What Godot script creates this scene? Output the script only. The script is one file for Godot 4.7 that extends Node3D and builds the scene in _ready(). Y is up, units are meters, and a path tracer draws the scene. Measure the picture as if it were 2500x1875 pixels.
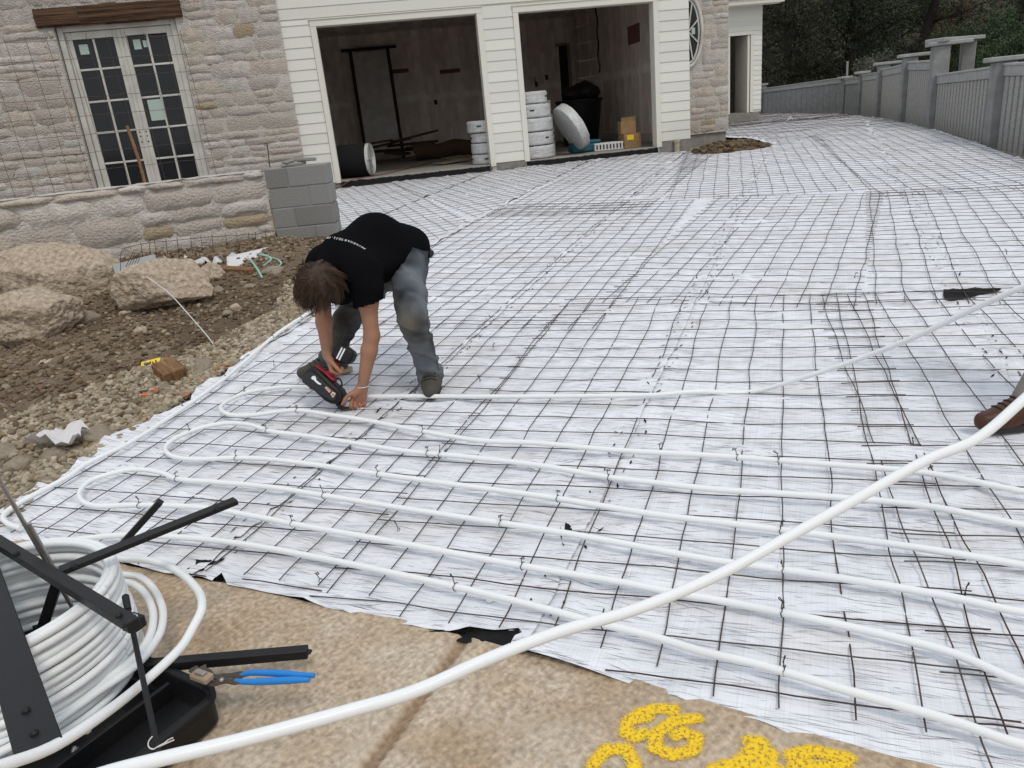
extends Node3D
# A driveway being fitted with heating tube: white insulation blanket, rusty wire mesh, a bent-over worker, a tube uncoiler in front, a stone and clapboard house behind.

const UP := Vector3.UP
const CELL := 0.1524
const TURN := 0.139626          # the house is turned by eight degrees
const HOUSE := Vector3(0.01, 0.69, -12.66)
var rng := RandomNumberGenerator.new()
var taken := {}
var M := {}
var n_low := FastNoiseLite.new()
var n_fine := FastNoiseLite.new()
var n_ridge := FastNoiseLite.new()
var blanket := PackedVector2Array()


class Shape:
	# Collects quads and triangles (corners counter-clockwise seen from outside) and makes one mesh of them.
	var v := PackedVector3Array()
	var c := PackedColorArray()
	var uv := PackedVector2Array()
	var idx := PackedInt32Array()
	var flat_n := {}
	var tint := Color.WHITE
	var use_color := false

	func vert(p: Vector3, t := Vector2.ZERO) -> int:
		v.append(p); uv.append(t); c.append(tint)
		return v.size() - 1

	func tri(a: int, b: int, d: int) -> void:
		idx.append(a); idx.append(d); idx.append(b)

	func quad(a: int, b: int, d: int, e: int) -> void:
		tri(a, b, d); tri(a, d, e)

	func face(a: Vector3, b: Vector3, d: Vector3, e: Vector3) -> void:
		quad(vert(a, Vector2(0, 1)), vert(b, Vector2(1, 1)), vert(d, Vector2(1, 0)), vert(e, Vector2(0, 0)))

	func box(t: Transform3D, s: Vector3, bevel := 0.0) -> void:
		# a box of size s about t's origin; with a bevel its edges are chamfered
		var h := s * 0.5
		if bevel <= 0.0:
			for ax in 3:
				for sg in [-1.0, 1.0]:
					var n := Vector3.ZERO; n[ax] = sg
					var a := Vector3.ZERO; a[(ax + 1) % 3] = h[(ax + 1) % 3]
					var b := Vector3.ZERO; b[(ax + 2) % 3] = h[(ax + 2) % 3] * sg
					var m := n * h[ax]
					face(t * (m - a - b), t * (m + a - b), t * (m + a + b), t * (m - a + b))
			return
		var q := Vector3(minf(bevel, h.x * 0.9), minf(bevel, h.y * 0.9), minf(bevel, h.z * 0.9))
		var id := {}
		for ax in 3:
			for sg in [-1.0, 1.0]:
				for sa in [-1.0, 1.0]:
					for sb in [-1.0, 1.0]:
						var p := Vector3.ZERO
						p[ax] = sg * h[ax]
						p[(ax + 1) % 3] = sa * (h[(ax + 1) % 3] - q[(ax + 1) % 3])
						p[(ax + 2) % 3] = sb * (h[(ax + 2) % 3] - q[(ax + 2) % 3])
						id[[ax, sg, sa, sb]] = t * p
		for ax in 3:
			for sg in [-1.0, 1.0]:
				var k := [id[[ax, sg, -1.0, -1.0]], id[[ax, sg, 1.0, -1.0]], id[[ax, sg, 1.0, 1.0]], id[[ax, sg, -1.0, 1.0]]]
				if sg > 0: face(k[0], k[1], k[2], k[3])
				else: face(k[3], k[2], k[1], k[0])
		var mid := t.origin
		for ax in 3:      # the twelve edge strips
			for sa in [-1.0, 1.0]:
				for sb in [-1.0, 1.0]:
					var b1 := (ax + 1) % 3
					var b2 := (ax + 2) % 3
					# face b1 with sign sa and face b2 with sign sb meet along ax; keys are [face, sign, next axis, next but one]
					var p1: Vector3 = id[[b1, sa, sb, -1.0]]
					var p2: Vector3 = id[[b1, sa, sb, 1.0]]
					var p3: Vector3 = id[[b2, sb, 1.0, sa]]
					var p4: Vector3 = id[[b2, sb, -1.0, sa]]
					if (p2 - p1).cross(p3 - p1).dot((p1 + p3) * 0.5 - mid) > 0: face(p1, p2, p3, p4)
					else: face(p4, p3, p2, p1)
		for sx in [-1.0, 1.0]:
			for sy in [-1.0, 1.0]:
				for sz in [-1.0, 1.0]:
					var a: Vector3 = id[[0, sx, sy, sz]]
					var b: Vector3 = id[[1, sy, sz, sx]]
					var d: Vector3 = id[[2, sz, sx, sy]]
					if (b - a).cross(d - a).dot(a - mid) > 0: tri(vert(a), vert(b), vert(d))
					else: tri(vert(a), vert(d), vert(b))

	func tube(p: PackedVector3Array, r: float, sides := 8, caps := true, radii := PackedFloat32Array()) -> void:
		# a round bar along the points, with its frame carried along
		if p.size() < 2: return
		var up := Vector3.UP
		var d0 := (p[1] - p[0]).normalized()
		if absf(d0.dot(up)) > 0.9: up = Vector3.RIGHT
		var side := d0.cross(up).normalized()
		var rings := []
		var run := 0.0
		for k in p.size():
			var d := (p[mini(k + 1, p.size() - 1)] - p[maxi(k - 1, 0)]).normalized()
			side = (side - d * side.dot(d)).normalized()
			var u := d.cross(side).normalized()
			var rr := r if radii.is_empty() else radii[k]
			if k > 0: run += p[k].distance_to(p[k - 1])
			var ring := []
			for s in sides:
				var a := TAU * s / sides
				ring.append(vert(p[k] + (side * cos(a) + u * sin(a)) * rr, Vector2(float(s) / sides, run)))
			rings.append(ring)
		for k in p.size() - 1:
			for s in sides:
				var t := (s + 1) % sides
				quad(rings[k][s], rings[k][t], rings[k + 1][t], rings[k + 1][s])
		if caps:
			for e in [0, p.size() - 1]:
				var m := vert(p[e])
				var base := []
				for s in sides: base.append(vert(v[rings[e][s]]))
				for s in sides:
					if e == 0: tri(m, base[(s + 1) % sides], base[s])
					else: tri(m, base[s], base[(s + 1) % sides])

	func bar(a: Vector3, b: Vector3, w: float, t: float, up := Vector3.UP, bevel := 0.002) -> void:
		# a flat bar from a to b, w wide across up, t thick along up
		var z := (b - a).normalized()
		var x := up.cross(z).normalized()
		box(Transform3D(Basis(x, z.cross(x), z), (a + b) * 0.5), Vector3(w, t, a.distance_to(b)), bevel)

	func lathe(t: Transform3D, prof: PackedVector2Array, sides := 24) -> void:
		# prof: (radius, height) from bottom to top
		var rings := []
		for q in prof:
			var ring := []
			for s in sides:
				var a := TAU * s / sides
				ring.append(vert(t * Vector3(cos(a) * q.x, q.y, -sin(a) * q.x), Vector2(float(s) / sides, q.y)))
			rings.append(ring)
		for k in prof.size() - 1:
			for s in sides:
				var n := (s + 1) % sides
				quad(rings[k][s], rings[k][n], rings[k + 1][n], rings[k + 1][s])

	func prism(t: Transform3D, outline: PackedVector2Array, z0: float, z1: float) -> void:
		# an outline in the xy plane (counter-clockwise) with thickness from z0 to z1
		var n := outline.size()
		var id := Geometry2D.triangulate_polygon(outline)
		for sgn in 2:
			var base := v.size()
			for q in outline: vert(t * Vector3(q.x, q.y, z1 if sgn else z0), q)
			for k in range(0, id.size(), 3):
				var a := outline[id[k]]; var b := outline[id[k + 1]]; var d := outline[id[k + 2]]
				var ccw := (b - a).cross(d - a) > 0
				if ccw == (sgn == 1): tri(base + id[k], base + id[k + 1], base + id[k + 2])
				else: tri(base + id[k], base + id[k + 2], base + id[k + 1])
		for k in n:
			var a := outline[k]; var b := outline[(k + 1) % n]
			face(t * Vector3(a.x, a.y, z0), t * Vector3(b.x, b.y, z0), t * Vector3(b.x, b.y, z1), t * Vector3(a.x, a.y, z1))

	func grid(rows: int, cols: int, f: Callable) -> void:
		# f(row, column) gives a point; rows run away from the viewer, columns to the right, the face looks up
		var base := v.size()
		for r in rows:
			for k in cols:
				vert(f.call(r, k), Vector2(float(k) / maxi(cols - 1, 1), float(r) / maxi(rows - 1, 1)))
		for r in rows - 1:
			for k in cols - 1:
				var a := base + r * cols + k
				quad(a, a + 1, a + cols + 1, a + cols)

	func mesh() -> ArrayMesh:
		var n := PackedVector3Array()
		n.resize(v.size())
		for k in range(0, idx.size(), 3):
			var a := v[idx[k]]; var b := v[idx[k + 1]]; var d := v[idx[k + 2]]
			var w := (d - a).cross(b - a)
			n[idx[k]] += w; n[idx[k + 1]] += w; n[idx[k + 2]] += w
		for k in n.size(): n[k] = n[k].normalized() if n[k].length_squared() > 1e-20 else Vector3.UP
		var arr := []
		arr.resize(Mesh.ARRAY_MAX)
		arr[Mesh.ARRAY_VERTEX] = v
		arr[Mesh.ARRAY_NORMAL] = n
		arr[Mesh.ARRAY_TEX_UV] = uv
		if use_color: arr[Mesh.ARRAY_COLOR] = c
		arr[Mesh.ARRAY_INDEX] = idx
		var m := ArrayMesh.new()
		if idx.size(): m.add_surface_from_arrays(Mesh.PRIMITIVE_TRIANGLES, arr)
		return m


# ---------------------------------------------------------------- naming
func numbered(called: String) -> String:
	var k: int = taken.get(called, 0)
	taken[called] = k + 1
	return called if k == 0 else "%s_%03d" % [called, k]

func tag(o: Node3D, label: String, category: String, group := "", kind := "") -> Node3D:
	if label: o.set_meta("label", label)
	if category: o.set_meta("category", category)
	if group: o.set_meta("group", group)
	if kind: o.set_meta("kind", kind)
	return o

func thing(called: String, label: String, category: String, at := Vector3.ZERO, turn := 0.0, group := "") -> Node3D:
	var o := Node3D.new()
	o.name = numbered(called)
	add_child(o)
	o.position = at
	o.rotation.y = turn
	return tag(o, label, category, group)

func part(called: String, sh, m: Material, parent: Node3D, at := Vector3.ZERO) -> MeshInstance3D:
	# one named mesh under parent; sh is a Shape or a Mesh
	var o := MeshInstance3D.new()
	o.mesh = sh.mesh() if sh is Shape else sh
	o.material_override = m
	o.name = called
	parent.add_child(o, true)
	o.position = at
	return o

func solo(called: String, sh, m: Material, label: String, category: String, group := "", kind := "") -> MeshInstance3D:
	var o := MeshInstance3D.new()
	o.mesh = sh.mesh() if sh is Shape else sh
	o.material_override = m
	o.name = numbered(called)
	add_child(o)
	tag(o, label, category, group, kind)
	return o

func holder(called: String, parent: Node3D) -> Node3D:
	var o := Node3D.new()
	o.name = called
	parent.add_child(o, true)
	return o

func at(p: Vector3, b := Basis.IDENTITY) -> Transform3D:
	return Transform3D(b, p)

func boxed(centre: Vector3, size: Vector3, bevel := 0.0, b := Basis.IDENTITY) -> Shape:
	var s := Shape.new()
	s.box(Transform3D(b, centre), size, bevel)
	return s

func span(a: Vector3, b: Vector3, bevel := 0.0) -> Shape:
	return boxed((a + b) * 0.5, (b - a).abs(), bevel)

func smooth_line(p: Array, step := 0.03) -> PackedVector3Array:
	var c := Curve3D.new()
	c.bake_interval = step
	for k in p.size():
		var t: Vector3 = (p[mini(k + 1, p.size() - 1)] - p[maxi(k - 1, 0)]) * 0.5
		var before: float = p[k].distance_to(p[maxi(k - 1, 0)])
		var after: float = p[k].distance_to(p[mini(k + 1, p.size() - 1)])
		var d := t.normalized()
		c.add_point(p[k], -d * before / 3.0, d * after / 3.0)
	return c.get_baked_points()


# ---------------------------------------------------------------- the lie of the land
func sm(t: float) -> float:
	t = clampf(t, 0.0, 1.0)
	return t * t * (3.0 - 2.0 * t)

const KD: Array[float] = [0.0, 2.0, 3.0, 4.0, 5.0, 6.0, 8.0, 10.0, 12.0, 14.0, 17.0, 22.0, 40.0, 400.0]
const KY: Array[float] = [0.0, 0.035, 0.06, 0.095, 0.15, 0.21, 0.35, 0.47, 0.57, 0.62, 0.655, 0.66, 0.7, 0.7]

func land(x: float, z: float) -> float:
	var d := maxf(-z, 0.0)
	var y := 0.7
	for k in KD.size() - 1:
		if d <= KD[k + 1]:
			y = lerpf(KY[k], KY[k + 1], (d - KD[k]) / (KD[k + 1] - KD[k]))
			break
	return y + 0.029 * clampf(x, -6.0, 6.0) * (1.0 - sm((d - 4.0) / 5.0))

func left_edge(d: float) -> float:
	# where the blanket ends on the left, by distance
	var ks := [1.0, 2.6, 3.3, 3.9, 4.3, 4.75, 5.5, 8.0, 8.7, 12.0]
	var xs := [-2.4, -2.15, -2.16, -1.98, -1.85, -1.72, -1.4, -1.6, -1.83, -2.45]
	if d <= 1.0: return -2.4
	for k in ks.size() - 1:
		if d <= ks[k + 1]: return lerpf(xs[k], xs[k + 1], (d - ks[k]) / (ks[k + 1] - ks[k]))
	return -2.45


# ---------------------------------------------------------------- materials
func lin(r: float, g: float, b: float) -> Color:
	return Color(r, g, b).linear_to_srgb()

func noise_tex(freq: float, lo: float, hi: float, type := FastNoiseLite.TYPE_SIMPLEX_SMOOTH, normal := 0.0, size := 512, seed_ := 1, oct := 5) -> NoiseTexture2D:
	var n := FastNoiseLite.new()
	n.noise_type = type
	n.frequency = freq
	n.fractal_octaves = oct
	n.seed = seed_
	var t := NoiseTexture2D.new()
	t.width = size; t.height = size
	t.seamless = true
	t.noise = n
	if normal > 0.0:
		t.as_normal_map = true
		t.bump_strength = normal
	else:
		var g := Gradient.new()
		g.set_color(0, Color(lo, lo, lo)); g.set_color(1, Color(hi, hi, hi))
		t.color_ramp = g
	return t

var T := {}

func textures() -> void:
	T.cloud = noise_tex(0.008, 0.84, 1.0)
	T.speck = noise_tex(0.05, 0.78, 1.0, FastNoiseLite.TYPE_SIMPLEX_SMOOTH, 0.0, 512, 4, 4)
	T.grit = noise_tex(0.16, 0.66, 1.0, FastNoiseLite.TYPE_VALUE_CUBIC, 0.0, 512, 7, 3)
	T.rough_n = noise_tex(0.03, 0, 1, FastNoiseLite.TYPE_SIMPLEX_SMOOTH, 7.0, 512, 3, 6)
	T.fine_n = noise_tex(0.12, 0, 1, FastNoiseLite.TYPE_SIMPLEX_SMOOTH, 4.0, 512, 5, 4)
	T.height = noise_tex(0.02, 0.0, 1.0, FastNoiseLite.TYPE_SIMPLEX_SMOOTH, 0.0, 512, 9, 6)
	T.stain = noise_tex(0.006, 0.0, 1.0, FastNoiseLite.TYPE_SIMPLEX_SMOOTH, 0.0, 512, 12, 5)

func ramp_tex(freq: float, stops: Array, seed_: int, oct := 5, size := 512, type := FastNoiseLite.TYPE_SIMPLEX_SMOOTH) -> NoiseTexture2D:
	# stops: [offset, linear colour] pairs
	var t := noise_tex(freq, 0, 1, type, 0.0, size, seed_, oct)
	var g := Gradient.new()
	g.offsets = PackedFloat32Array(stops.map(func(s): return s[0]))
	g.colors = PackedColorArray(stops.map(func(s): return s[1].linear_to_srgb()))
	t.color_ramp = g
	return t

func mat(r: float, g: float, b: float, rough := 0.8, tex = null, scale := 1.0, nrm = null, nscale := 0.5, world := true) -> StandardMaterial3D:
	var m := StandardMaterial3D.new()
	m.albedo_color = lin(r, g, b)
	m.roughness = rough
	m.metallic_specular = 0.4
	if tex != null: m.albedo_texture = tex
	if tex != null or nrm != null:
		m.uv1_triplanar = true
		m.uv1_world_triplanar = world
		m.uv1_scale = Vector3.ONE * scale
	if nrm != null:
		m.normal_enabled = true
		m.normal_texture = nrm
		m.normal_scale = nscale
	return m

func shade(m: StandardMaterial3D, f: float) -> StandardMaterial3D:
	# the same stuff in a lighter or darker piece of it
	var d: StandardMaterial3D = m.duplicate()
	var c := m.albedo_color.srgb_to_linear()
	d.albedo_color = lin(c.r * f, c.g * f, c.b * f)
	return d

func fabric_image() -> Image:
	# woven white sheeting: thread lines both ways, short creases with their shade drawn in dark, grime
	var s := 1024
	var lum := PackedFloat32Array(); lum.resize(s * s)
	var warp := PackedFloat32Array(); var weft := PackedFloat32Array()
	rng.seed = 77
	for k in s:
		warp.append(rng.randf_range(-0.03, 0.03) + (0.10 if rng.randf() < 0.05 else 0.0) - (0.07 if rng.randf() < 0.05 else 0.0))
		weft.append(rng.randf_range(-0.04, 0.04) - (0.10 if rng.randf() < 0.07 else 0.0))
	var g := FastNoiseLite.new(); g.frequency = 0.006; g.fractal_octaves = 4
	for y in s:
		for x in s:
			var a := absf(float(x) / s * 2.0 - 1.0); var b := absf(float(y) / s * 2.0 - 1.0)
			lum[y * s + x] = 0.97 + warp[x] * 0.6 + weft[y] * 0.6 + 0.05 * g.get_noise_2d(a * 700.0, b * 700.0)
	for k in 1500:      # creases across the roll, their shade darkened into the colour
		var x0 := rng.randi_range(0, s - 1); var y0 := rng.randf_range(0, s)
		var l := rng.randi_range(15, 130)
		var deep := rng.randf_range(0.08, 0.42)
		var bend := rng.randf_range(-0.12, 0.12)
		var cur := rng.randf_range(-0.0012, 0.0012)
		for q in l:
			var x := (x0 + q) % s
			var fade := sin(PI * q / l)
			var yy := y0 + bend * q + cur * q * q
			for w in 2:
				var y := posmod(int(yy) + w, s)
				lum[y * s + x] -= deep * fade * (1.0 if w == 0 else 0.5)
	var im := Image.create(s, s, false, Image.FORMAT_RGB8)
	for y in s:
		for x in s:
			var v := clampf(lum[y * s + x], 0.3, 1.0)
			im.set_pixel(x, y, Color(v * 0.985, v * 0.988, v))
	return im

func wood_image(dark: Color, light: Color, knots := 5, seed_ := 3) -> ImageTexture:
	var w := 256; var h := 512
	var im := Image.create(w, h, false, Image.FORMAT_RGB8)
	var g := FastNoiseLite.new(); g.seed = seed_; g.frequency = 0.02; g.fractal_octaves = 4
	for y in h:
		for x in w:
			var q := g.get_noise_2d(x * 2.2, y * 0.12) * 0.6 + g.get_noise_2d(x * 9.0 + 40.0, y * 0.4) * 0.5
			im.set_pixel(x, y, dark.lerp(light, clampf(0.5 + q, 0.0, 1.0)))
	return ImageTexture.create_from_image(im)

func drywall_image() -> ImageTexture:
	# taped and mudded plasterboard: paler bands over the joints and dabs over the screws
	var w := 512; var h := 512
	var im := Image.create(w, h, false, Image.FORMAT_RGB8)
	var g := FastNoiseLite.new(); g.seed = 8; g.frequency = 0.02; g.fractal_octaves = 4
	rng.seed = 21
	var dabs := []
	for k in 34: dabs.append([rng.randf() * w, rng.randf() * h, rng.randf_range(7, 16), rng.randf_range(25, 95), rng.randf_range(0.1, 0.34)])
	for y in h:
		for x in w:
			var q := 0.5 + 0.09 * g.get_noise_2d(x, y * 0.5)
			var mud := 0.0
			for b in [70.0, 240.0, 400.0]:
				mud = maxf(mud, 0.3 * smoothstep(26.0, 10.0, absf(x - b + 7.0 * g.get_noise_2d(y * 1.3, b))))
			mud = maxf(mud, 0.34 * smoothstep(22.0, 8.0, absf(y - 250.0 + 9.0 * g.get_noise_2d(x * 0.7, 33.0))))
			for d in dabs:
				var e: float = absf(x - d[0]) / d[2]
				var f: float = absf(y - d[1]) / d[3]
				if e < 1.0 and f < 1.0: mud = maxf(mud, d[4] * smoothstep(1.0, 0.4, maxf(e, f)))
			var c := Color(0.84, 0.785, 0.74).lerp(Color(0.97, 0.95, 0.92), mud * 1.6)
			im.set_pixel(x, y, c * (q + 0.5))
	return ImageTexture.create_from_image(im)

func spray_image(strokes: Array, seed_: int) -> ImageTexture:
	# sprayed paint: dense along the strokes, speckled towards the rims
	var s := 256
	var im := Image.create(s, s, false, Image.FORMAT_RGBA8)
	var g := FastNoiseLite.new(); g.seed = seed_; g.frequency = 0.05; g.fractal_octaves = 4
	rng.seed = seed_
	for y in s:
		for x in s:
			var p := Vector2(x, y) / s
			var d := 9.0
			for st in strokes:
				for k in st.size() - 1:
					d = minf(d, p.distance_to(Geometry2D.get_closest_point_to_segment(p, st[k], st[k + 1])))
			var n := g.get_noise_2d(x, y)
			var cover := smoothstep(0.145, 0.075, d + n * 0.07)
			if n < -0.22: cover *= 0.45
			cover = clampf(cover * 1.08 + 0.02 * smoothstep(0.3, 0.1, d), 0.0, 0.97)
			im.set_pixel(x, y, Color(0.91 + 0.08 * n, 0.75 + 0.1 * n, 0.14, 1.0 if rng.randf() < cover else 0.0))
	return ImageTexture.create_from_image(im)

func materials() -> void:
	textures()
	# stone, mortar, blocks, boards
	for k in 6:
		var c: Array = [[0.61, 0.545, 0.48], [0.66, 0.605, 0.55], [0.57, 0.505, 0.44], [0.61, 0.535, 0.45], [0.48, 0.385, 0.265], [0.60, 0.555, 0.505]][k]
		M["stone%d" % k] = mat(c[0], c[1], c[2], 0.92, T.cloud if k % 2 else T.speck, 1.9, T.rough_n, 2.2)
	M.mortar = mat(0.68, 0.635, 0.58, 0.95, T.speck, 2.0, T.rough_n, 2.2)
	M.cmu = mat(0.32, 0.315, 0.30, 0.95, T.speck, 2.5, T.fine_n, 0.8)
	M.cmu_dark = mat(0.27, 0.265, 0.25, 0.95, T.speck, 2.5, T.fine_n, 0.8)
	M.joint = mat(0.42, 0.41, 0.39, 0.95, T.grit, 3.0, T.rough_n, 0.6)
	M.siding = mat(0.72, 0.71, 0.645, 0.55, null, 1.0, T.fine_n, 0.08)
	M.trim = mat(0.70, 0.68, 0.60, 0.5)
	M.door_white = mat(0.68, 0.66, 0.60, 0.45, T.cloud, 0.6)
	M.concrete = mat(0.36, 0.335, 0.30, 0.9, T.speck, 1.4, T.fine_n, 0.4)
	M.curb = mat(0.30, 0.28, 0.25, 0.95, T.cloud, 1.8, T.rough_n, 0.6)
	M.fence = mat(0.29, 0.29, 0.285, 0.9, T.cloud, 1.3, T.fine_n, 0.5)
	M.fence_rail = mat(0.40, 0.40, 0.39, 0.9, T.cloud, 1.3, T.fine_n, 0.5)
	M.fence_slat = mat(0.42, 0.41, 0.385, 0.9, T.speck, 1.0, T.fine_n, 0.5)
	M.drywall = mat(1, 1, 1, 0.95)
	M.drywall.albedo_texture = drywall_image()
	M.drywall.uv1_triplanar = true
	M.drywall.uv1_scale = Vector3(0.4, 0.4, 0.4)
	M.dark = mat(0.03, 0.026, 0.022, 0.9)
	M.glass = mat(0.02, 0.022, 0.025, 0.04)
	M.glass.transparency = BaseMaterial3D.TRANSPARENCY_ALPHA
	M.glass.albedo_color.a = 0.75
	M.paper = mat(0.42, 0.52, 0.46, 0.8)
	M.beam = mat(1, 1, 1, 0.85, wood_image(Color(0.18, 0.12, 0.085), Color(0.43, 0.32, 0.23)), 1.2, T.rough_n, 0.5, false)
	M.beam.uv1_triplanar = false
	M.lumber = mat(1, 1, 1, 0.85, wood_image(Color(0.33, 0.23, 0.15), Color(0.60, 0.46, 0.33), 3, 9), 2.5, T.fine_n, 0.4, false)
	M.shingle = mat(0.33, 0.16, 0.09, 0.9, T.speck, 2.0)
	# ground
	M.earth = mat(1, 1, 1, 0.97, T.grit, 2.2, T.rough_n, 1.6)
	M.earth.vertex_color_use_as_albedo = true
	T.sand = noise_tex(0.22, 0.72, 1.0, FastNoiseLite.TYPE_VALUE_CUBIC, 0.0, 512, 37, 3)
	M.slab = mat(1, 1, 1, 0.92, ramp_tex(0.07, [[0.0, Color(0.46, 0.36, 0.25)], [0.32, Color(0.64, 0.52, 0.385)], [0.5, Color(0.70, 0.58, 0.44)], [0.68, Color(0.74, 0.62, 0.48)], [1.0, Color(0.82, 0.71, 0.57)]], 15, 6), 1.0, T.rough_n, 0.6)
	M.slab.vertex_color_use_as_albedo = true
	M.slab.detail_enabled = true
	M.slab.detail_albedo = T.sand
	M.slab.detail_blend_mode = BaseMaterial3D.BLEND_MODE_MUL
	M.slab.detail_uv_layer = BaseMaterial3D.DETAIL_UV_1
	M.gravel = mat(0.47, 0.42, 0.34, 0.95, T.grit, 9.0)
	M.gravel.vertex_color_use_as_albedo = true
	M.rock = mat(0.40, 0.33, 0.25, 0.95, T.grit, 2.2, T.rough_n, 1.4, false)
	M.boulder = mat(1, 1, 1, 0.93, ramp_tex(0.035, [[0.0, Color(0.20, 0.14, 0.09)], [0.35, Color(0.36, 0.28, 0.20)], [0.6, Color(0.45, 0.37, 0.285)], [1.0, Color(0.62, 0.54, 0.45)]], 31, 7), 1.2, T.rough_n, 2.2, false)
	# sheeting, steel, plastic
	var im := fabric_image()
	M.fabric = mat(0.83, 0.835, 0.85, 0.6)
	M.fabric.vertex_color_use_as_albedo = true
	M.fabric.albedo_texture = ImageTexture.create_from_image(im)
	M.fabric.texture_filter = BaseMaterial3D.TEXTURE_FILTER_LINEAR_WITH_MIPMAPS_ANISOTROPIC
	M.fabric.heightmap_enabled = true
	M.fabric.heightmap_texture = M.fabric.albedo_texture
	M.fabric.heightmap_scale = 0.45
	M.black_felt = mat(0.012, 0.012, 0.013, 0.95, T.grit, 4.0, T.rough_n, 1.2)
	M.rust = mat(1, 1, 1, 0.8, T.speck, 3.0)
	M.rust.vertex_color_use_as_albedo = true
	M.tie = mat(0.03, 0.028, 0.027, 0.6)
	M.tube = mat(0.80, 0.82, 0.82, 0.32)
	M.tube.subsurf_scatter_enabled = true
	M.tube.subsurf_scatter_strength = 0.15
	M.black_steel = mat(0.012, 0.012, 0.013, 0.5, T.speck, 3.0, T.fine_n, 0.12, false)
	M.bare_steel = mat(0.40, 0.37, 0.34, 0.35)
	M.bare_steel.metallic = 0.8
	M.black_plastic = mat(0.010, 0.010, 0.011, 0.5, T.speck, 4.0, T.fine_n, 0.25, false)
	M.wire_white = mat(0.75, 0.75, 0.73, 0.35)
	M.wire_white.metallic = 0.2
	M.blue_grip = mat(0.02, 0.21, 0.60, 0.38)
	M.tool_steel = mat(0.09, 0.075, 0.06, 0.45)
	M.tool_steel.metallic = 0.5
	M.wrap = mat(0.66, 0.665, 0.66, 0.3, T.cloud, 3.0, T.rough_n, 1.1, false)
	M.card = mat(0.34, 0.21, 0.10, 0.85, T.cloud, 2.0)
	M.card_pale = mat(0.40, 0.30, 0.21, 0.85, T.cloud, 2.0)
	M.yellow = mat(0.80, 0.56, 0.03, 0.6)
	M.ink = mat(0.02, 0.02, 0.02, 0.7)
	M.white_print = mat(0.78, 0.78, 0.78, 0.6)
	M.red_tool = mat(0.33, 0.018, 0.028, 0.42)
	M.pink_label = mat(0.72, 0.42, 0.36, 0.5)
	M.tan_label = mat(0.62, 0.46, 0.34, 0.5)
	M.teal = mat(0.02, 0.12, 0.15, 0.5)
	M.orange = mat(0.75, 0.14, 0.02, 0.6)
	M.green_strap = mat(0.22, 0.45, 0.38, 0.6)
	M.poly = mat(0.72, 0.72, 0.70, 0.4, T.cloud, 4.0, T.rough_n, 0.8, false)
	M.pvc = mat(0.52, 0.46, 0.36, 0.6, T.cloud, 3.0)
	M.aluminium = mat(0.33, 0.32, 0.31, 0.4)
	M.aluminium.metallic = 0.6
	# the people
	M.skin = mat(1, 1, 1, 0.55, null, 1.0)
	M.skin.vertex_color_use_as_albedo = true
	M.skin.subsurf_scatter_enabled = true
	M.skin.subsurf_scatter_strength = 0.25
	M.shirt = mat(0.007, 0.007, 0.0085, 0.95, T.speck, 6.0, T.fine_n, 0.25, false)
	M.shirt.metallic_specular = 0.12
	M.denim = mat(1, 1, 1, 0.9, T.grit, 5.0, T.fine_n, 0.7, false)
	M.denim.vertex_color_use_as_albedo = true
	M.boot = mat(0.085, 0.075, 0.06, 0.75, T.speck, 5.0, T.rough_n, 0.6, false)
	M.sole = mat(0.035, 0.032, 0.03, 0.8)
	M.pale_sole = mat(0.42, 0.36, 0.22, 0.8)
	M.hair = mat(0.085, 0.050, 0.032, 0.6)
	M.hair.vertex_color_use_as_albedo = true
	M.leather = mat(0.085, 0.032, 0.016, 0.45, T.cloud, 7.0, T.rough_n, 0.25, false)
	M.bark = mat(0.05, 0.04, 0.032, 0.95, T.grit, 2.0, T.rough_n, 1.5)
	M.leaf = mat(1, 1, 1, 0.75)
	M.leaf.vertex_color_use_as_albedo = true
	M.leaf.backlight_enabled = true
	M.leaf.backlight = Color(0.25, 0.25, 0.25)
	M.shingle_b = shade(M.shingle, 1.25)
	M.shingle_c = shade(M.shingle, 0.8)
	M.rust_bar = mat(0.07, 0.045, 0.035, 0.8)
	M.paper_white = mat(0.62, 0.60, 0.60, 0.7)
	M.board_grey = mat(0.66, 0.64, 0.60, 0.7, T.cloud, 0.8)
	M.offcut = mat(0.10, 0.06, 0.035, 0.9, T.speck, 2.0)
	M.cord = mat(0.16, 0.055, 0.035, 0.6)
	M.cmu_pale = mat(0.40, 0.41, 0.40, 0.95, T.speck, 2.5, T.fine_n, 0.6)
	M.orange_faint = mat(0.62, 0.22, 0.10, 0.9)
	M.denim_seam = mat(0.10, 0.10, 0.095, 0.9)
	M.tool_grey = mat(0.030, 0.031, 0.034, 0.5, T.speck, 5.0, T.fine_n, 0.2, false)
	M.helper_shirt = mat(0.10, 0.12, 0.16, 0.85, T.speck, 5.0, T.fine_n, 0.3, false)


# ---------------------------------------------------------------- ground, slab, blanket, mesh, tube
const ALONG := Vector2(0.387, -0.922)
const ACROSS := Vector2(0.922, 0.387)
const SEAM0 := Vector2(-0.04, -1.69)
const SEAMS: Array[float] = [-9.0, -4.1, -2.7, -1.26, 0.0, 1.5, 3.0, 14.0]

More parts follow.
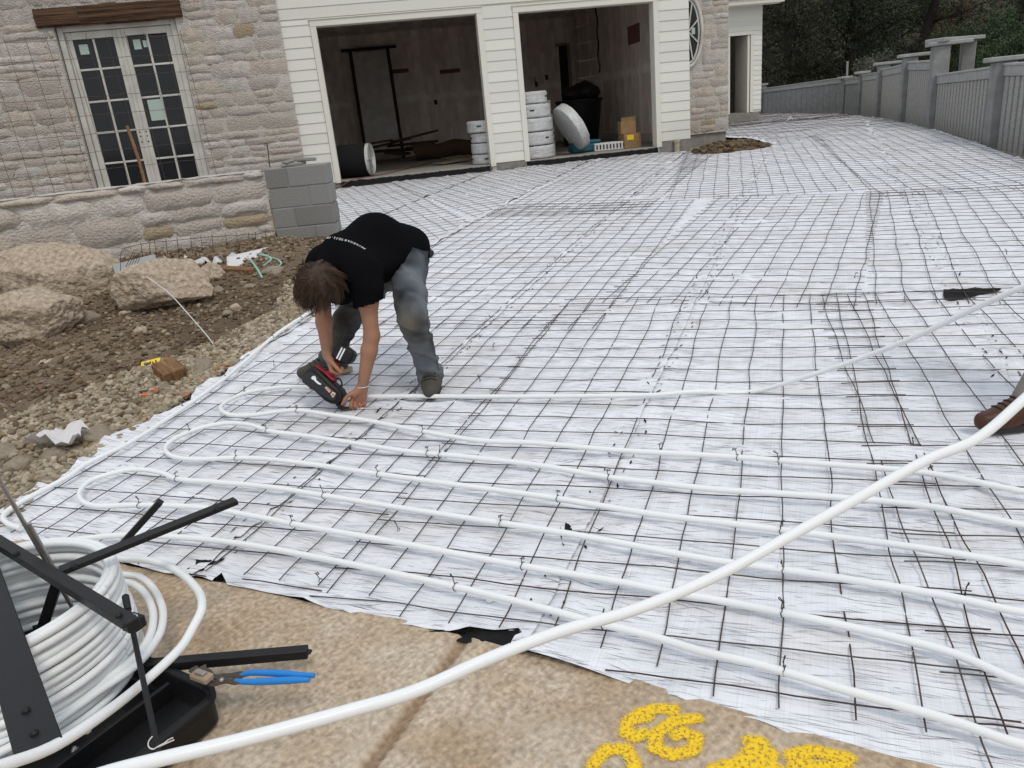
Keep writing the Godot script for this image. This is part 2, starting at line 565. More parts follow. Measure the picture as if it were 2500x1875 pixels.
func make_blanket_outline() -> void:
	var pts := [Vector2(-2.13, -2.75), Vector2(-2.29, -3.02), Vector2(-2.24, -3.19), Vector2(-2.15, -3.32), Vector2(-2.15, -3.69), Vector2(-1.98, -3.88), Vector2(-1.84, -4.12), Vector2(-1.87, -4.30), Vector2(-1.77, -4.45), Vector2(-1.72, -4.75), Vector2(-1.65, -4.93), Vector2(-1.58, -5.21), Vector2(-1.50, -5.41), Vector2(-1.41, -5.51)]
	pts += [Vector2(-1.5, -7.2), Vector2(-1.83, -8.75), Vector2(-2.1, -10.4), Vector2(-2.5, -11.9), Vector2(-2.36, -12.2)]
	pts += [Vector2(-0.05, -12.5), Vector2(0.45, -12.62), Vector2(2.75, -12.92), Vector2(3.1, -12.5), Vector2(3.43, -12.2), Vector2(3.92, -12.1), Vector2(4.45, -12.3), Vector2(4.6, -13.9)]
	pts += [Vector2(4.2, -16.5), Vector2(3.9, -19.9), Vector2(6.9, -20.4), Vector2(7.2, -26.0), Vector2(9.2, -26.0), Vector2(8.7, -19.6), Vector2(8.0, -16.4), Vector2(7.2, -13.3), Vector2(6.6, -11.0), Vector2(6.1, -9.16), Vector2(5.6, -7.0), Vector2(5.0, -5.0), Vector2(4.3, -3.0), Vector2(3.4, -1.0), Vector2(2.6, -0.3)]
	pts += [Vector2(0.93, -1.11), Vector2(0.71, -1.23), Vector2(0.67, -1.26), Vector2(0.55, -1.33), Vector2(0.49, -1.38), Vector2(0.37, -1.45), Vector2(0.28, -1.51), Vector2(0.12, -1.60), Vector2(-0.08, -1.71), Vector2(-0.06, -1.76), Vector2(-0.04, -1.77), Vector2(-0.05, -1.80), Vector2(-0.14, -1.81), Vector2(-0.25, -1.83), Vector2(-0.32, -1.86), Vector2(-0.37, -1.88), Vector2(-0.65, -2.02), Vector2(-0.81, -2.11), Vector2(-1.02, -2.21), Vector2(-1.07, -2.30), Vector2(-1.08, -2.24), Vector2(-1.12, -2.26), Vector2(-1.25, -2.31), Vector2(-1.45, -2.41), Vector2(-1.82, -2.61)]
	blanket = PackedVector2Array(pts)

func strip_coords(p: Vector2) -> Vector2:
	return Vector2((p - SEAM0).dot(ACROSS), (p - SEAM0).dot(ALONG))

func sheet_height(p: Vector2) -> float:
	# the lie of the white sheeting over the ground: long folds across the roll, puckers at the seams
	var q := strip_coords(p)
	var h := 0.008 + 0.006 * n_low.get_noise_2d(p.x * 90.0, p.y * 90.0)
	var r := 1.0 - absf(n_ridge.get_noise_2d(q.x * 55.0 + 30.0 * n_low.get_noise_2d(q.x * 60.0, q.y * 60.0), q.y * 260.0))
	h += 0.019 * pow(maxf(r, 0.0), 10.0)
	var r2 := 1.0 - absf(n_ridge.get_noise_2d(q.x * 190.0 + 500.0, q.y * 620.0))
	h += 0.0065 * pow(maxf(r2, 0.0), 5.0)
	var near := 9.0
	for s in SEAMS: near = minf(near, absf(q.x - s))
	if near < 0.12:
		h += (1.0 - near / 0.12) * (0.005 + 0.014 * n_fine.get_noise_2d(p.x * 300.0, p.y * 300.0))
	return maxf(h, 0.001)

func build_ground() -> void:
	# one sheet of earth, fine where the bare dirt and gravel lie on the left
	var xs := PackedFloat32Array(); var ds := PackedFloat32Array()
	var x := -90.0
	while x < 90.0:
		xs.append(x)
		x += 0.035 if x > -5.6 and x < -1.2 else (0.3 if absf(x) < 9.0 else 4.0)
		if x > -9.0 and xs[-1] < -9.0: x = -9.0
		if x > -5.6 and xs[-1] < -5.6: x = -5.6
	var d := -30.0
	while d < 130.0:
		ds.append(d)
		d += 0.04 if d > 2.2 and d < 8.4 else (0.3 if d > 0.0 and d < 30.0 else 3.0)
		if d > 2.2 and ds[-1] < 2.2: d = 2.2
	var s := Shape.new()
	s.use_color = true
	var dirt := Color(0.17, 0.12, 0.08)
	var dirt2 := Color(0.29, 0.22, 0.155)
	var pale := Color(0.47, 0.41, 0.32)
	for dd in ds:
		for xx in xs:
			var h := land(xx, -dd)
			var e := left_edge(dd) - xx             # how far outside the blanket
			var n1 := n_low.get_noise_2d(xx * 60.0, dd * 60.0)
			var n2 := n_fine.get_noise_2d(xx * 120.0, dd * 120.0)
			var out := sm((e + 0.05) / 0.35) if dd > 0.5 and dd < 11.0 and xx > -9.0 else (1.0 if e > 0 else 0.0)
			if e > 0.0 and dd > 2.0 and dd < 9.0:
				h += out * (0.02 + 0.05 * n1 + 0.028 * n2 + 0.012 * n_fine.get_noise_2d(xx * 420.0, dd * 420.0))
				h += 0.11 * exp(-Vector2(xx + 2.15, dd - 7.55).length_squared() * 2.6)      # heap at the block pier
				h += 0.13 * sm((dd - 6.2) / 1.1) * sm((-xx - 2.2) / 1.2)
			else:
				h -= 0.045
			var band := lerpf(1.05, 0.22, sm((dd - 3.0) / 3.2))
			var gravelly := sm((band + 0.25 * n1 + 0.18 * n2 - e) / 0.2)
			s.tint = dirt.lerp(dirt2, clampf(0.45 + 0.9 * n1 + 0.6 * n2, 0.0, 1.0)).lerp(pale, gravelly)
			if dd > 24.0:                           # wooded slope behind, dropping first, then climbing
				h += -1.2 * sm((dd - 24.0) / 6.0) + 26.0 * sm((dd - 34.0) / 110.0) + 1.2 * n1 * sm((dd - 30.0) / 10.0)
				s.tint = Color(0.10, 0.075, 0.045).lerp(Color(0.06, 0.06, 0.03), clampf(0.5 + n1, 0, 1))
			elif xx > 8.5:
				h -= 0.35 * sm((xx - 8.5) / 3.0)
				s.tint = Color(0.16, 0.12, 0.07)
			s.vert(Vector3(xx, h, -dd), Vector2(xx, dd))
	var w := xs.size()
	for r in ds.size() - 1:
		for k in w - 1:
			var a := r * w + k
			s.quad(a, a + 1, a + w + 1, a + w)
	solo("ground", s, M.earth, "brown earth and gravel of the building plot", "ground", "", "structure")

func slab_edge(x: float) -> float:
	# distance of the slab's far edge at x
	var ks := [-4.0, -2.13, -1.44, -1.11, -0.65, -0.37, -0.08, 0.12, 0.37, 0.55, 0.71, 0.93, 3.0]
	var vs := [3.75, 2.78, 2.40, 2.25, 2.02, 1.885, 1.72, 1.61, 1.46, 1.34, 1.24, 1.12, 0.0]
	for k in ks.size() - 1:
		if x <= ks[k + 1]: return lerpf(vs[k], vs[k + 1], (x - ks[k]) / (ks[k + 1] - ks[k])) + 0.014 + 0.006 * n_fine.get_noise_1d(x * 400.0)
	return 0.0

func slab_y(x: float, z: float) -> float:
	var y := land(x, z) + 0.012 + 0.002 * n_fine.get_noise_2d(x * 150.0, z * 150.0)
	var a := Vector2(-0.21, -1.79); var b := Vector2(-0.62, -1.0)
	var p := Vector2(x, z)
	var off := absf((p - a).dot(Vector2((b - a).y, -(b - a).x).normalized()))
	y -= 0.012 * sm((0.024 - off) / 0.010)                      # tooled joint
	var crack := absf((p - Vector2(-0.12, -1.74)).dot(Vector2(0.93, 0.37)) + 0.035 * n_fine.get_noise_1d(z * 160.0))
	if z < -1.42 and x < 0.1: y -= 0.007 * sm((0.008 - crack) / 0.005)
	return y

func build_slab() -> void:
	var s := Shape.new()
	var rows := 130; var cols := 330
	var pos := func(r: int, k: int) -> Vector3:
		var x := -2.6 + 4.6 * k / (cols - 1.0)
		var e := slab_edge(x)
		var d := lerpf(-0.6, e, pow(r / (rows - 1.0), 0.75))
		return Vector3(x, slab_y(x, -d), -d)
	s.grid(rows, cols, pos)
	s.use_color = true
	for k in s.v.size():        # soil in the joint and the crack, old stains
		var p := s.v[k]
		var deep := clampf((land(p.x, p.z) + 0.009 - p.y) / 0.006, 0.0, 1.0)
		var q := n_low.get_noise_2d(p.x * 160.0, p.z * 160.0) + 0.5 * n_fine.get_noise_2d(p.x * 240.0, p.z * 240.0)
		var rim := sm((p.z + slab_edge(p.x)) / 0.12)
		s.c[k] = Color(1, 1, 1).lerp(Color(0.80, 0.70, 0.58), clampf(0.3 + 0.9 * q, 0.0, 0.8)).lerp(Color(0.42, 0.30, 0.20), deep * 0.75).lerp(Color(0.78, 0.69, 0.58), (1.0 - rim) * 0.4)
	for k in cols - 1:          # the broken edge
		var a: Vector3 = pos.call(rows - 1, k); var b: Vector3 = pos.call(rows - 1, k + 1)
		s.face(b + Vector3(0, -0.09, 0.004), a + Vector3(0, -0.09, 0.004), a, b)
	solo("concrete_pavement", s, M.slab, "tan concrete slab in the foreground with a tooled joint and a crack", "pavement", "", "structure")

func paint_mark(centre: Vector3, w: float, turn: float, strokes: Array, label: String, seed_: int) -> void:
	var s := Shape.new()
	var b := Basis(Vector3.UP, turn)
	s.grid(14, 14, func(r, k):
		var p: Vector3 = centre + b * Vector3((k / 13.0 - 0.5) * w, 0, -(r / 13.0 - 0.5) * w)
		return Vector3(p.x, slab_y(p.x, p.z) + 0.004, p.z))
	for k in s.uv.size(): s.uv[k].y = 1.0 - s.uv[k].y
	var m := StandardMaterial3D.new()
	m.albedo_texture = spray_image(strokes, seed_)
	m.transparency = BaseMaterial3D.TRANSPARENCY_ALPHA_SCISSOR
	m.roughness = 0.85
	solo("utility_paint_mark", s, m, label, "paint mark", "yellow sprayed marks on the slab")

func build_paint() -> void:
	paint_mark(Vector3(0.24, 0.032, -1.409), 0.155, -0.30, [[Vector2(0.86, 0.2), Vector2(0.62, 0.2), Vector2(0.36, 0.34), Vector2(0.2, 0.56), Vector2(0.2, 0.76), Vector2(0.36, 0.8), Vector2(0.46, 0.72)], [Vector2(0.22, 0.5), Vector2(0.5, 0.38)]], "yellow sprayed open curl, farthest left of the pair shaped like sixes", 3)
	paint_mark(Vector3(0.297, 0.032, -1.361), 0.150, -0.30, [[Vector2(0.78, 0.12), Vector2(0.45, 0.22), Vector2(0.2, 0.5), Vector2(0.18, 0.78), Vector2(0.45, 0.88), Vector2(0.76, 0.74), Vector2(0.8, 0.5), Vector2(0.6, 0.42), Vector2(0.5, 0.5)]], "yellow sprayed closed six beside the open curl", 4)
	paint_mark(Vector3(0.144, 0.027, -1.311), 0.15, -0.3, [[Vector2(0.2, 0.6), Vector2(0.35, 0.3), Vector2(0.65, 0.25), Vector2(0.8, 0.5), Vector2(0.85, 0.85)]], "yellow sprayed arch at the lower picture edge, left of the sixes", 5)
	paint_mark(Vector3(0.442, 0.035, -1.282), 0.19, -0.3, [[Vector2(0.1, 0.78), Vector2(0.4, 0.62), Vector2(0.6, 0.3), Vector2(0.66, 0.55), Vector2(0.9, 0.8)], [Vector2(0.45, 0.6), Vector2(0.7, 0.7), Vector2(0.9, 0.9)], [Vector2(0.5, 0.3), Vector2(0.7, 0.45)]], "yellow sprayed peak with a dark streak through it", 6)
	paint_mark(Vector3(0.58, 0.038, -1.237), 0.16, -0.3, [[Vector2(0.12, 0.4), Vector2(0.4, 0.28), Vector2(0.85, 0.34)], [Vector2(0.15, 0.55), Vector2(0.8, 0.5)]], "yellow sprayed bar nearest the white sheeting", 7)

func build_blanket() -> void:
	var names := ["at the garage's left jamb", "in front of the garage pier", "left of the worker, under the tube's bends", "under the worker and the tube's left half", "in the middle, right of the dark stitched seam", "on the right, with a long black slit", "along the concrete fence"]
	for k in SEAMS.size() - 1:
		var t0 := SEAMS[k]; var t1 := SEAMS[k + 1]
		var lo := t0 - (0.08 if k > 0 else 0.0)
		var far: Array = [Vector2(lo, -4.0), Vector2(t1, -4.0), Vector2(t1, 40.0), Vector2(lo, 40.0)].map(func(q): return SEAM0 + ACROSS * q.x + ALONG * q.y)
		var s := Shape.new()
		s.use_color = true
		for poly in Geometry2D.intersect_polygons(blanket, PackedVector2Array(far)):
			if poly.size() < 3 or absf(area(poly)) < 0.05: continue
			var box := Rect2(strip_coords(poly[0]), Vector2.ZERO)
			for p in poly: box = box.expand(strip_coords(p))
			var rows := PackedFloat32Array()
			var y := box.position.y
			while y < box.end.y + 0.05:
				rows.append(y)
				var dist := maxf(0.0, -(SEAM0 + ALONG * y + ACROSS * (box.position.x + box.end.x) * 0.5).y - 2.6)
				y += 0.020 + 0.012 * dist
			var cols := maxi(4, int(box.size.x / (0.032 if box.position.y < 6.0 else 0.06)) + 2)
			var w := cols + 1
			var inside := PackedByteArray()
			var here := PackedInt32Array()
			var flatp := PackedVector2Array()
			for r in rows.size():
				for q in w:
					var t := lerpf(box.position.x, box.end.x, float(q) / cols)
					var p := SEAM0 + ACROSS * t + ALONG * rows[r]
					flatp.append(p)
					inside.append(1 if Geometry2D.is_point_in_polygon(p, poly) else 0)
					here.append(-1)
			var put := func(p: Vector2) -> int:
				var q := strip_coords(p)
				var h := land(p.x, p.y) + sheet_height(p)
				if k > 0 and q.x < t0: h -= 0.006
				h += 0.005 * sm((q.x - t1 + 0.08) / 0.08)
				# rust and dirt that the boots and bars have left
				var st := n_low.get_noise_2d(q.x * 75.0 + 400.0, q.y * 170.0) + 0.4 * n_fine.get_noise_2d(q.x * 160.0, q.y * 300.0)
				s.tint = Color(1, 1, 1).lerp(Color(0.80, 0.74, 0.66), clampf((st - 0.2) * 1.2, 0.0, 0.32))
				return s.vert(Vector3(p.x, h, p.y), Vector2(q.x / 1.15, -q.y / 1.15))
			for r in rows.size() - 1:
				for q in cols:
					var a := r * w + q
					var ids := [a, a + 1, a + w + 1, a + w]
					var n := 0
					for i in ids: n += inside[i]
					if n == 4:
						for i in ids:
							if here[i] < 0: here[i] = put.call(flatp[i])
						s.quad(here[ids[0]], here[ids[1]], here[ids[2]], here[ids[3]])
					elif n > 0:
						for bit in Geometry2D.intersect_polygons(PackedVector2Array([flatp[ids[0]], flatp[ids[1]], flatp[ids[2]], flatp[ids[3]]]), poly):
							var f := []
							for p in bit: f.append(put.call(p))
							var up := area(bit) < 0.0
							for i in range(1, f.size() - 1):
								if up: s.tri(f[0], f[i], f[i + 1])
								else: s.tri(f[0], f[i + 1], f[i])
		solo("insulation_blanket", s, M.fabric, "white woven insulation sheet " + names[k], "insulation sheet", "white sheets laid over the driveway")

func area(p: PackedVector2Array) -> float:
	var a := 0.0
	for k in p.size(): a += p[k].cross(p[(k + 1) % p.size()])
	return a * 0.5

func build_seam_marks() -> void:
	# torn stitching and dirt along the seams: small dark flecks lying on the sheets
	rng.seed = 5
	var s := Shape.new()
	for seam in [-1.26, 0.0, 1.5]:
		var y := -0.8
		while y < 9.0:
			y += rng.randf_range(0.012, 0.10)
			for side in [-0.06, 0.03]:
				if rng.randf() < 0.45: continue
				var p: Vector2 = SEAM0 + ALONG * y + ACROSS * (seam + side + rng.randf_range(-0.02, 0.02))
				if not Geometry2D.is_point_in_polygon(p, blanket): continue
				var l := rng.randf_range(0.006, 0.022) * (1.8 if rng.randf() < 0.08 else 1.0)
				var wd := rng.randf_range(0.002, 0.006)
				var a := rng.randf_range(-0.7, 0.7)
				var u: Vector2 = (ALONG * cos(a) + ACROSS * sin(a)) * l
				var v: Vector2 = (ACROSS * cos(a) - ALONG * sin(a)) * wd
				var f := []
				for q in [-u, v * 0.8 - u * 0.2, u, -v + u * 0.1]:
					var e: Vector2 = p + q
					f.append(Vector3(e.x, land(e.x, e.y) + sheet_height(e) + 0.005, e.y))
				s.face(f[0], f[3], f[2], f[1])
	solo("stitching_flecks", s, M.black_felt, "dark torn stitching and dirt along the sheet seams", "dirt flecks", "", "stuff")

func felt(called: String, rim: Array, label: String, lift := 0.004, bump := 0.012) -> void:
	# a crumpled patch of the black felt under the sheeting
	var s := Shape.new()
	var mid := Vector3.ZERO
	for p in rim: mid += p
	mid /= rim.size()
	var loop := smooth_line(rim + [rim[0]], 0.02)
	var rings := 5
	var n := loop.size()
	for r in rings + 1:
		for k in n:
			var p := mid.lerp(loop[k], float(r) / rings)
			p.y = land(p.x, p.z) + lift + bump * (0.4 + n_fine.get_noise_2d(p.x * 500.0, p.z * 300.0)) + (0.006 * n_fine.get_noise_1d(k * 90.0) if r == rings else 0.0)
			s.vert(p)
	for r in rings:
		for k in n - 1:
			var a := r * n + k
			var nrm := (s.v[a + n] - s.v[a + n + 1]).cross(s.v[a] - s.v[a + n])
			if nrm.y > 0: s.quad(a + n, a + n + 1, a + 1, a)
			else: s.quad(a, a + 1, a + n + 1, a + n)
	solo(called, s, M.black_felt, label, "felt", "black felt showing at gaps in the sheets")

func build_felt() -> void:
	felt("black_felt", [Vector3(-0.337, 0.023, -1.863), Vector3(-0.262, 0.025, -1.834), Vector3(-0.151, 0.027, -1.815), Vector3(-0.049, 0.03, -1.809), Vector3(-0.039, 0.03, -1.782), Vector3(-0.047, 0.029, -1.746), Vector3(-0.145, 0.027, -1.758), Vector3(-0.234, 0.025, -1.794)], "long ragged strip of black felt at the slab's edge near the middle seam", 0.002, 0.016)
	felt("black_felt", [Vector3(-1.194, 0.01, -2.398), Vector3(-1.109, 0.012, -2.367), Vector3(-1.077, 0.013, -2.373), Vector3(-1.116, 0.011, -2.341), Vector3(-1.154, 0.009, -2.307)], "small black felt triangle at the slab's edge beside the white coil", 0.012, 0.012)
	felt("black_felt", [Vector3(2.597, 0.188, -4.332), Vector3(2.697, 0.189, -4.303), Vector3(2.856, 0.189, -4.21), Vector3(2.74, 0.184, -4.177), Vector3(2.601, 0.178, -4.14), Vector3(2.519, 0.177, -4.16)], "black felt slit in the right sheet behind the hanging tube", 0.02, 0.01)
	felt("black_felt", [Vector3(0.137, 0.047, -2.322), Vector3(0.155, 0.047, -2.291), Vector3(0.145, 0.045, -2.247), Vector3(0.131, 0.045, -2.265)], "black felt tear in the middle seam between two tube runs", 0.022, 0.002)

var garage_side := [Vector2(-0.69, -7.27), Vector2(1.17, -11.22)]

func wire_panel(label: String, ox: float, oz: float, deg: float, i0: float, i1: float, j0: float, j1: float, side := 0) -> void:
	var a := deg_to_rad(deg)
	var di := Vector2(cos(a), sin(a)) * CELL
	var dj := Vector2(sin(a), -cos(a)) * CELL
	var o := Vector2(ox, oz)
	var s := Shape.new()
	s.use_color = true
	var seed_ := ox * 37.0 + oz * 11.0
	var ok := func(p: Vector2) -> bool:
		if side != 0:
			var e: Vector2 = garage_side[1] - garage_side[0]
			if signf(e.cross(p - garage_side[0])) != side: return false
		return Geometry2D.is_point_in_polygon(p, blanket)
	for way in 2:
		var from := i0 if way == 0 else j0
		var to := i1 if way == 0 else j1
		var run0 := (j0 if way == 0 else i0) - 0.3
		var run1 := (j1 if way == 0 else i1) + 0.3
		var k := from
		while k <= to + 0.01:
			var wob := n_low.get_noise_2d(seed_ + k * 70.0, way * 300.0)
			var run := PackedVector3Array()
			var q := run0
			s.tint = Color(0.075, 0.040, 0.027).lerp(Color(0.12, 0.105, 0.095), clampf(0.4 + 1.1 * wob + (0.5 if way == 0 and posmod(int(k), 2) == 0 else 0.0), 0.0, 1.0))
			while q <= run1 + 0.001:
				var g := Vector2(k, q) if way == 0 else Vector2(q, k)
				var p: Vector2 = o + di * g.x + dj * g.y
				p += Vector2(n_low.get_noise_2d(p.x * 130.0 + way * 900.0 + k * 40.0, p.y * 130.0), n_low.get_noise_2d(p.y * 130.0 - k * 40.0, p.x * 130.0 + 300.0)) * 0.016
				if ok.call(p):
					var h := land(p.x, p.y) + 0.026 + 0.010 * n_low.get_noise_2d(p.x * 110.0 + seed_, p.y * 110.0) + (0.0054 if way == 1 else 0.0)
					run.append(Vector3(p.x, h, p.y))
				else:
					if run.size() > 1: s.tube(run, 0.0022, 5)
					run = PackedVector3Array()
				q += 0.5
			if run.size() > 1: s.tube(run, 0.0022, 5)
			k += 1.0
	if s.idx.is_empty(): return
	solo("wire_mesh_panel", s, M.rust, label, "wire mesh", "welded wire mesh sheets laid on the white blanket")

func build_mesh() -> void:
	wire_panel("rusty wire mesh sheet under the tube runs in the centre foreground", 0.994, -2.578, 20.4, -9, 3, -8, 14)
	wire_panel("rusty wire mesh sheet at the left, under the tube's bends", -0.17, -3.04, 21.3, -12, -1, -9, 11)
	wire_panel("rusty wire mesh sheet at the right foreground beside the brown shoe", 1.30, -2.44, 17.3, 0, 14, -9, 14)
	wire_panel("rusty wire mesh sheet in mid-driveway with bent stub ends at its near edge", 1.694, -4.595, 28.3, -7, 3, -1, 23, 1)
	wire_panel("rusty wire mesh sheet right behind the worker", -0.05, -5.03, 23.0, -9, 5, -2, 24, 1)
	wire_panel("rusty wire mesh sheet right of the mid-driveway sheet, crossing the far right seam", 2.30, -4.55, 25.0, 0, 13, -2, 22)
	wire_panel("rusty wire mesh sheet in front of the garage's left opening, laid at a slant", -0.977, -8.799, -17.5, -9, 3, -12, 30, -1)
	wire_panel("rusty wire mesh sheet in front of the garage pier, laid at a slant", -0.45, -9.1, -20.0, 0, 20, -12, 30, -1)
	wire_panel("rusty wire mesh sheet below the garage's right opening", 1.905, -8.683, 25.0, -13, 0, -7, 26, 1)
	wire_panel("rusty wire mesh sheet past the stone corner with the dirt heap", 3.366, -8.976, 17.0, -8, 5, -7, 29)
	wire_panel("rusty wire mesh sheet along the fence with the tall double post", 4.3, -8.83, 15.5, -1, 18, -11, 28)
	wire_panel("rusty wire mesh sheet at the far end before the board fence", 6.2, -13.4, 14.0, -14, 14, -3, 34)
	wire_panel("rusty wire mesh sheet farthest off, by the side wing's door", 6.6, -18.4, 10.0, -18, 14, -2, 50)

func build_tube() -> void:
	var g := 0.052
	var path: Array = []
	# from the uncoiler it hangs out to the right, comes back to the worker's hand, then snakes to and fro
	path += [Vector3(-0.743, 0.537, -0.885), Vector3(-0.671, 0.555, -0.891), Vector3(-0.6, 0.566, -0.895), Vector3(-0.463, 0.556, -0.934), Vector3(-0.31, 0.546, -0.984), Vector3(-0.213, 0.537, -1.023), Vector3(-0.091, 0.542, -1.078), Vector3(0.036, 0.542, -1.131), Vector3(0.188, 0.537, -1.182), Vector3(0.356, 0.552, -1.24), Vector3(0.515, 0.587, -1.295), Vector3(0.69, 0.624, -1.361), Vector3(0.857, 0.657, -1.426), Vector3(0.99, 0.671, -1.473), Vector3(1.126, 0.724, -1.535), Vector3(1.317, 0.793, -1.634), Vector3(1.599, 0.879, -1.823), Vector3(1.84, 0.882, -2.089), Vector3(1.938, 0.83, -2.336), Vector3(1.88, 0.773, -2.422), Vector3(1.781, 0.704, -2.504), Vector3(1.699, 0.606, -2.628), Vector3(1.581, 0.464, -2.79), Vector3(1.451, 0.335, -2.957), Vector3(1.264, 0.207, -3.123), Vector3(1.088, 0.116, -3.25)]
	path += [Vector3(0.84, 0.145, -3.247), Vector3(0.636, 0.14, -3.274), Vector3(0.301, 0.134, -3.371), Vector3(-0.112, 0.126, -3.503), Vector3(-0.534, 0.119, -3.648), Vector3(-0.757, 0.115, -3.719), Vector3(-0.874, 0.114, -3.773), Vector3(-1.06, 0.114, -3.937), Vector3(-1.214, 0.112, -4.011), Vector3(-1.357, 0.109, -4.027), Vector3(-1.474, 0.105, -4.007), Vector3(-1.544, 0.1, -3.925), Vector3(-1.563, 0.096, -3.837), Vector3(-1.506, 0.094, -3.734), Vector3(-1.426, 0.094, -3.679), Vector3(-1.302, 0.097, -3.657), Vector3(-1.203, 0.1, -3.663), Vector3(-1.096, 0.103, -3.64), Vector3(-0.916, 0.104, -3.53), Vector3(-0.725, 0.105, -3.41), Vector3(-0.498, 0.106, -3.244), Vector3(-0.178, 0.108, -3.027), Vector3(0.066, 0.112, -2.931), Vector3(0.381, 0.117, -2.771), Vector3(0.752, 0.124, -2.613), Vector3(1.109, 0.13, -2.445), Vector3(1.386, 0.135, -2.302), Vector3(1.603, 0.136, -2.115)]
	path += [Vector3(1.843, 0.139, -1.925), Vector3(1.938, 0.14, -1.814), Vector3(1.754, 0.134, -1.789)]
	path += [Vector3(1.485, 0.129, -1.939), Vector3(1.279, 0.127, -2.104), Vector3(1.018, 0.122, -2.231), Vector3(0.681, 0.116, -2.367), Vector3(0.474, 0.113, -2.472), Vector3(0.333, 0.11, -2.548), Vector3(0.08, 0.107, -2.716), Vector3(-0.229, 0.102, -2.882), Vector3(-0.476, 0.098, -3.003), Vector3(-0.79, 0.096, -3.189), Vector3(-0.988, 0.094, -3.309), Vector3(-1.189, 0.092, -3.42), Vector3(-1.307, 0.092, -3.525), Vector3(-1.441, 0.091, -3.588), Vector3(-1.559, 0.087, -3.584), Vector3(-1.628, 0.084, -3.537), Vector3(-1.677, 0.08, -3.463), Vector3(-1.682, 0.076, -3.376), Vector3(-1.631, 0.075, -3.29), Vector3(-1.542, 0.075, -3.226), Vector3(-1.423, 0.077, -3.186), Vector3(-1.289, 0.08, -3.162), Vector3(-1.12, 0.083, -3.106), Vector3(-0.908, 0.086, -3), Vector3(-0.582, 0.091, -2.82), Vector3(-0.453, 0.093, -2.749), Vector3(-0.169, 0.097, -2.599), Vector3(0.088, 0.101, -2.462), Vector3(0.276, 0.104, -2.349), Vector3(0.451, 0.106, -2.249), Vector3(0.622, 0.109, -2.164), Vector3(0.959, 0.115, -1.992), Vector3(1.158, 0.119, -1.885), Vector3(1.363, 0.122, -1.757)]
	path += [Vector3(1.598, 0.126, -1.601), Vector3(1.654, 0.126, -1.509), Vector3(1.507, 0.122, -1.49)]
	path += [Vector3(1.242, 0.116, -1.575), Vector3(1.083, 0.113, -1.68), Vector3(0.873, 0.109, -1.798), Vector3(0.671, 0.105, -1.901), Vector3(0.562, 0.102, -1.955), Vector3(0.483, 0.101, -1.999), Vector3(0.287, 0.098, -2.118), Vector3(0.07, 0.095, -2.241), Vector3(-0.168, 0.091, -2.365), Vector3(-0.43, 0.087, -2.502), Vector3(-0.776, 0.082, -2.688), Vector3(-1.047, 0.077, -2.834), Vector3(-1.319, 0.072, -2.948), Vector3(-1.489, 0.069, -3.017), Vector3(-1.605, 0.069, -3.109), Vector3(-1.755, 0.067, -3.174), Vector3(-1.864, 0.063, -3.152), Vector3(-1.919, 0.06, -3.102), Vector3(-1.909, 0.057, -2.996), Vector3(-1.841, 0.056, -2.9), Vector3(-1.752, 0.057, -2.849), Vector3(-1.626, 0.06, -2.825), Vector3(-1.432, 0.065, -2.773), Vector3(-1.262, 0.068, -2.713), Vector3(-0.976, 0.073, -2.565), Vector3(-0.852, 0.075, -2.494), Vector3(-0.408, 0.082, -2.261), Vector3(-0.167, 0.085, -2.129), Vector3(0.052, 0.089, -2.014), Vector3(0.253, 0.093, -1.913), Vector3(0.435, 0.096, -1.811), Vector3(0.509, 0.098, -1.773), Vector3(0.702, 0.101, -1.665), Vector3(0.872, 0.105, -1.557), Vector3(0.996, 0.107, -1.465), Vector3(1.09, 0.107, -1.349)]
	path += [Vector3(1.266, 0.11, -1.221), Vector3(1.301, 0.11, -1.142), Vector3(1.19, 0.106, -1.128)]
	path += [Vector3(0.985, 0.101, -1.192), Vector3(0.881, 0.1, -1.272), Vector3(0.72, 0.097, -1.383), Vector3(0.538, 0.094, -1.509), Vector3(0.42, 0.092, -1.576), Vector3(0.287, 0.09, -1.669), Vector3(0.148, 0.087, -1.751), Vector3(0.036, 0.085, -1.825), Vector3(-0.166, 0.081, -1.948), Vector3(-0.391, 0.078, -2.074), Vector3(-0.692, 0.073, -2.237), Vector3(-1.04, 0.067, -2.409), Vector3(-1.334, 0.061, -2.521), Vector3(-1.557, 0.056, -2.579), Vector3(-1.709, 0.052, -2.587)]
	var s := Shape.new()
	s.tube(smooth_line(path, 0.025), 0.0112, 12)
	solo("heating_tube", s, M.tube, "long white heating tube snaking over the wire mesh and hanging across the right foreground", "tube")
	var e := Shape.new()
	e.tube(smooth_line([Vector3(-2.021, 0.045, -2.741), Vector3(-2.102, 0.044, -2.793), Vector3(-2.167, 0.044, -2.865), Vector3(-2.176, 0.045, -2.943), Vector3(-2.128, 0.05, -3.056), Vector3(-2.054, 0.057, -3.201), Vector3(-2.033, 0.062, -3.302), Vector3(-1.91, 0.072, -3.506), Vector3(-1.783, 0.091, -3.922), Vector3(-1.681, 0.115, -4.323), Vector3(-1.564, 0.163, -5.047), Vector3(-1.428, 0.197, -5.49), Vector3(-1.379, 0.226, -5.886), Vector3(-1.401, 0.257, -6.285)], 0.03), 0.0112, 12)
	solo("edge_tube", e, M.tube, "white tube running straight along the blanket's left edge", "tube")

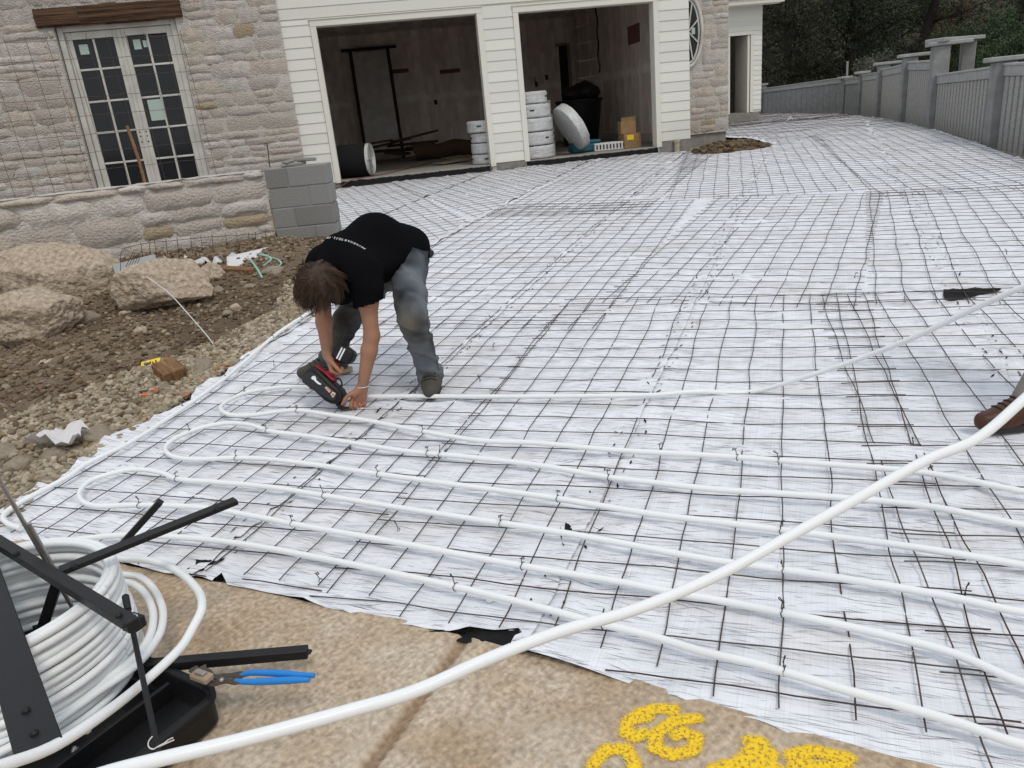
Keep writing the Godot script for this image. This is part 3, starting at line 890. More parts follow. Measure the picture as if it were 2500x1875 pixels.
func tie(p: Vector3, dir: Vector3, label: String, group: String, on_tube := true) -> void:
	# a twist of black wire: a loop round tube or bar and a curled tail standing up
	var s := Shape.new()
	var d := dir.normalized()
	var sd := d.cross(UP).normalized()
	var ring := PackedVector3Array()
	var r := 0.0135 if on_tube else 0.006
	for k in 13:
		var a := TAU * k / 12.0 + 0.6
		ring.append(sd * cos(a) * r + UP * sin(a) * r + d * 0.004 * sin(a * 0.5))
	s.tube(ring, 0.0013, 5)
	var top := UP * r
	var lean := Vector3(rng.randf_range(-0.4, 0.4), 1, rng.randf_range(-0.4, 0.4)).normalized()
	var tall := rng.randf_range(0.012, 0.024)
	var tail: Array = [top * 0.6, top + lean * tall * 0.5, top + lean * tall]
	var tip := top + lean * tall
	var out := Vector3(rng.randf_range(-1, 1), 0.2, rng.randf_range(-1, 1)).normalized()
	tail += [tip + out * 0.010 + UP * 0.003, tip + out * 0.014 - UP * 0.003, tip + out * 0.004 - UP * 0.002, tip - out * 0.008 + UP * 0.002]
	s.tube(smooth_line(tail, 0.004), 0.0015, 5)
	var o := solo("tie_wire", s, M.tie, label, "wire tie", group)
	o.position = p

func build_ties() -> void:
	rng.seed = 91
	var rows := {
		"round the upper leg of the tube's farthest bend, beside the nailer": [Vector3(-1.485, 0.104, -4.005)],
		"on the tube run nearest the worker's boots": [Vector3(-1.107, 0.102, -3.643), Vector3(-0.423, 0.106, -3.192), Vector3(0.554, 0.121, -2.708), Vector3(0.819, 0.125, -2.581), Vector3(0.952, 0.127, -2.515)],
		"on the second tube run from the worker": [Vector3(-1.623, 0.084, -3.54), Vector3(-1.206, 0.092, -3.43), Vector3(-0.388, 0.1, -2.956), Vector3(-0.334, 0.101, -2.929), Vector3(0.325, 0.11, -2.55)],
		"on the third tube run from the worker": [Vector3(-1.273, 0.08, -3.154), Vector3(-0.582, 0.091, -2.82), Vector3(0.122, 0.102, -2.442), Vector3(0.796, 0.112, -2.074)],
		"on the fourth tube run from the worker": [Vector3(-1.493, 0.069, -3.018), Vector3(-0.782, 0.082, -2.693), Vector3(-0.088, 0.092, -2.32), Vector3(0.729, 0.106, -1.87)],
		"on the fifth tube run from the worker": [Vector3(-1.567, 0.062, -2.808), Vector3(-0.861, 0.075, -2.502), Vector3(-0.025, 0.088, -2.053), Vector3(0.659, 0.101, -1.69)],
		"on the nearest tube run, before the slab": [Vector3(-0.235, 0.08, -1.988), Vector3(0.182, 0.088, -1.731), Vector3(0.587, 0.095, -1.48)],
	}
	var nth := ["leftmost", "second from left", "third from left", "fourth from left", "fifth from left", "sixth from left", "seventh from left", "eighth from left", "ninth from left", "tenth from left", "eleventh from left", "twelfth from left", "thirteenth from left", "fourteenth from left", "rightmost"]
	for where in rows:
		var k := 0
		for p in rows[where]:
			tie(p, Vector3(0.93, 0, 0.38), "black wire tie " + where + (", " + nth[k] if rows[where].size() > 1 else ""), "wire ties on the tube")
			k += 1
	var n := 0
	for p in [Vector3(-1.795, 0.09, -3.903), Vector3(-1.688, 0.113, -4.307), Vector3(-1.578, 0.158, -4.98), Vector3(-1.464, 0.186, -5.346), Vector3(-2.177, 0.046, -2.95)]:
		tie(p, Vector3(0.5, 0, -0.86), ["second nearest", "middle", "second farthest", "farthest", "nearest"][n] + " black wire tie on the straight tube along the blanket's left edge", "wire ties on the edge tube")
		n += 1
	n = 0
	for p in [Vector3(-1.438, 0.114, -4.459), Vector3(-0.687, 0.053, -2.14), Vector3(-0.457, 0.066, -2.396), Vector3(-0.312, 0.084, -2.942), Vector3(-0.168, 0.117, -3.786), Vector3(-0.09, 0.142, -4.283), Vector3(0.056, 0.132, -4.025), Vector3(1.153, 0.327, -7.021), Vector3(1.263, 0.235, -5.352), Vector3(1.58, 0.229, -5.085), Vector3(2.259, 0.232, -4.75), Vector3(1.476, 0.126, -2.561), Vector3(1.404, 0.118, -2.321), Vector3(1.155, 0.097, -1.692), Vector3(3.304, 0.264, -4.852)]:
		tie(p, Vector3(0.93, 0, 0.38), "small black wire tie on a mesh crossing without tube, " + nth[n], "wire ties on bare mesh crossings", false)
		n += 1
	# a white plastic cap lying on the sheet
	var c := Shape.new()
	c.lathe(Transform3D.IDENTITY, PackedVector2Array([Vector2(0.0105, 0), Vector2(0.0115, 0.002), Vector2(0.0105, 0.0045), Vector2(0.004, 0.006), Vector2(0.0, 0.0058)]), 16)
	var o := solo("plastic_disc", c, M.tube, "small round white cap lying between the two nearest tube runs", "disc")
	o.position = Vector3(-0.132, 0.042, -1.952)


# ---------------------------------------------------------------- stone, house, courtyard wall, fence
var stone_kinds: Array = []

func make_stone_kinds() -> void:
	# a dozen chiselled faces one unit wide and high, standing one unit proud; they are scaled to the stones
	rng.seed = 401
	for kind in 12:
		var s := Shape.new()
		var nx := 6; var ny := 5
		var ids := []
		for j in ny:
			for i in nx:
				var u := i / (nx - 1.0); var w := j / (ny - 1.0)
				var rim := i == 0 or j == 0 or i == nx - 1 or j == ny - 1
				var corner := (i == 0 or i == nx - 1) and (j == 0 or j == ny - 1)
				var x := u - 0.5 + rng.randf_range(-0.045, 0.045)
				var y := w - 0.5 + rng.randf_range(-0.06, 0.06)
				if corner: x *= rng.randf_range(0.78, 0.97); y *= rng.randf_range(0.76, 0.97)
				var z := rng.randf_range(-0.1, 0.42) if rim else rng.randf_range(0.66, 1.0)
				ids.append(s.vert(Vector3(x, y, z)))
		for j in ny - 1:
			for i in nx - 1:
				var a: int = j * nx + i
				if rng.randf() < 0.5: s.quad(ids[a], ids[a + 1], ids[a + nx + 1], ids[a + nx])
				else: s.quad(ids[a + 1], ids[a + nx + 1], ids[a + nx], ids[a])
		stone_kinds.append(s.mesh())

func lay_stones(parent: Node3D, x0: float, x1: float, y0: float, y1: float, z: float, hs: Vector2, ws: Vector2, proud: Vector2, skip: Openings, most := 300, ochre := 0.035) -> int:
	var count := 0
	var y := y0
	while y < y1 - 0.03 and count < most:
		var h := minf(rng.randf_range(hs.x, hs.y), y1 - y)
		var x := x0 + rng.randf_range(-0.2, 0.0)
		while x < x1 - 0.02 and count < most:
			var w := rng.randf_range(ws.x, ws.y)
			if x + w > x1 or x1 - (x + w) < 0.09: w = x1 - x
			var split := rng.randf() < 0.22 and h > 0.13
			for part_ in (2 if split else 1):
				var hh := h * (0.5 if split else 1.0)
				var c := Vector2(x + w * 0.5, y + hh * (part_ + 0.5) + rng.randf_range(-0.008, 0.008))
				var a := maxf(x, x0); var b := x + w
				for cut in skip.spans(c.y, hh):
					if a < cut.y and b > cut.x:
						if cut.x - a > b - cut.y: b = minf(b, cut.x)
						else: a = maxf(a, cut.y)
				if b - a < 0.06: continue
				var o := MeshInstance3D.new()
				o.name = "stone"
				o.mesh = stone_kinds[rng.randi() % 12]
				o.material_override = M["stone4"] if rng.randf() < ochre else M["stone%d" % [0, 1, 2, 3, 5][rng.randi() % 5]]
				parent.add_child(o, true)
				o.position = Vector3((a + b) * 0.5, c.y, z)
				o.rotation.z = rng.randf_range(-0.03, 0.03)
				o.scale = Vector3((b - a) * 0.985, hh * 0.98, rng.randf_range(proud.x, proud.y))
				count += 1
			x += w
		y += h
	return count

class Openings:
	# rectangles in a wall that carry no stone
	var holes: Array = []
	func spans(y: float, h: float) -> Array:
		var out := []
		for r in holes:
			if y + h * 0.5 > r.position.y and y - h * 0.5 < r.end.y: out.append(Vector2(r.position.x, r.end.x))
		return out

func rough_panel(x0: float, x1: float, y0: float, y1: float, z: float, amp: float, holes: Array, step := 0.06) -> Shape:
	# an uneven mortar face with openings left out
	var s := Shape.new()
	var nx := int((x1 - x0) / step) + 1; var ny := int((y1 - y0) / step) + 1
	for j in ny + 1:
		for i in nx + 1:
			var x := lerpf(x0, x1, float(i) / nx); var y := lerpf(y0, y1, float(j) / ny)
			for r in holes:      # pull the points next to an opening onto its edge
				if absf(x - r.position.x) < step * 0.5: x = r.position.x
				if absf(x - r.end.x) < step * 0.5: x = r.end.x
				if absf(y - r.end.y) < step * 0.5: y = r.end.y
			s.vert(Vector3(x, y, z + amp * n_fine.get_noise_2d(x * 260.0, y * 260.0) + amp * 0.7 * n_low.get_noise_2d(x * 300.0, y * 300.0)))
	for j in ny:
		for i in nx:
			var a := j * (nx + 1) + i
			var m := (s.v[a] + s.v[a + nx + 2]) * 0.5
			var open := false
			for r in holes: open = open or r.has_point(Vector2(m.x, m.y))
			if not open: s.quad(a, a + 1, a + nx + 2, a + nx + 1)
	return s

func lap_boards(parent: Node3D, x0: float, x1: float, y0: float, y1: float, z: float, expose := 0.1505) -> void:
	var y := y0
	while y < y1 - 0.01:
		var h := minf(expose, y1 - y)
		var s := Shape.new()
		var t := Transform3D(Basis(Vector3(1, 0, 0), 0.0), Vector3(0, 0, z))
		var p := PackedVector2Array([Vector2(0.006, y - 0.004), Vector2(0.0205, y - 0.004), Vector2(0.0225, y - 0.001), Vector2(0.010, y + h + 0.012), Vector2(0.002, y + h + 0.012)])
		var b := Basis(Vector3(0, 0, 1), Vector3(0, 1, 0), Vector3(-1, 0, 0))      # outline x to z, its depth along the wall
		s.prism(Transform3D(b, Vector3(0, 0, z)), p, -x1 + rng.randf_range(0.0, 0.004), -x0)
		part("board", s, M.siding if rng.randf() < 0.6 else M.siding_b, parent)
		y += h

func casing(parent: Node3D, x0: float, x1: float, top: float, w: float, bottom := -0.03) -> void:
	# flat trim round an opening: two legs butting a head, a thin cap over it, and the lining behind
	var t := holder("door_trim", parent)
	part("jamb", span(Vector3(x0 - w, bottom, 0.002), Vector3(x0, top, 0.034), 0.003), M.trim, t)
	part("jamb", span(Vector3(x1, bottom, 0.002), Vector3(x1 + w, top, 0.034), 0.003), M.trim, t)
	part("head", span(Vector3(x0 - w, top + 0.001, 0.002), Vector3(x1 + w, top + w, 0.036), 0.003), M.trim, t)
	part("drip_cap", span(Vector3(x0 - w - 0.012, top + w + 0.001, 0.0), Vector3(x1 + w + 0.012, top + w + 0.017, 0.05), 0.003), M.trim, t)
	part("lining", span(Vector3(x0 - 0.018, 0.0, -0.17), Vector3(x0, top, 0.0)), M.trim, t)
	part("lining", span(Vector3(x1, 0.0, -0.17), Vector3(x1 + 0.018, top, 0.0)), M.trim, t)
	part("lining", span(Vector3(x0, top, -0.17), Vector3(x1, top + 0.018, 0.0)), M.trim, t)

func french_door(parent: Node3D) -> void:
	var d := holder("french_door", parent)
	var zf := -0.05
	var x0 := -5.92; var x1 := -4.32; var top := 2.45; var bot := -0.12
	for q in [[x0, x0 + 0.075], [x1 - 0.075, x1]]:
		part("frame_jamb", span(Vector3(q[0], bot, zf - 0.06), Vector3(q[1], top, zf + 0.05), 0.006), M.door_white, d)
	part("frame_head", span(Vector3(x0 + 0.075, top - 0.065, zf - 0.06), Vector3(x1 - 0.075, top, zf + 0.045), 0.006), M.door_white, d)
	for leaf in 2:
		var a := x0 + 0.079 if leaf == 0 else -5.112
		var b := -5.126 if leaf == 0 else x1 - 0.079
		var st := 0.082
		part("stile", span(Vector3(a, bot, zf - 0.03), Vector3(a + st, top - 0.07, zf + 0.014), 0.004), M.door_white, d)
		part("stile", span(Vector3(b - st, bot, zf - 0.03), Vector3(b, top - 0.07, zf + 0.014), 0.004), M.door_white, d)
		part("rail", span(Vector3(a + st, top - 0.165, zf - 0.03), Vector3(b - st, top - 0.07, zf + 0.014), 0.004), M.door_white, d)
		part("rail", span(Vector3(a + st, bot, zf - 0.03), Vector3(b - st, bot + 0.28, zf + 0.014), 0.004), M.door_white, d)
		var mx := (a + b) * 0.5
		var ys := [0.16, 0.598, 1.028, 1.455, 1.885, 2.285]
		part("muntin", span(Vector3(mx - 0.015, 0.16, zf - 0.022), Vector3(mx + 0.015, 2.285, zf + 0.008), 0.004), M.door_white, d)
		for r in 5:
			if r > 0:
				part("muntin", span(Vector3(a + st, ys[r] - 0.014, zf - 0.022), Vector3(mx - 0.0155, ys[r] + 0.014, zf + 0.007), 0.004), M.door_white, d)
				part("muntin", span(Vector3(mx + 0.0155, ys[r] - 0.014, zf - 0.022), Vector3(b - st, ys[r] + 0.014, zf + 0.007), 0.004), M.door_white, d)
			for c in 2:
				var l := a + st if c == 0 else mx + 0.015
				var rr := mx - 0.015 if c == 0 else b - st
				part("pane", span(Vector3(l, ys[r] + 0.014, zf - 0.012), Vector3(rr, ys[r + 1] - 0.014, zf - 0.008)), M.glass, d)
		for y in [0.99, 0.93, 0.85]:
			var hole := Shape.new()
			var hx := b - 0.04 if leaf == 0 else a + 0.04
			hole.lathe(Transform3D(Basis(Vector3.RIGHT, PI / 2), Vector3(hx, y, zf + 0.0135)), PackedVector2Array([Vector2(0.011, 0), Vector2(0.011, 0.002), Vector2(0.0, 0.002)]), 10)
			part("lock_hole", hole, M.dark, d)
	part("astragal", span(Vector3(-5.142, bot, zf + 0.016), Vector3(-5.096, top - 0.075, zf + 0.034), 0.004), M.door_white, d)
	part("threshold", span(Vector3(x0, bot - 0.06, zf - 0.08), Vector3(x1, bot - 0.002, zf + 0.07)), M.concrete, d)
	# paper stickers left on the panes
	for q in [[-5.70, 2.09, 0.12, 0.13], [-4.965, 2.10, 0.10, 0.13], [-4.835, 2.12, 0.06, 0.09], [-4.965, 1.13, 0.22, 0.29]]:
		part("sticker", span(Vector3(q[0], q[1], zf - 0.0075), Vector3(q[0] + q[2], q[1] + q[3], zf - 0.0065)), M.paper, d)

func build_house() -> void:
	make_stone_kinds()
	M.siding_b = shade(M.siding, 0.94)
	var h := thing("house", "limestone and cream clapboard house with two open garage bays", "house", HOUSE, TURN)
	rng.seed = 55
	# left wing: mortared limestone round the French door
	var door := Rect2(-5.94, -1.2, 1.64, 3.66)
	var beam := Rect2(-6.14, 2.45, 1.95, 0.245)
	var sw := holder("stone_wall", h)
	part("mortar", rough_panel(-9.5, -2.885, -1.1, 3.35, 0.05, 0.012, [door, beam]), M.mortar, sw)
	var skip := Openings.new()
	skip.holes = [door.grow(0.005), beam]
	lay_stones(sw, -8.1, -2.88, -0.55, 3.3, 0.048, Vector2(0.10, 0.23), Vector2(0.20, 0.60), Vector2(0.016, 0.034), skip, 295)
	part("corner_face", span(Vector3(-2.90, -1.1, -0.02), Vector3(-2.882, 3.35, 0.052)), M.mortar, sw)
	for q in [[-5.95, -5.935, -1.2, 2.45], [-4.305, -4.29, -1.2, 2.45]]:
		part("reveal", span(Vector3(q[0], q[2], -0.13), Vector3(q[1], q[3], 0.055)), M.mortar, sw)
	part("backing", span(Vector3(-9.5, -1.1, -0.18), Vector3(-5.951, 3.35, 0.03)), M.mortar, sw)
	part("backing", span(Vector3(-4.289, -1.1, -0.18), Vector3(-2.99, 3.35, 0.03)), M.mortar, sw)
	part("backing", span(Vector3(-5.951, 2.452, -0.18), Vector3(-4.289, 3.35, 0.03)), M.mortar, sw)
	var lb := Shape.new()
	var rows := 5
	for j in rows:          # hewn beam, a little crooked
		for i in 25:
			var u := i / 24.0
			var ang: float = [0.0, 0.08, 0.5, 0.92, 1.0][j]
			var y := 2.452 + 0.235 * ang + 0.010 * n_low.get_noise_2d(i * 30.0, j * 200.0) + 0.006 * sin(u * 7.0 + j)
			var z := (0.115 if j > 0 and j < 4 else 0.095) + 0.008 * n_fine.get_noise_2d(i * 80.0, j * 90.0)
			lb.vert(Vector3(-6.13 + 1.93 * u + (0.01 * (j % 2)), y, z), Vector2(ang, u))
	for j in rows - 1:
		for i in 24: lb.quad(j * 25 + i, j * 25 + i + 1, j * 25 + i + 26, j * 25 + i + 25)
	for j in [0, 4]:
		for i in 24:
			var a: Vector3 = lb.v[j * 25 + i]; var b: Vector3 = lb.v[j * 25 + i + 1]
			var back := Vector3(0, 0, -0.24)
			if j == 0: lb.face(a + back, b + back, b, a)
			else: lb.face(a, b, b + back, a + back)
	for e in [0, 24]:
		for j in 4:
			var a: Vector3 = lb.v[j * 25 + e]; var b: Vector3 = lb.v[(j + 1) * 25 + e]
			var back := Vector3(0, 0, -0.24)
			if e == 0: lb.face(a + back, a, b, b + back)
			else: lb.face(a, a + back, b + back, b)
	for k in lb.uv.size(): lb.uv[k] = Vector2(lb.v[k].y * 1.5, lb.v[k].x * 0.3)
	part("lintel", lb, M.beam, h).set_meta("label", "weathered brown wooden beam over the French door")
	var ck := Shape.new()
	for run in [[-6.1, -4.25, 2.60], [-5.5, -4.6, 2.525]]:
		var pts := PackedVector3Array()
		for k in 30: pts.append(Vector3(lerpf(run[0], run[1], k / 29.0), run[2] + 0.012 * n_fine.get_noise_1d(k * 60.0 + run[2] * 900.0), 0.1165))
		ck.tube(pts, 0.0022, 4)
	part("split", ck, M.dark, h)
	french_door(h)
	part("dim_room", span(Vector3(-6.6, -0.2, -3.0), Vector3(-3.6, -0.15, -0.19)), M.concrete, h)
	part("dim_room", span(Vector3(-6.6, -0.2, -3.1), Vector3(-3.6, 2.7, -3.0)), M.drywall, h)
	part("dim_room", span(Vector3(-6.7, -0.2, -3.0), Vector3(-6.6, 2.7, -0.19)), M.drywall, h)
	part("dim_room", span(Vector3(-3.6, -0.2, -3.0), Vector3(-3.5, 2.7, -0.19)), M.drywall, h)
	part("dim_room", span(Vector3(-6.7, 2.7, -3.1), Vector3(-3.5, 2.8, -0.19)), M.drywall, h)
	# garage front: sheathing with two openings, lap boards, trim
	var core := holder("garage_wall", h)
	for q in [[-2.98, -2.4, -0.1, 3.35], [0.02, 0.62, -0.1, 3.35], [2.80, 3.36, -0.1, 3.35], [-2.4, 0.02, 2.218, 3.35], [0.62, 2.80, 2.188, 3.35]]:
		part("sheathing", span(Vector3(q[0], q[2], -0.16), Vector3(q[1], q[3], 0.0)), M.trim, core)
	var sd := holder("siding", h)
	lap_boards(sd, -2.882, -2.47, -0.02, 2.30, 0.0)
	lap_boards(sd, 0.082, 0.555, 0.02, 2.28, 0.0)
	lap_boards(sd, 2.872, 3.37, 0.08, 2.25, 0.0)
	lap_boards(sd, -2.882, 3.37, 2.318, 3.3, 0.0)
	part("corner_board", span(Vector3(3.345, 0.06, -0.6), Vector3(3.369, 3.3, -0.001)), M.siding, sd)
	casing(h, -2.382, 0.0, 2.2, 0.085)
	casing(h, 0.64, 2.782, 2.17, 0.085, -0.01)
	# slab and the two stub walls it shows
	part("garage_floor", span(Vector3(-2.98, -0.35, -6.7), Vector3(3.36, -0.002, -0.012), 0.01), M.concrete, h)
	part("stem_wall", span(Vector3(0.09, -0.35, -0.0115), Vector3(0.56, 0.018, 0.012)), M.curb, h)
	part("stem_wall", span(Vector3(2.84, -0.35, -0.0115), Vector3(3.36, 0.075, 0.016)), M.curb, h)
	part("stem_wall", span(Vector3(-2.88, -0.35, -0.0115), Vector3(-2.40, -0.03, 0.012)), M.curb, h)
	# inside the garage
	part("back_wall", boxed(Vector3(0.2, 1.35, -6.55), Vector3(6.4, 2.9, 0.1)), M.drywall, h)
	part("side_wall", boxed(Vector3(-2.95, 1.35, -3.3), Vector3(0.1, 2.9, 6.4)), M.drywall, h)
	part("side_wall", boxed(Vector3(3.27, 1.35, -3.34), Vector3(0.1, 2.9, 6.36)), M.drywall, h)
	part("ceiling", boxed(Vector3(0.2, 2.78, -3.33), Vector3(6.3, 0.1, 6.34)), M.drywall, h)
	part("front_inside", boxed(Vector3(-2.65, 1.35, -0.21), Vector3(0.5, 2.7, 0.08)), M.drywall, h)
	part("front_inside", boxed(Vector3(0.32, 1.35, -0.21), Vector3(0.56, 2.7, 0.08)), M.drywall, h)
	part("baseboard", boxed(Vector3(3.21, 0.09, -3.3), Vector3(0.016, 0.14, 6.3), 0.003), M.door_white, h)
	var inner := holder("inner_door", h)
	var dl := Vector3(2.796, 2.169, -6.49); var dr := Vector3(2.997, 2.153, -6.49)
	part("opening", span(Vector3(dl.x, 0.0, -6.497), Vector3(dr.x, dl.y - 0.04, -6.488)), M.dark, inner)
	part("jamb", span(Vector3(dr.x, 0.0, -6.498), Vector3(dr.x + 0.07, dl.y, -6.47), 0.003), M.card_pale, inner)
	part("head", span(Vector3(dl.x - 0.08, dl.y - 0.04, -6.498), Vector3(dr.x, dl.y + 0.02, -6.472), 0.003), M.card_pale, inner)
	var pp := Vector3(3.69, 1.92, -3)
	part("red_patch", span(Vector3(3.2185, pp.y - 0.17, -2.6), Vector3(3.2195, pp.y + 0.15, -1.9)), mat(0.20, 0.09, 0.07, 0.9), h)
	for q in [Vector3(-1.018, 1.906, -6.49), Vector3(0.175, 1.806, -6.49)]:
		part("tape_patch", span(q + Vector3(-0.24, -0.05, -0.008), q + Vector3(0.24, 0.04, -0.006)), mat(0.17, 0.085, 0.065, 0.9), h)
	for q in [Vector3(-0.242, 1.157, -6.49), Vector3(2.198, 1.342, -6.49), Vector3(2.458, 1.473, -6.49)]:
		part("outlet_box", boxed(q + Vector3(0, 0, -0.004), Vector3(0.07, 0.11, 0.006), 0.002), M.dark, h)
	var lead := Shape.new()
	lead.tube(smooth_line([Vector3(2.179, 1.508, -6.48), Vector3(2.159, 1.427, -6.46), Vector3(2.194, 1.338, -6.47)], 0.03), 0.012, 6)
	part("loose_cable", lead, M.dark, h)
	# wing set back on the right: limestone with the oval window
	var ov := Vector2(3.60, 1.74)
	var ow := holder("stone_wing", h)
	part("mortar", rough_panel(3.34, 4.33, 0.10, 3.35, -0.62, 0.010, []), M.mortar, ow)
	var s2 := Openings.new()
	s2.holes = [Rect2(3.30, 1.20, 0.56, 1.08)]
	lay_stones(ow, 3.34, 4.33, 0.12, 3.3, -0.622, Vector2(0.11, 0.24), Vector2(0.18, 0.42), Vector2(0.016, 0.03), s2, 120, 0.06)
	part("core", span(Vector3(3.365, 0.10, -7.0), Vector3(4.325, 3.35, -0.64)), M.mortar, ow)
	part("foundation", span(Vector3(3.36, -0.5, -7.0), Vector3(4.30, 0.10, -0.655)), M.curb, ow)
	var ring := Shape.new()
	var win := holder("oval_window", h)
	for q in [[0.0, 0.045], [0.052, 0.03]]:
		var loop := PackedVector3Array()
		for k in 49:
			var a := TAU * k / 48.0
			loop.append(Vector3(ov.x + (0.245 - q[0]) * cos(a), ov.y + (0.535 - q[0]) * sin(a), -0.585 - q[0] * 0.3))
		ring.tube(loop, q[1] * 0.62, 8, false)
	part("frame", ring, M.door_white, win)
	var oval := PackedVector2Array()
	for k in 40: oval.append(ov + Vector2(0.235 * cos(TAU * k / 40.0), 0.525 * sin(TAU * k / 40.0)))
	var gl := Shape.new(); gl.prism(Transform3D.IDENTITY, oval, -0.597, -0.594)
	part("pane", gl, mat(0.012, 0.014, 0.016, 0.06), win)
	for k in 8:
		var a := TAU * (k + 0.5) / 8.0
		var tip := Vector3(ov.x + 0.19 * cos(a), ov.y + 0.46 * sin(a), -0.583)
		part("muntin", bar_shape(Vector3(ov.x, ov.y, -0.583), tip, 0.022, 0.014, Vector3(0, 0, 1)), M.door_white, win)
	part("sticker", span(Vector3(3.665, 1.70, -0.5935), Vector3(3.725, 1.80, -0.5925)), M.paper, win)
	# side wing farther back: boards, an open door, a shingled eave
	var wz := -7.0
	var sg := holder("side_wing", h)
	lap_boards(sg, 4.33, 7.24, 0.26, 2.12, wz, 0.118)
	lap_boards(sg, 7.96, 8.18, 0.26, 2.12, wz, 0.118)
	lap_boards(sg, 4.33, 8.18, 2.14, 2.72, wz, 0.118)
	part("trim", span(Vector3(7.25, 2.045, wz + 0.004), Vector3(7.95, 2.13, wz + 0.04), 0.003), M.trim, sg)
	part("trim", span(Vector3(7.245, 0.2, wz + 0.004), Vector3(7.315, 2.04, wz + 0.038), 0.003), M.trim, sg)
	part("trim", span(Vector3(7.87, 0.2, wz + 0.004), Vector3(7.95, 2.04, wz + 0.038), 0.003), M.trim, sg)
	part("sheathing", span(Vector3(4.33, -0.4, wz - 0.12), Vector3(7.25, 2.75, wz)), M.trim, sg)
	part("sheathing", span(Vector3(7.93, 0.2, wz - 0.12), Vector3(8.18, 2.75, wz)), M.trim, sg)
	part("sheathing", span(Vector3(7.25, 2.1, wz - 0.12), Vector3(7.93, 2.75, wz)), M.trim, sg)
	part("jamb", span(Vector3(7.80, 0.2, wz - 0.7), Vector3(7.86, 2.04, wz + 0.002)), M.trim, sg)
	part("foundation", span(Vector3(7.0, -0.4, wz - 0.1), Vector3(8.13, 0.2, wz + 0.01)), M.curb, sg)
	part("side_face", span(Vector3(8.14, 0.2, wz - 3.0), Vector3(8.178, 2.75, wz - 0.121)), M.siding, sg)
	part("room", span(Vector3(4.4, 0.0, wz - 2.9), Vector3(8.13, 2.6, wz - 2.8)), M.drywall, sg)
	part("room", span(Vector3(6.4, 0.0, wz - 2.8), Vector3(6.5, 2.6, wz - 0.125)), M.drywall, sg)
	part("room", span(Vector3(6.5, 0.0, wz - 2.8), Vector3(8.13, 0.21, wz - 0.125)), M.concrete, sg)
	part("room", span(Vector3(6.4, 2.62, wz - 2.8), Vector3(8.13, 2.7, wz - 0.125)), M.drywall, sg)
	var eave := holder("roof", h)
	part("fascia", span(Vector3(4.3, 2.70, wz), Vector3(8.56, 2.86, wz + 0.40), 0.004), M.trim, eave)
	for r in 4:
		var x := 4.3
		while x < 8.55:
			var w := rng.randf_range(0.10, 0.19)
			var s := Shape.new()
			var p0 := Vector3(x + w * 0.5, 2.885 + r * 0.085, wz + 0.34 - r * 0.15)
			s.box(Transform3D(Basis(Vector3.RIGHT, 0.5), p0), Vector3(w - 0.008, 0.014, 0.24), 0.002)
			part("shingle", s, [M.shingle, M.shingle_b, M.shingle_c][rng.randi() % 3], eave)
			x += w
	# closing the volume: roof slab over everything
	part("roof_deck", boxed(Vector3(-3.0, 3.42, -3.6), Vector3(13.4, 0.14, 7.9)), M.shingle, eave)
	part("roof_deck", boxed(Vector3(6.4, 3.2, wz - 1.7), Vector3(4.3, 0.12, 2.9)), M.shingle, eave)
	# pipes standing at the corner
	for q in [[Vector3(3.101, 0.596, -13.027), 0.13, "short cream drain pipe capped at the garage's right jamb"], [Vector3(4.287, 0.627, -14.588), 0.16, "cream drain pipe standing at the stone corner"]]:
		var p := Shape.new()
		var r := 0.045
		p.lathe(Transform3D.IDENTITY, PackedVector2Array([Vector2(r, -0.2), Vector2(r, q[1]), Vector2(r * 1.22, q[1] + 0.005), Vector2(r * 1.22, q[1] + 0.05), Vector2(r * 0.9, q[1] + 0.05), Vector2(r * 0.85, q[1] - 0.02), Vector2(0, q[1] - 0.02)]), 18)
		solo("drain_pipe", p, M.pvc, q[2], "pipe").position = q[0]
	# black felt tucked along the slab's edge
	for q in [[-2.38, -0.02, "ragged black felt strip under the garage's left opening"], [0.58, 2.80, "ragged black felt strip under the garage's right opening"]]:
		var f := Shape.new()
		var n := 70
		for k in n + 1:
			var x := lerpf(q[0], q[1], k / float(n))
			for j in 4:
				f.vert(Vector3(x, [-0.018, -0.05, -0.10, -0.15][j] + 0.016 * n_fine.get_noise_2d(x * 500.0, j * 300.0), [0.004, 0.03, 0.045, 0.075][j] + 0.012 * n_fine.get_noise_2d(x * 400.0 + 90.0, j * 200.0)))
		for k in n:
			for j in 3:
				var a := k * 4 + j
				f.quad(a + 1, a + 5, a + 4, a)
		var o := solo("black_felt", f, M.black_felt, q[2], "felt", "black felt showing at gaps in the sheets")
		o.position = HOUSE; o.rotation.y = TURN

func bar_shape(a: Vector3, b: Vector3, w: float, t: float, up := Vector3.UP, bevel := 0.002) -> Shape:
	var s := Shape.new()
	s.bar(a, b, w, t, up, bevel)
	return s

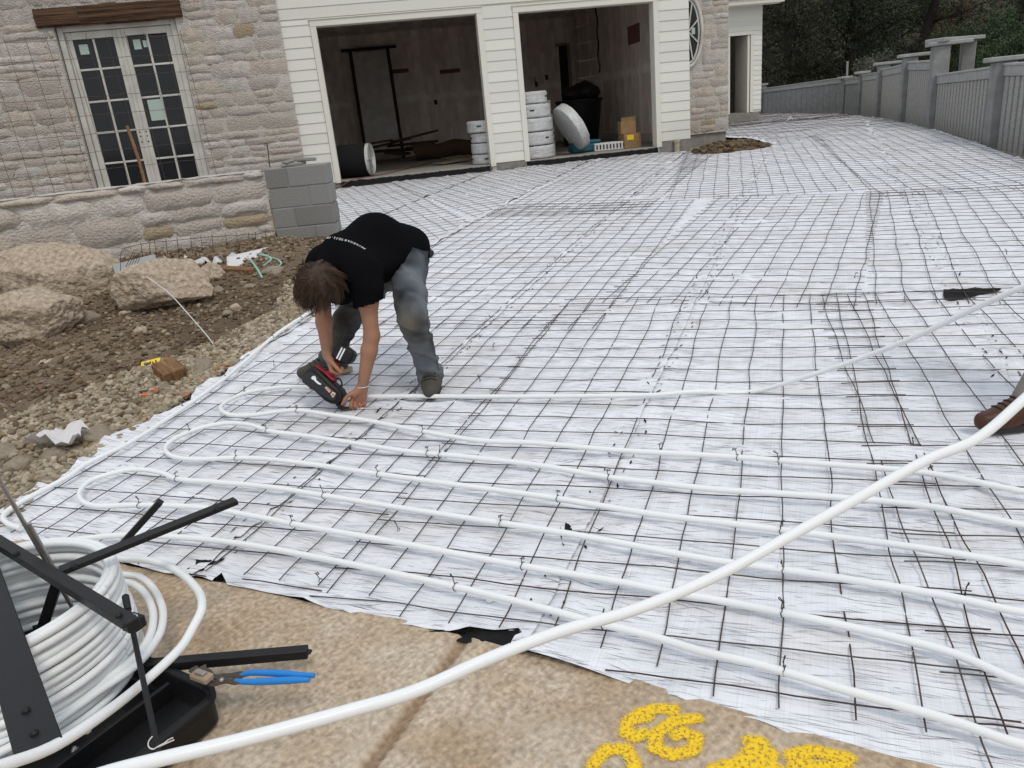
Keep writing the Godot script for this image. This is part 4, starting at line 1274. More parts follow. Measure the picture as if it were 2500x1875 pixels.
func build_courtyard() -> void:
	rng.seed = 12
	var c := Vector3(-2.34, 0, -8.18)
	var w := thing("courtyard_wall", "low limestone garden wall ending in a bare grey block pier", "wall", c, deg_to_rad(24.4))
	w.set_meta("kind", "thing")
	var top := 1.125
	part("core", span(Vector3(-5.6, -0.3, -0.34), Vector3(-0.02, top - 0.03, -0.02)), M.mortar, w)
	part("mortar", rough_panel(-5.6, 0.0, -0.3, top - 0.012, 0.0, 0.016, [], 0.05), M.mortar, w)
	var cap := Shape.new()
	cap.grid(8, 110, func(r, k):
		var x: float = -5.6 + 5.6 * k / 109.0
		return Vector3(x, top - 0.012 + 0.014 * n_fine.get_noise_2d(x * 200.0, r * 90.0), 0.012 - 0.35 * r / 7.0))
	part("mortar_bed", cap, M.mortar, w)
	lay_stones(w, -5.5, -0.005, 0.02, top - 0.015, -0.004, Vector2(0.12, 0.27), Vector2(0.24, 0.66), Vector2(0.026, 0.055), Openings.new(), 200)
	# pier of grey blocks, square to the house
	var inv := w.transform.affine_inverse()
	var pb := Basis(UP, deg_to_rad(2.0))
	for row in 5:
		var y := 1.128 - 0.2032 * (row + 1)
		var cuts: Array = [[0.0, 0.215, 0.625], [0.0, 0.405, 0.625], [0.0, 0.215, 0.625], [0.0, 0.405, 0.625], [0.0, 0.215, 0.625]][row]
		for k in 2:
			var x0: float = cuts[k] + (0.0 if k == 0 else 0.010)
			var x1: float = cuts[k + 1]
			var s := Shape.new()
			s.box(inv * Transform3D(pb, c + pb * Vector3((x0 + x1) * 0.5 + 0.02 + rng.randf_range(-0.003, 0.003), y + 0.0975, -0.17 + rng.randf_range(-0.004, 0.004))), Vector3(x1 - x0, 0.193, 0.39), 0.006)
			part("block", s, M.cmu if rng.randf() < 0.6 else M.cmu_dark, w)
	var jt := Shape.new()
	jt.box(inv * Transform3D(pb, c + pb * Vector3(0.33, 0.60, -0.17)), Vector3(0.60, 1.04, 0.372))
	part("mortar_joint", jt, M.joint, w)
	# things on and behind it
	for q in [[0.30, 0.016, 0.26, 0.03, 0.3, "lower broken grey stone slip lying on the block pier"], [0.44, 0.05, 0.2, 0.035, -0.4, "upper broken grey stone slip lying across others on the block pier"], [0.26, 0.047, 0.14, 0.02, 0.9, "small dark stone slip at the left of the block pier's top"]]:
		var s := Shape.new()
		s.box(Transform3D(Basis(Vector3(0.2, 1, 0.1).normalized(), q[4]), Vector3.ZERO), Vector3(q[2], q[3], 0.09), 0.008)
		solo("stone_scrap", s, M.cmu_dark if q[4] > 0.5 else M.joint, q[5], "stone slip", "stone slips on the block pier").position = c + pb * Vector3(q[0], 1.128 + q[1], -0.10)
	var st := Shape.new()
	st.tube(PackedVector3Array([Vector3(-2.304, 1.131, -8.332), Vector3(-2.308, 1.375, -8.418)]), 0.006, 6)
	solo("rebar_stub", st, M.rust_bar, "single rusty bar standing up behind the block pier", "bar")
	# upright sheet of wire mesh on the wall
	var ms := Shape.new()
	ms.use_color = true
	ms.tint = Color(0.11, 0.08, 0.065)
	var cell := 0.163
	var hi := 8
	for i in 25:
		var x := -0.46 - i * cell
		ms.tube(PackedVector3Array([Vector3(x + 0.02, top - 0.02, -0.12), Vector3(x, top + cell * hi * 0.5, -0.14 + 0.012 * n_low.get_noise_1d(i * 90.0)), Vector3(x - 0.03, top + cell * hi + (0.05 if i % 2 else 0.03), -0.12)]), 0.0020, 5)
	for j in hi:
		var pts := PackedVector3Array()
		for k in 26: pts.append(Vector3(-0.46 - k * cell * 0.96 + (0.04 if k == 0 else 0.0) - 0.03 * (j + 1.0) / hi, top + cell * (j + 1) + 0.012 * n_low.get_noise_2d(k * 60.0, j * 90.0), -0.132))
		ms.tube(pts, 0.0020, 5)
	var mo := solo("standing_wire_mesh", ms, M.rust, "rusty wire mesh sheet standing upright on the garden wall before the French door", "wire mesh")
	mo.position = c; mo.rotation.y = deg_to_rad(24.4)
	var pole := Shape.new()
	pole.tube(smooth_line([Vector3(-3.588, 1.035, -8.245), Vector3(-3.665, 1.377, -8.398), Vector3(-3.765, 1.675, -8.557)], 0.1), 0.017, 10)
	solo("wooden_handle", pole, M.lumber, "brown wooden tool handle leaning behind the garden wall before the French door", "handle")
	# strip of bent mesh sticking out of the soil along the wall's foot
	var bm := Shape.new()
	bm.use_color = true
	bm.tint = Color(0.06, 0.035, 0.025)
	var rail := smooth_line([Vector3(-3.246, 0.46, -6.555), Vector3(-3.271, 0.614, -6.716), Vector3(-3.265, 0.631, -6.828), Vector3(-3.148, 0.634, -6.988), Vector3(-3.011, 0.615, -7.141), Vector3(-2.884, 0.594, -7.345), Vector3(-2.692, 0.561, -7.599), Vector3(-2.523, 0.533, -7.748), Vector3(-2.299, 0.516, -7.901)], 0.05)
	bm.tube(rail, 0.0026, 5)
	for q in [[864,6.7], [912,6.75], [965,6.8], [1025,6.87], [1095,6.93], [1178,7.02], [1255,7.13], [1340,7.25], [1425,7.35], [1515,7.46], [1605,7.55], [1690,7.63], [1780,7.7]]:
		var u: float = q[0]
		var best := rail[0]
		var want: Vector3 = Vector3(-3.246, 0.46, -6.555).lerp(Vector3(-2.299, 0.516, -7.901), (u - 815.0) / 1015.0)
		for p in rail:
			if p.y > best.y - 0.4 and absf(p.x - want.x) < absf(best.x - want.x): best = p
		bm.tube(PackedVector3Array([best + Vector3(0.012, 0.02, 0), best + Vector3(0.0, -0.12, 0.01), best + Vector3(-0.01, -0.30, 0.03)]), 0.0026, 5)
	var rail2 := smooth_line([Vector3(-3.246, 0.46, -6.555), Vector3(-2.958, 0.387, -6.105), Vector3(-2.755, 0.323, -5.87)], 0.05)
	bm.tube(rail2, 0.0026, 5)
	for p in range(1, 6): bm.tube(PackedVector3Array([rail2[p * 2], rail2[p * 2] + Vector3(0.10, 0.17, -0.10)]), 0.0026, 5)
	solo("bent_wire_mesh", bm, M.rust, "strip of rusty mesh standing out of the soil along the garden wall's foot", "wire mesh")

func build_fence() -> void:
	# precast grey fence that climbs in steps: posts with slab caps, rails and ribbed panels
	var f := thing("concrete_fence", "grey precast fence of ribbed panels between capped posts, stepping up along the drive", "fence")
	# ground point and top of every post, near to far
	var tops := [Vector3(6.541, 1.467, -10.096), Vector3(7.286, 1.803, -12.867), Vector3(7.914, 1.721, -14.96), Vector3(8.743, 1.668, -17.594), Vector3(9.535, 1.55, -20.205), Vector3(10.04, 1.481, -22.303), Vector3(9.567, 1.536, -27.627)]
	var posts: Array = [Vector3(6.10, 1.42, -7.6)] + tops
	var rails := [[1.36, 1.42], [1.40, 1.36], [1.58, 1.62], [1.60, 1.56], [1.52, 1.5], [1.46, 1.44], [1.50, 1.42]]
	for k in posts.size():
		var p: Vector3 = posts[k]
		var nb: Vector3 = posts[mini(k + 1, posts.size() - 1)] if k < posts.size() - 1 else posts[k - 1]
		var dir := (nb - p) * Vector3(1, 0, 1)
		if k == posts.size() - 1: dir = -dir
		var yaw := atan2(-dir.x, -dir.z)
		var b := Basis(UP, yaw)
		var y0 := land(p.x, p.z) - 0.5
		var w := 0.24 if k < 5 else 0.2
		part("post", boxed(Vector3(p.x, (y0 + p.y) * 0.5, p.z), Vector3(w, p.y - y0, w), 0.012, b), M.fence, f)
		var long := 0.34 if k > 4 else 0.62
		part("cap", boxed(Vector3(p.x, p.y + 0.03, p.z) + b * Vector3(long * 0.5 - 0.2, 0.002, 0.0), Vector3(long, 0.058, w + 0.07), 0.01, b), M.fence_rail, f)
		if k < posts.size() - 1:
			var q: Vector3 = posts[k + 1]
			var a3 := Vector3(p.x, 0, p.z); var b3 := Vector3(q.x, 0, q.z)
			var u := (b3 - a3).normalized()
			var a := a3 + u * w * 0.5; var e := b3 - u * w * 0.5
			var ra: float = rails[k][0]; var rb: float = rails[k][1]
			part("rail", bar_shape(a + UP * (ra - 0.06), e + UP * (rb - 0.06), 0.10, 0.125, UP, 0.008), M.fence_rail, f)
			part("rail", bar_shape(a + UP * (ra + 0.012), e + UP * (rb + 0.012), 0.135, 0.03, UP, 0.006), M.fence_rail, f)
			var len := a.distance_to(e)
			var n := int(len / (0.14 if k < 5 else 0.33))
			part("panel", bar_shape(a + UP * (ra - 0.8), e + UP * (rb - 0.8), 0.03, 1.35, UP, 0.0), M.fence, f)
			for i in n:
				var t := (i + 0.5) / n
				var c := a.lerp(e, t)
				var y1 := lerpf(ra, rb, t) - 0.124
				var yb := land(c.x, c.z) - 0.35
				var sw := len / n * (0.66 if k < 5 else 0.93)
				part("slat", boxed(Vector3(c.x, (yb + y1) * 0.5, c.z), Vector3(0.07 if k < 5 else 0.05, y1 - yb, sw), 0.008, Basis(UP, atan2(u.x, u.z))), M.fence_slat if k < 5 else M.fence, f)
	# second half of the tall double post
	var p2: Vector3 = posts[2]
	var out := Vector3(0.62, 0, -0.30)
	part("post", boxed(Vector3(p2.x, 1.1, p2.z) + out, Vector3(0.2, 1.56, 0.22), 0.012, Basis(UP, -0.4)), M.fence, f)
	part("cap", boxed(Vector3(p2.x, p2.y + 0.031, p2.z) + out * 0.5 + Vector3(0, 0.05, 0), Vector3(1.02, 0.06, 0.34), 0.01, Basis(UP, 0.45)), M.fence_rail, f)
	# a pale marker pole beyond
	var s := Shape.new()
	var pl := [Vector3(12, 1.565, -26.576), Vector3(12.062, 2.02, -26.738)]
	s.tube(PackedVector3Array([pl[0] - UP * 0.4, pl[1]]), 0.035, 8)
	solo("marker_pole", s, M.joint, "thin pale pole rising behind the board fence", "pole")


# ---------------------------------------------------------------- uncoiler, pliers, garage contents
func build_uncoiler() -> void:
	var c := Vector3(-1.40, 0, -1.70)
	rng.seed = 61
	var coil := thing("tube_coil", "big coil of white tubing stacked on the black uncoiler", "tube coil", c)
	for row in 12:
		for layer in 2:
			if layer == 1 and row % 3 == 1: continue
			var r := (0.300 if layer == 0 else 0.277) + rng.randf_range(-0.005, 0.005)
			var ph := rng.randf() * TAU
			var p := PackedVector3Array()
			for k in 65:
				var a := TAU * k / 64.0
				var rr := r + 0.004 * sin(a * 2.0 + ph)
				p.append(Vector3(cos(a) * rr, 0.108 + row * 0.0238 + 0.003 * sin(a + ph), sin(a) * rr))
			var s := Shape.new()
			s.tube(p, 0.0112, 10, false)
			part("strand", s, M.tube, coil)
	for q in [[Vector3(-1.517, 0.15, -2.158), Vector3(-1.415, 0.15, -2.168), Vector3(-1.305, 0.15, -2.133), Vector3(-1.244, 0.15, -2.111), Vector3(-1.169, 0.15, -2.038), Vector3(-1.097, 0.15, -1.931), Vector3(-1.062, 0.15, -1.85), Vector3(-1.048, 0.15, -1.776), Vector3(-1.06, 0.15, -1.673), Vector3(-1.119, 0.15, -1.579), Vector3(-1.185, 0.15, -1.475), Vector3(-1.26, 0.15, -1.405), Vector3(-1.331, 0.15, -1.341)], [Vector3(-1.411, 0.16, -2.086), Vector3(-1.276, 0.16, -2.074), Vector3(-1.193, 0.16, -2.017), Vector3(-1.116, 0.16, -1.912), Vector3(-1.074, 0.16, -1.811), Vector3(-1.065, 0.16, -1.731), Vector3(-1.085, 0.16, -1.653), Vector3(-1.136, 0.16, -1.582), Vector3(-1.202, 0.16, -1.494), Vector3(-1.27, 0.16, -1.426), Vector3(-1.345, 0.16, -1.367)]]:
		var pts: Array = q
		var s := Shape.new()
		s.tube(smooth_line(pts.map(func(e): return e - c), 0.03), 0.0112, 10)
		part("loose_strand", s, M.tube, coil)
	var s2 := Shape.new()
	s2.tube(smooth_line([Vector3(-1.494, 0.196, -2.217), Vector3(-1.281, 0.216, -2.118), Vector3(-1.151, 0.254, -2.026), Vector3(-1.024, 0.271, -1.926), Vector3(-0.915, 0.278, -1.801), Vector3(-0.864, 0.287, -1.698), Vector3(-0.866, 0.276, -1.631), Vector3(-0.874, 0.269, -1.564), Vector3(-0.909, 0.274, -1.449), Vector3(-0.9, 0.348, -1.263), Vector3(-0.913, 0.404, -1.124), Vector3(-0.939, 0.455, -1.036), Vector3(-0.958, 0.483, -0.993)].map(func(e): return e - c), 0.03), 0.0112, 12)
	part("loose_strand", s2, M.tube, coil)
	# the stand: black square tube arms over and under the coil, uprights, pins, a tray below
	var u := thing("uncoiler", "black steel tube uncoiler on a tray with flat arms over the white coil", "uncoiler")
	part("arm", bar_shape(Vector3(-1.648, 0.42, -2.045), Vector3(-0.901, 0.42, -1.457), 0.030, 0.028), M.black_steel, u)
	part("arm", bar_shape(Vector3(-1.203, 0.428, -1.715), Vector3(-0.844, 0.428, -2.02), 0.034, 0.016), M.black_steel, u)
	part("arm", bar_shape(Vector3(-0.934, 0.4, -1.122), Vector3(-1.571, 0.4, -1.933), 0.078, 0.012), M.black_steel, u)
	part("arm", bar_shape(Vector3(-1.085, 0.12, -1.704), Vector3(-0.632, 0.085, -1.741), 0.030, 0.028), M.black_steel, u)
	part("arm", bar_shape(Vector3(-1.64, 0.1, -2.047), Vector3(-1.094, 0.11, -1.717), 0.030, 0.028), M.black_steel, u)
	part("upright", bar_shape(Vector3(-1.335, 0.209, -2.222), Vector3(-1.154, 0.366, -2.193), 0.022, 0.020, Vector3(1, 0, 0)), M.black_steel, u)
	part("upright", bar_shape(Vector3(-1.374, 0.197, -1.815), Vector3(-1.257, 0.366, -1.768), 0.026, 0.018, Vector3(0, 0, 1)), M.black_steel, u)
	var collar := Shape.new()
	collar.box(Transform3D(Basis(UP, -0.5), Vector3(-0.966, 0.355, -1.563)), Vector3(0.042, 0.032, 0.042), 0.004)
	part("collar", collar, M.black_steel, u)
	var rod := Shape.new()
	rod.tube(PackedVector3Array([Vector3(-0.994, 0.393, -1.608), Vector3(-0.896, 0.32, -1.423), Vector3(-0.762, 0.25, -1.175)]), 0.0062, 10)
	part("pin_rod", rod, M.black_steel, u)
	var knob := Shape.new()
	knob.tube(PackedVector3Array([Vector3(-1, 0.396, -1.618), Vector3(-0.979, 0.382, -1.578)]), 0.0085, 10)
	part("pin_head", knob, M.black_steel, u)
	for line in [[Vector3(-1.008, 0.384, -1.541), Vector3(-0.984, 0.387, -1.543), Vector3(-0.97, 0.39, -1.544), Vector3(-0.964, 0.384, -1.531), Vector3(-0.948, 0.385, -1.521), Vector3(-0.938, 0.386, -1.532), Vector3(-0.946, 0.383, -1.552), Vector3(-0.964, 0.375, -1.57)], [Vector3(-0.803, 0.297, -1.245), Vector3(-0.812, 0.287, -1.242), Vector3(-0.812, 0.277, -1.238), Vector3(-0.804, 0.272, -1.237), Vector3(-0.793, 0.277, -1.238), Vector3(-0.772, 0.291, -1.232), Vector3(-0.767, 0.294, -1.234), Vector3(-0.752, 0.305, -1.227)], [Vector3(-0.791, 0.279, -1.234), Vector3(-0.778, 0.286, -1.231), Vector3(-0.763, 0.294, -1.228), Vector3(-0.75, 0.301, -1.225)], [Vector3(-1.006, 0.381, -1.54), Vector3(-0.986, 0.384, -1.541), Vector3(-0.971, 0.387, -1.542)]]:
		var s := Shape.new()
		s.tube(smooth_line(line, 0.005), 0.0014, 6)
		part("cotter_pin", s, M.wire_white, u)
	var steel := Shape.new()
	steel.tube(PackedVector3Array([Vector3(-1.321, 0.171, -1.89), Vector3(-1.313, 0.703, -1.761)]), 0.0058, 10)
	part("centre_rod", steel, M.bare_steel, u)
	var sleeve := Shape.new()
	sleeve.tube(PackedVector3Array([Vector3(-1.299, 0.365, -1.832), Vector3(-1.306, 0.528, -1.805)]), 0.0058, 8)
	part("sleeve", sleeve, M.bare_steel, u)
	# bolts and welds on the arms
	for q in [Vector3(-1.373, 0.436, -1.815), Vector3(-0.942, 0.436, -1.479), Vector3(-1.166, 0.438, -1.716), Vector3(-0.879, 0.438, -1.962), Vector3(-0.965, 0.407, -1.162), Vector3(-1.018, 0.407, -1.227)]:
		var b := Shape.new()
		b.lathe(Transform3D(Basis.IDENTITY, q), PackedVector2Array([Vector2(0.0085, -0.004), Vector2(0.0085, 0.003), Vector2(0.005, 0.004), Vector2(0.0045, 0.007), Vector2(0, 0.0072)]), 6)
		part("bolt", b, M.black_steel, u)
	for q in [[Vector3(-1.204, 0.428, -1.713), 0.017], [Vector3(-0.916, 0.42, -1.47), 0.019], [Vector3(-0.632, 0.085, -1.741), 0.012]]:
		part("weld", rock_shape(q[1], 71, Vector3(1.0, 0.5, 1.0), 2), M.black_steel, u, q[0])
	# tray
	var o := Vector3(-0.818, 0.11, -1.584)
	var e1 := (Vector3(-1.065, 0.11, -1.742) - o); e1.y = 0; e1 = e1.normalized()
	var e2 := Vector3(e1.z, 0, -e1.x)
	if e2.dot(Vector3(-0.961, 0.11, -1.35) - o) < 0: e2 = -e2
	var gy := land(o.x, o.z) + 0.014
	var tray := Shape.new()
	var lx := 0.95; var lz := 0.52
	var rim := func(inset: float, y: float) -> Array:
		var out := []
		var rr := 0.045
		for cc in [[rr, rr, PI], [lx - rr, rr, PI * 1.5], [lx - rr, lz - rr, 0.0], [rr, lz - rr, PI * 0.5]]:
			for k in 5:
				var a: float = cc[2] + k * PI / 8.0
				out.append(Vector3(cc[0] + (rr - inset) * cos(a), y, cc[1] + (rr - inset) * sin(a)))
		return out
	var tb := Basis(e1, UP, e2)
	var rings := [rim.call(0.02, gy), rim.call(0.002, gy + 0.012), rim.call(0.0, 0.095), rim.call(-0.008, 0.098), rim.call(-0.008, 0.112), rim.call(0.012, 0.114), rim.call(0.016, 0.108), rim.call(0.022, gy + 0.035)]
	var ids := []
	for r in rings:
		var row := []
		for p in r: row.append(tray.vert(Vector3(o.x, 0, o.z) + tb * p))
		ids.append(row)
	var flip := tb.determinant() < 0
	for r in rings.size() - 1:
		for k in 20:
			var n := (k + 1) % 20
			if flip: tray.quad(ids[r][k], ids[r][n], ids[r + 1][n], ids[r + 1][k])
			else: tray.quad(ids[r][n], ids[r][k], ids[r + 1][k], ids[r + 1][n])
	for k in range(1, 19):
		tray.tri(ids[7][0], ids[7][k + 1] if not flip else ids[7][k], ids[7][k] if not flip else ids[7][k + 1])
	part("tray", tray, M.black_plastic, u)
	part("tray_divider", boxed(Vector3(o.x, gy + 0.05, o.z) + e1 * 0.17 + e2 * 0.26, Vector3(0.012, 0.07, 0.46), 0.002, tb), M.black_plastic, u)
	part("tray_plate", boxed(Vector3(o.x, gy + 0.052, o.z) + e1 * 0.42 + e2 * 0.30, Vector3(0.46, 0.008, 0.34), 0.002, tb), M.black_steel, u)
	for q in [[0.24, 0.22], [0.21, 0.27], [0.30, 0.36], [0.5, 0.3]]:
		var b := Shape.new()
		b.lathe(Transform3D(Basis.IDENTITY, Vector3(o.x, gy + 0.056, o.z) + e1 * q[0] + e2 * q[1]), PackedVector2Array([Vector2(0.010, 0), Vector2(0.010, 0.004), Vector2(0.006, 0.005), Vector2(0.005, 0.012), Vector2(0, 0.012)]), 6)
		part("bolt", b, M.bare_steel, u)

func build_pliers() -> void:
	var p := thing("pliers", "slip-joint pliers with blue grips lying against the tray on the slab", "pliers", Vector3(-0.89, 0.017, -1.756))
	var o := p.position
	for q in [[Vector3(-0.765, 0.143, -1.594), Vector3(-0.733, 0.156, -1.588), Vector3(-0.687, 0.159, -1.578), Vector3(-0.639, 0.159, -1.568), Vector3(-0.599, 0.159, -1.557), Vector3(-0.56, 0.158, -1.552)], [Vector3(-0.765, 0.15, -1.57), Vector3(-0.739, 0.153, -1.56), Vector3(-0.691, 0.156, -1.551), Vector3(-0.632, 0.16, -1.542), Vector3(-0.598, 0.162, -1.537), Vector3(-0.568, 0.161, -1.534)]]:
		var pts: Array = q
		var line := smooth_line(pts.map(func(e): return e - o), 0.006)
		var radii := PackedFloat32Array()
		for k in line.size():
			var t := k / (line.size() - 1.0)
			radii.append(0.0082 * (0.75 + 0.35 * sin(PI * minf(t * 1.6, 1.0) * 0.5) - 0.35 * maxf(0.0, (t - 0.8) / 0.2)))
		var s := Shape.new()
		s.tube(line, 0.0085, 12, true, radii)
		part("grip", s, M.blue_grip, p)
	for q in [[Vector3(-0.749, 0.149, -1.591), Vector3(-0.778, 0.148, -1.596), Vector3(-0.805, 0.147, -1.595), Vector3(-0.837, 0.143, -1.605), Vector3(-0.862, 0.145, -1.626), Vector3(-0.879, 0.142, -1.647)], [Vector3(-0.75, 0.152, -1.565), Vector3(-0.776, 0.151, -1.57), Vector3(-0.803, 0.15, -1.575), Vector3(-0.823, 0.146, -1.574), Vector3(-0.851, 0.145, -1.595), Vector3(-0.879, 0.149, -1.617), Vector3(-0.898, 0.148, -1.638)]]:
		var pts: Array = q
		var line := smooth_line(pts.map(func(e): return e - o), 0.006)
		var s := Shape.new()
		for k in line.size() - 1:
			s.bar(line[k], line[k + 1] + (line[k + 1] - line[k]).normalized() * 0.003, 0.020 + 0.004 * sin(k * 0.5), 0.006)
		part("jaw", s, M.tool_steel, p)
	var pv := Shape.new()
	pv.lathe(Transform3D(Basis.IDENTITY, Vector3(-0.797, 0.158, -1.567) - o), PackedVector2Array([Vector2(0.006, 0), Vector2(0.006, 0.006), Vector2(0, 0.007)]), 12)
	part("pivot", pv, M.bare_steel, p)
	var lug := thing("tray_latch", "small pale latch block beside the pliers' jaws", "latch", Vector3(-0.855, 0.159, -1.589))
	part("latch_body", boxed(Vector3.ZERO, Vector3(0.06, 0.018, 0.03), 0.004, Basis(UP, -0.5)), M.card_pale, lug)
	part("latch_tongue", boxed(Vector3(0.0, 0.012, 0.0), Vector3(0.03, 0.008, 0.016), 0.002, Basis(UP, -0.5)), M.bare_steel, lug)

func place(o: Node3D, local: Vector3, turn := 0.0) -> Node3D:
	# stand a thing in the house's own axes
	o.position = HOUSE + Basis(UP, TURN) * local
	o.rotation.y = TURN + turn
	return o

func wrapped_coil(label: String, local: Vector3, r: float, h: float, seed_: int, tilt := Vector3.ZERO) -> void:
	# a coil of tubing in a crinkled white wrapper, with bands
	var o := thing("wrapped_coil", label, "tube coil", Vector3.ZERO, 0.0, "wrapped coils of tubing in the garage")
	place(o, local, seed_ * 1.3)
	if tilt != Vector3.ZERO: o.rotation = tilt
	var s := Shape.new()
	var n := 40
	var prof := [Vector2(0.02, 0.12), Vector2(0.45, 0.08), Vector2(0.62, 0.0), Vector2(0.95, 0.01), Vector2(0.995, 0.08), Vector2(1.0, 0.25), Vector2(0.985, 0.31), Vector2(1.0, 0.37), Vector2(1.0, 0.55), Vector2(0.985, 0.61), Vector2(1.0, 0.67), Vector2(0.995, 0.92), Vector2(0.95, 0.99), Vector2(0.62, 1.0), Vector2(0.42, 0.9), Vector2(0.02, 0.84)]
	for q in prof:
		for k in n:
			var a := TAU * k / n
			var e := 1.0 + 0.03 * n_fine.get_noise_3d(cos(a) * 140.0, q.y * 190.0 + seed_ * 50.0, sin(a) * 140.0) + 0.012 * sin(a * 3.0 + seed_)
			s.vert(Vector3(cos(a) * q.x * r * e, q.y * h * (0.97 + 0.05 * n_low.get_noise_2d(k * 60.0, seed_ * 90.0)), -sin(a) * q.x * r * e))
	for j in prof.size() - 1:
		for k in n:
			var nx := (k + 1) % n
			var j2 := j + 1
			s.quad(j * n + k, j * n + nx, j2 * n + nx, j2 * n + k)
	part("wrapper", s, M.wrap, o)
	for k in 2:
		var a := -0.6 + k * 1.1
		part("print", boxed(Vector3(cos(a) * r * 1.012, h * 0.52, -sin(a) * r * 1.012), Vector3(0.004, 0.02, 0.075), 0.0, Basis(UP, a)), M.ink, o)

func build_garage_things() -> void:
	rng.seed = 8
	# white-lined black roll in the left bay
	var roll := thing("insulation_roll", "black roll of insulation sheet, white inside, at the left bay's front", "roll")
	place(roll, Vector3(-2.32, 0.262, -0.50), -0.24)
	var rs := Shape.new()
	var n := 36
	for j in 9:
		for k in n:
			var a := TAU * k / n
			var e := 0.255 * (1.0 + 0.03 * n_low.get_noise_2d(k * 30.0, j * 60.0) + 0.02 * n_fine.get_noise_2d(k * 90.0, j * 130.0))
			rs.vert(Vector3(0.06 * j - 0.06, sin(a) * e, cos(a) * e))
	for j in 8:
		for k in n: rs.quad(j * n + k, (j + 1) * n + k, (j + 1) * n + (k + 1) % n, j * n + (k + 1) % n)
	part("outer_layer", rs, M.black_felt, roll)
	for turn_ in 7:
		var sp := Shape.new()
		for k in n + 1:
			var a := TAU * k / n
			var r := 0.252 - turn_ * 0.034 - 0.034 * k / n + 0.010 * n_fine.get_noise_2d(k * 120.0, turn_ * 300.0)
			for q in [[0.47, 0.0], [0.468 + 0.012 * n_fine.get_noise_2d(k * 70.0 + turn_ * 400.0, 10.0), -0.013], [0.43, -0.016]]:
				sp.vert(Vector3(q[0], sin(a) * (r + q[1]), cos(a) * (r + q[1])))
		for k in n:
			for q in 2: sp.quad(k * 3 + q, k * 3 + q + 1, k * 3 + q + 4, k * 3 + q + 3)
		part("white_layer", sp, M.poly, roll)
	var disc := Shape.new()
	disc.lathe(Transform3D(Basis(Vector3(0, 0, 1), Vector3(1, 0, 0), Vector3(0, 1, 0)), Vector3(0.40, 0, 0)), PackedVector2Array([Vector2(0.245, 0), Vector2(0.245, 0.05), Vector2(0.0, 0.05)]), 32)
	part("end_disc", disc, M.poly, roll)
	# wrapped coils: a stack behind the pier in the left bay
	var y := 0.0
	for q in [[0.16, 0.30, "lowest wrapped coil of the stack behind the left bay's right jamb"], [0.17, 0.30, "third wrapped coil down behind the left bay's right jamb"], [0.155, 0.29, "second wrapped coil down behind the left bay's right jamb"], [0.19, 0.33, "top wrapped coil of the stack behind the left bay's right jamb"]]:
		wrapped_coil(q[2], Vector3(0.07, y, -0.52), q[1], q[0], int(y * 100.0) + 3)
		y += q[0] + 0.004
	y = 0.0
	for q in [[0.21, 0.37, "lowest wrapped coil of the tall stack in the right bay"], [0.21, 0.36, "second wrapped coil from the floor in the right bay's tall stack"], [0.21, 0.355, "middle wrapped coil in the right bay's tall stack"], [0.21, 0.34, "fourth wrapped coil from the floor in the right bay's tall stack"], [0.19, 0.295, "top wrapped coil of the tall stack in the right bay"]]:
		wrapped_coil(q[2], Vector3(0.80, y, -0.48), q[1], q[0], int(y * 100.0) + 31)
		y += q[0] + 0.004
	y = 0.0
	for q in [[0.24, 0.34, "lowest wrapped coil of the rear stack in the right bay"], [0.22, 0.34, "second wrapped coil of the rear stack in the right bay"], [0.22, 0.33, "third wrapped coil of the rear stack in the right bay"], [0.22, 0.30, "top wrapped coil of the rear stack in the right bay"]]:
		wrapped_coil(q[2], Vector3(1.02, y, -1.25), q[1], q[0], int(y * 100.0) + 67)
		y += q[0] + 0.004
	wrapped_coil("wrapped coil leaning on edge against the right bay's tall stack", Vector3(1.40, 0.40, -0.42), 0.40, 0.17, 9, Vector3(0.35, 0.5, -1.02))
	# boxes
	for q in [[Vector3(2.511, 0.026, -0.45), 0.30, 0.235, 0.27, 0.05, M.card, "lower tan cardboard box with a yellow label by the right bay's jamb"], [Vector3(2.464, 0.217, -0.45), 0.26, 0.20, 0.24, -0.08, M.card, "upper tan cardboard box with an open flap, on another box"]]:
		var b := thing("cardboard_box", q[6], "box")
		var s0: Vector3 = q[0]
		place(b, Vector3(s0.x, 0.237 if q[4] < 0 else 0.0, -0.55), q[4])
		part("carton", span(Vector3(-q[1] * 0.5, 0, -q[3] * 0.5), Vector3(q[1] * 0.5, q[2], q[3] * 0.5), 0.004), q[5], b)
		if q[4] > 0: part("label_sticker", span(Vector3(-0.10, q[2] - 0.10, q[3] * 0.5), Vector3(0.02, q[2] - 0.02, q[3] * 0.5 + 0.002)), M.yellow, b)
		else:
			part("flap", bar_shape(Vector3(-0.12, q[2] + 0.002, q[3] * 0.5), Vector3(0.12, q[2] + 0.01, q[3] * 0.5), 0.006, 0.12, Vector3(0, 1, 0.25).normalized()), M.card, b)
			part("flap", bar_shape(Vector3(q[1] * 0.5, q[2] + 0.005, -0.1), Vector3(q[1] * 0.5, q[2] + 0.03, 0.1), 0.005, 0.10, Vector3(0.5, 1, 0).normalized()), M.card, b)
	var tb := thing("tool_case", "flat teal tool case on the right bay's floor beside the leaning coil", "case")
	place(tb, Vector3(1.756, 0.064, -0.7) * Vector3(1, 0, 1) + Vector3(0, 0, 0), 0.1)
	part("case_body", span(Vector3(-0.26, 0.01, -0.15), Vector3(0.24, 0.14, 0.15), 0.02), M.teal, tb)
	part("case_lid", span(Vector3(-0.265, 0.142, -0.155), Vector3(0.245, 0.19, 0.155), 0.02), M.teal, tb)
	var cr := thing("patterned_carton", "low white carton with dark print between teal case and cardboard boxes", "box")
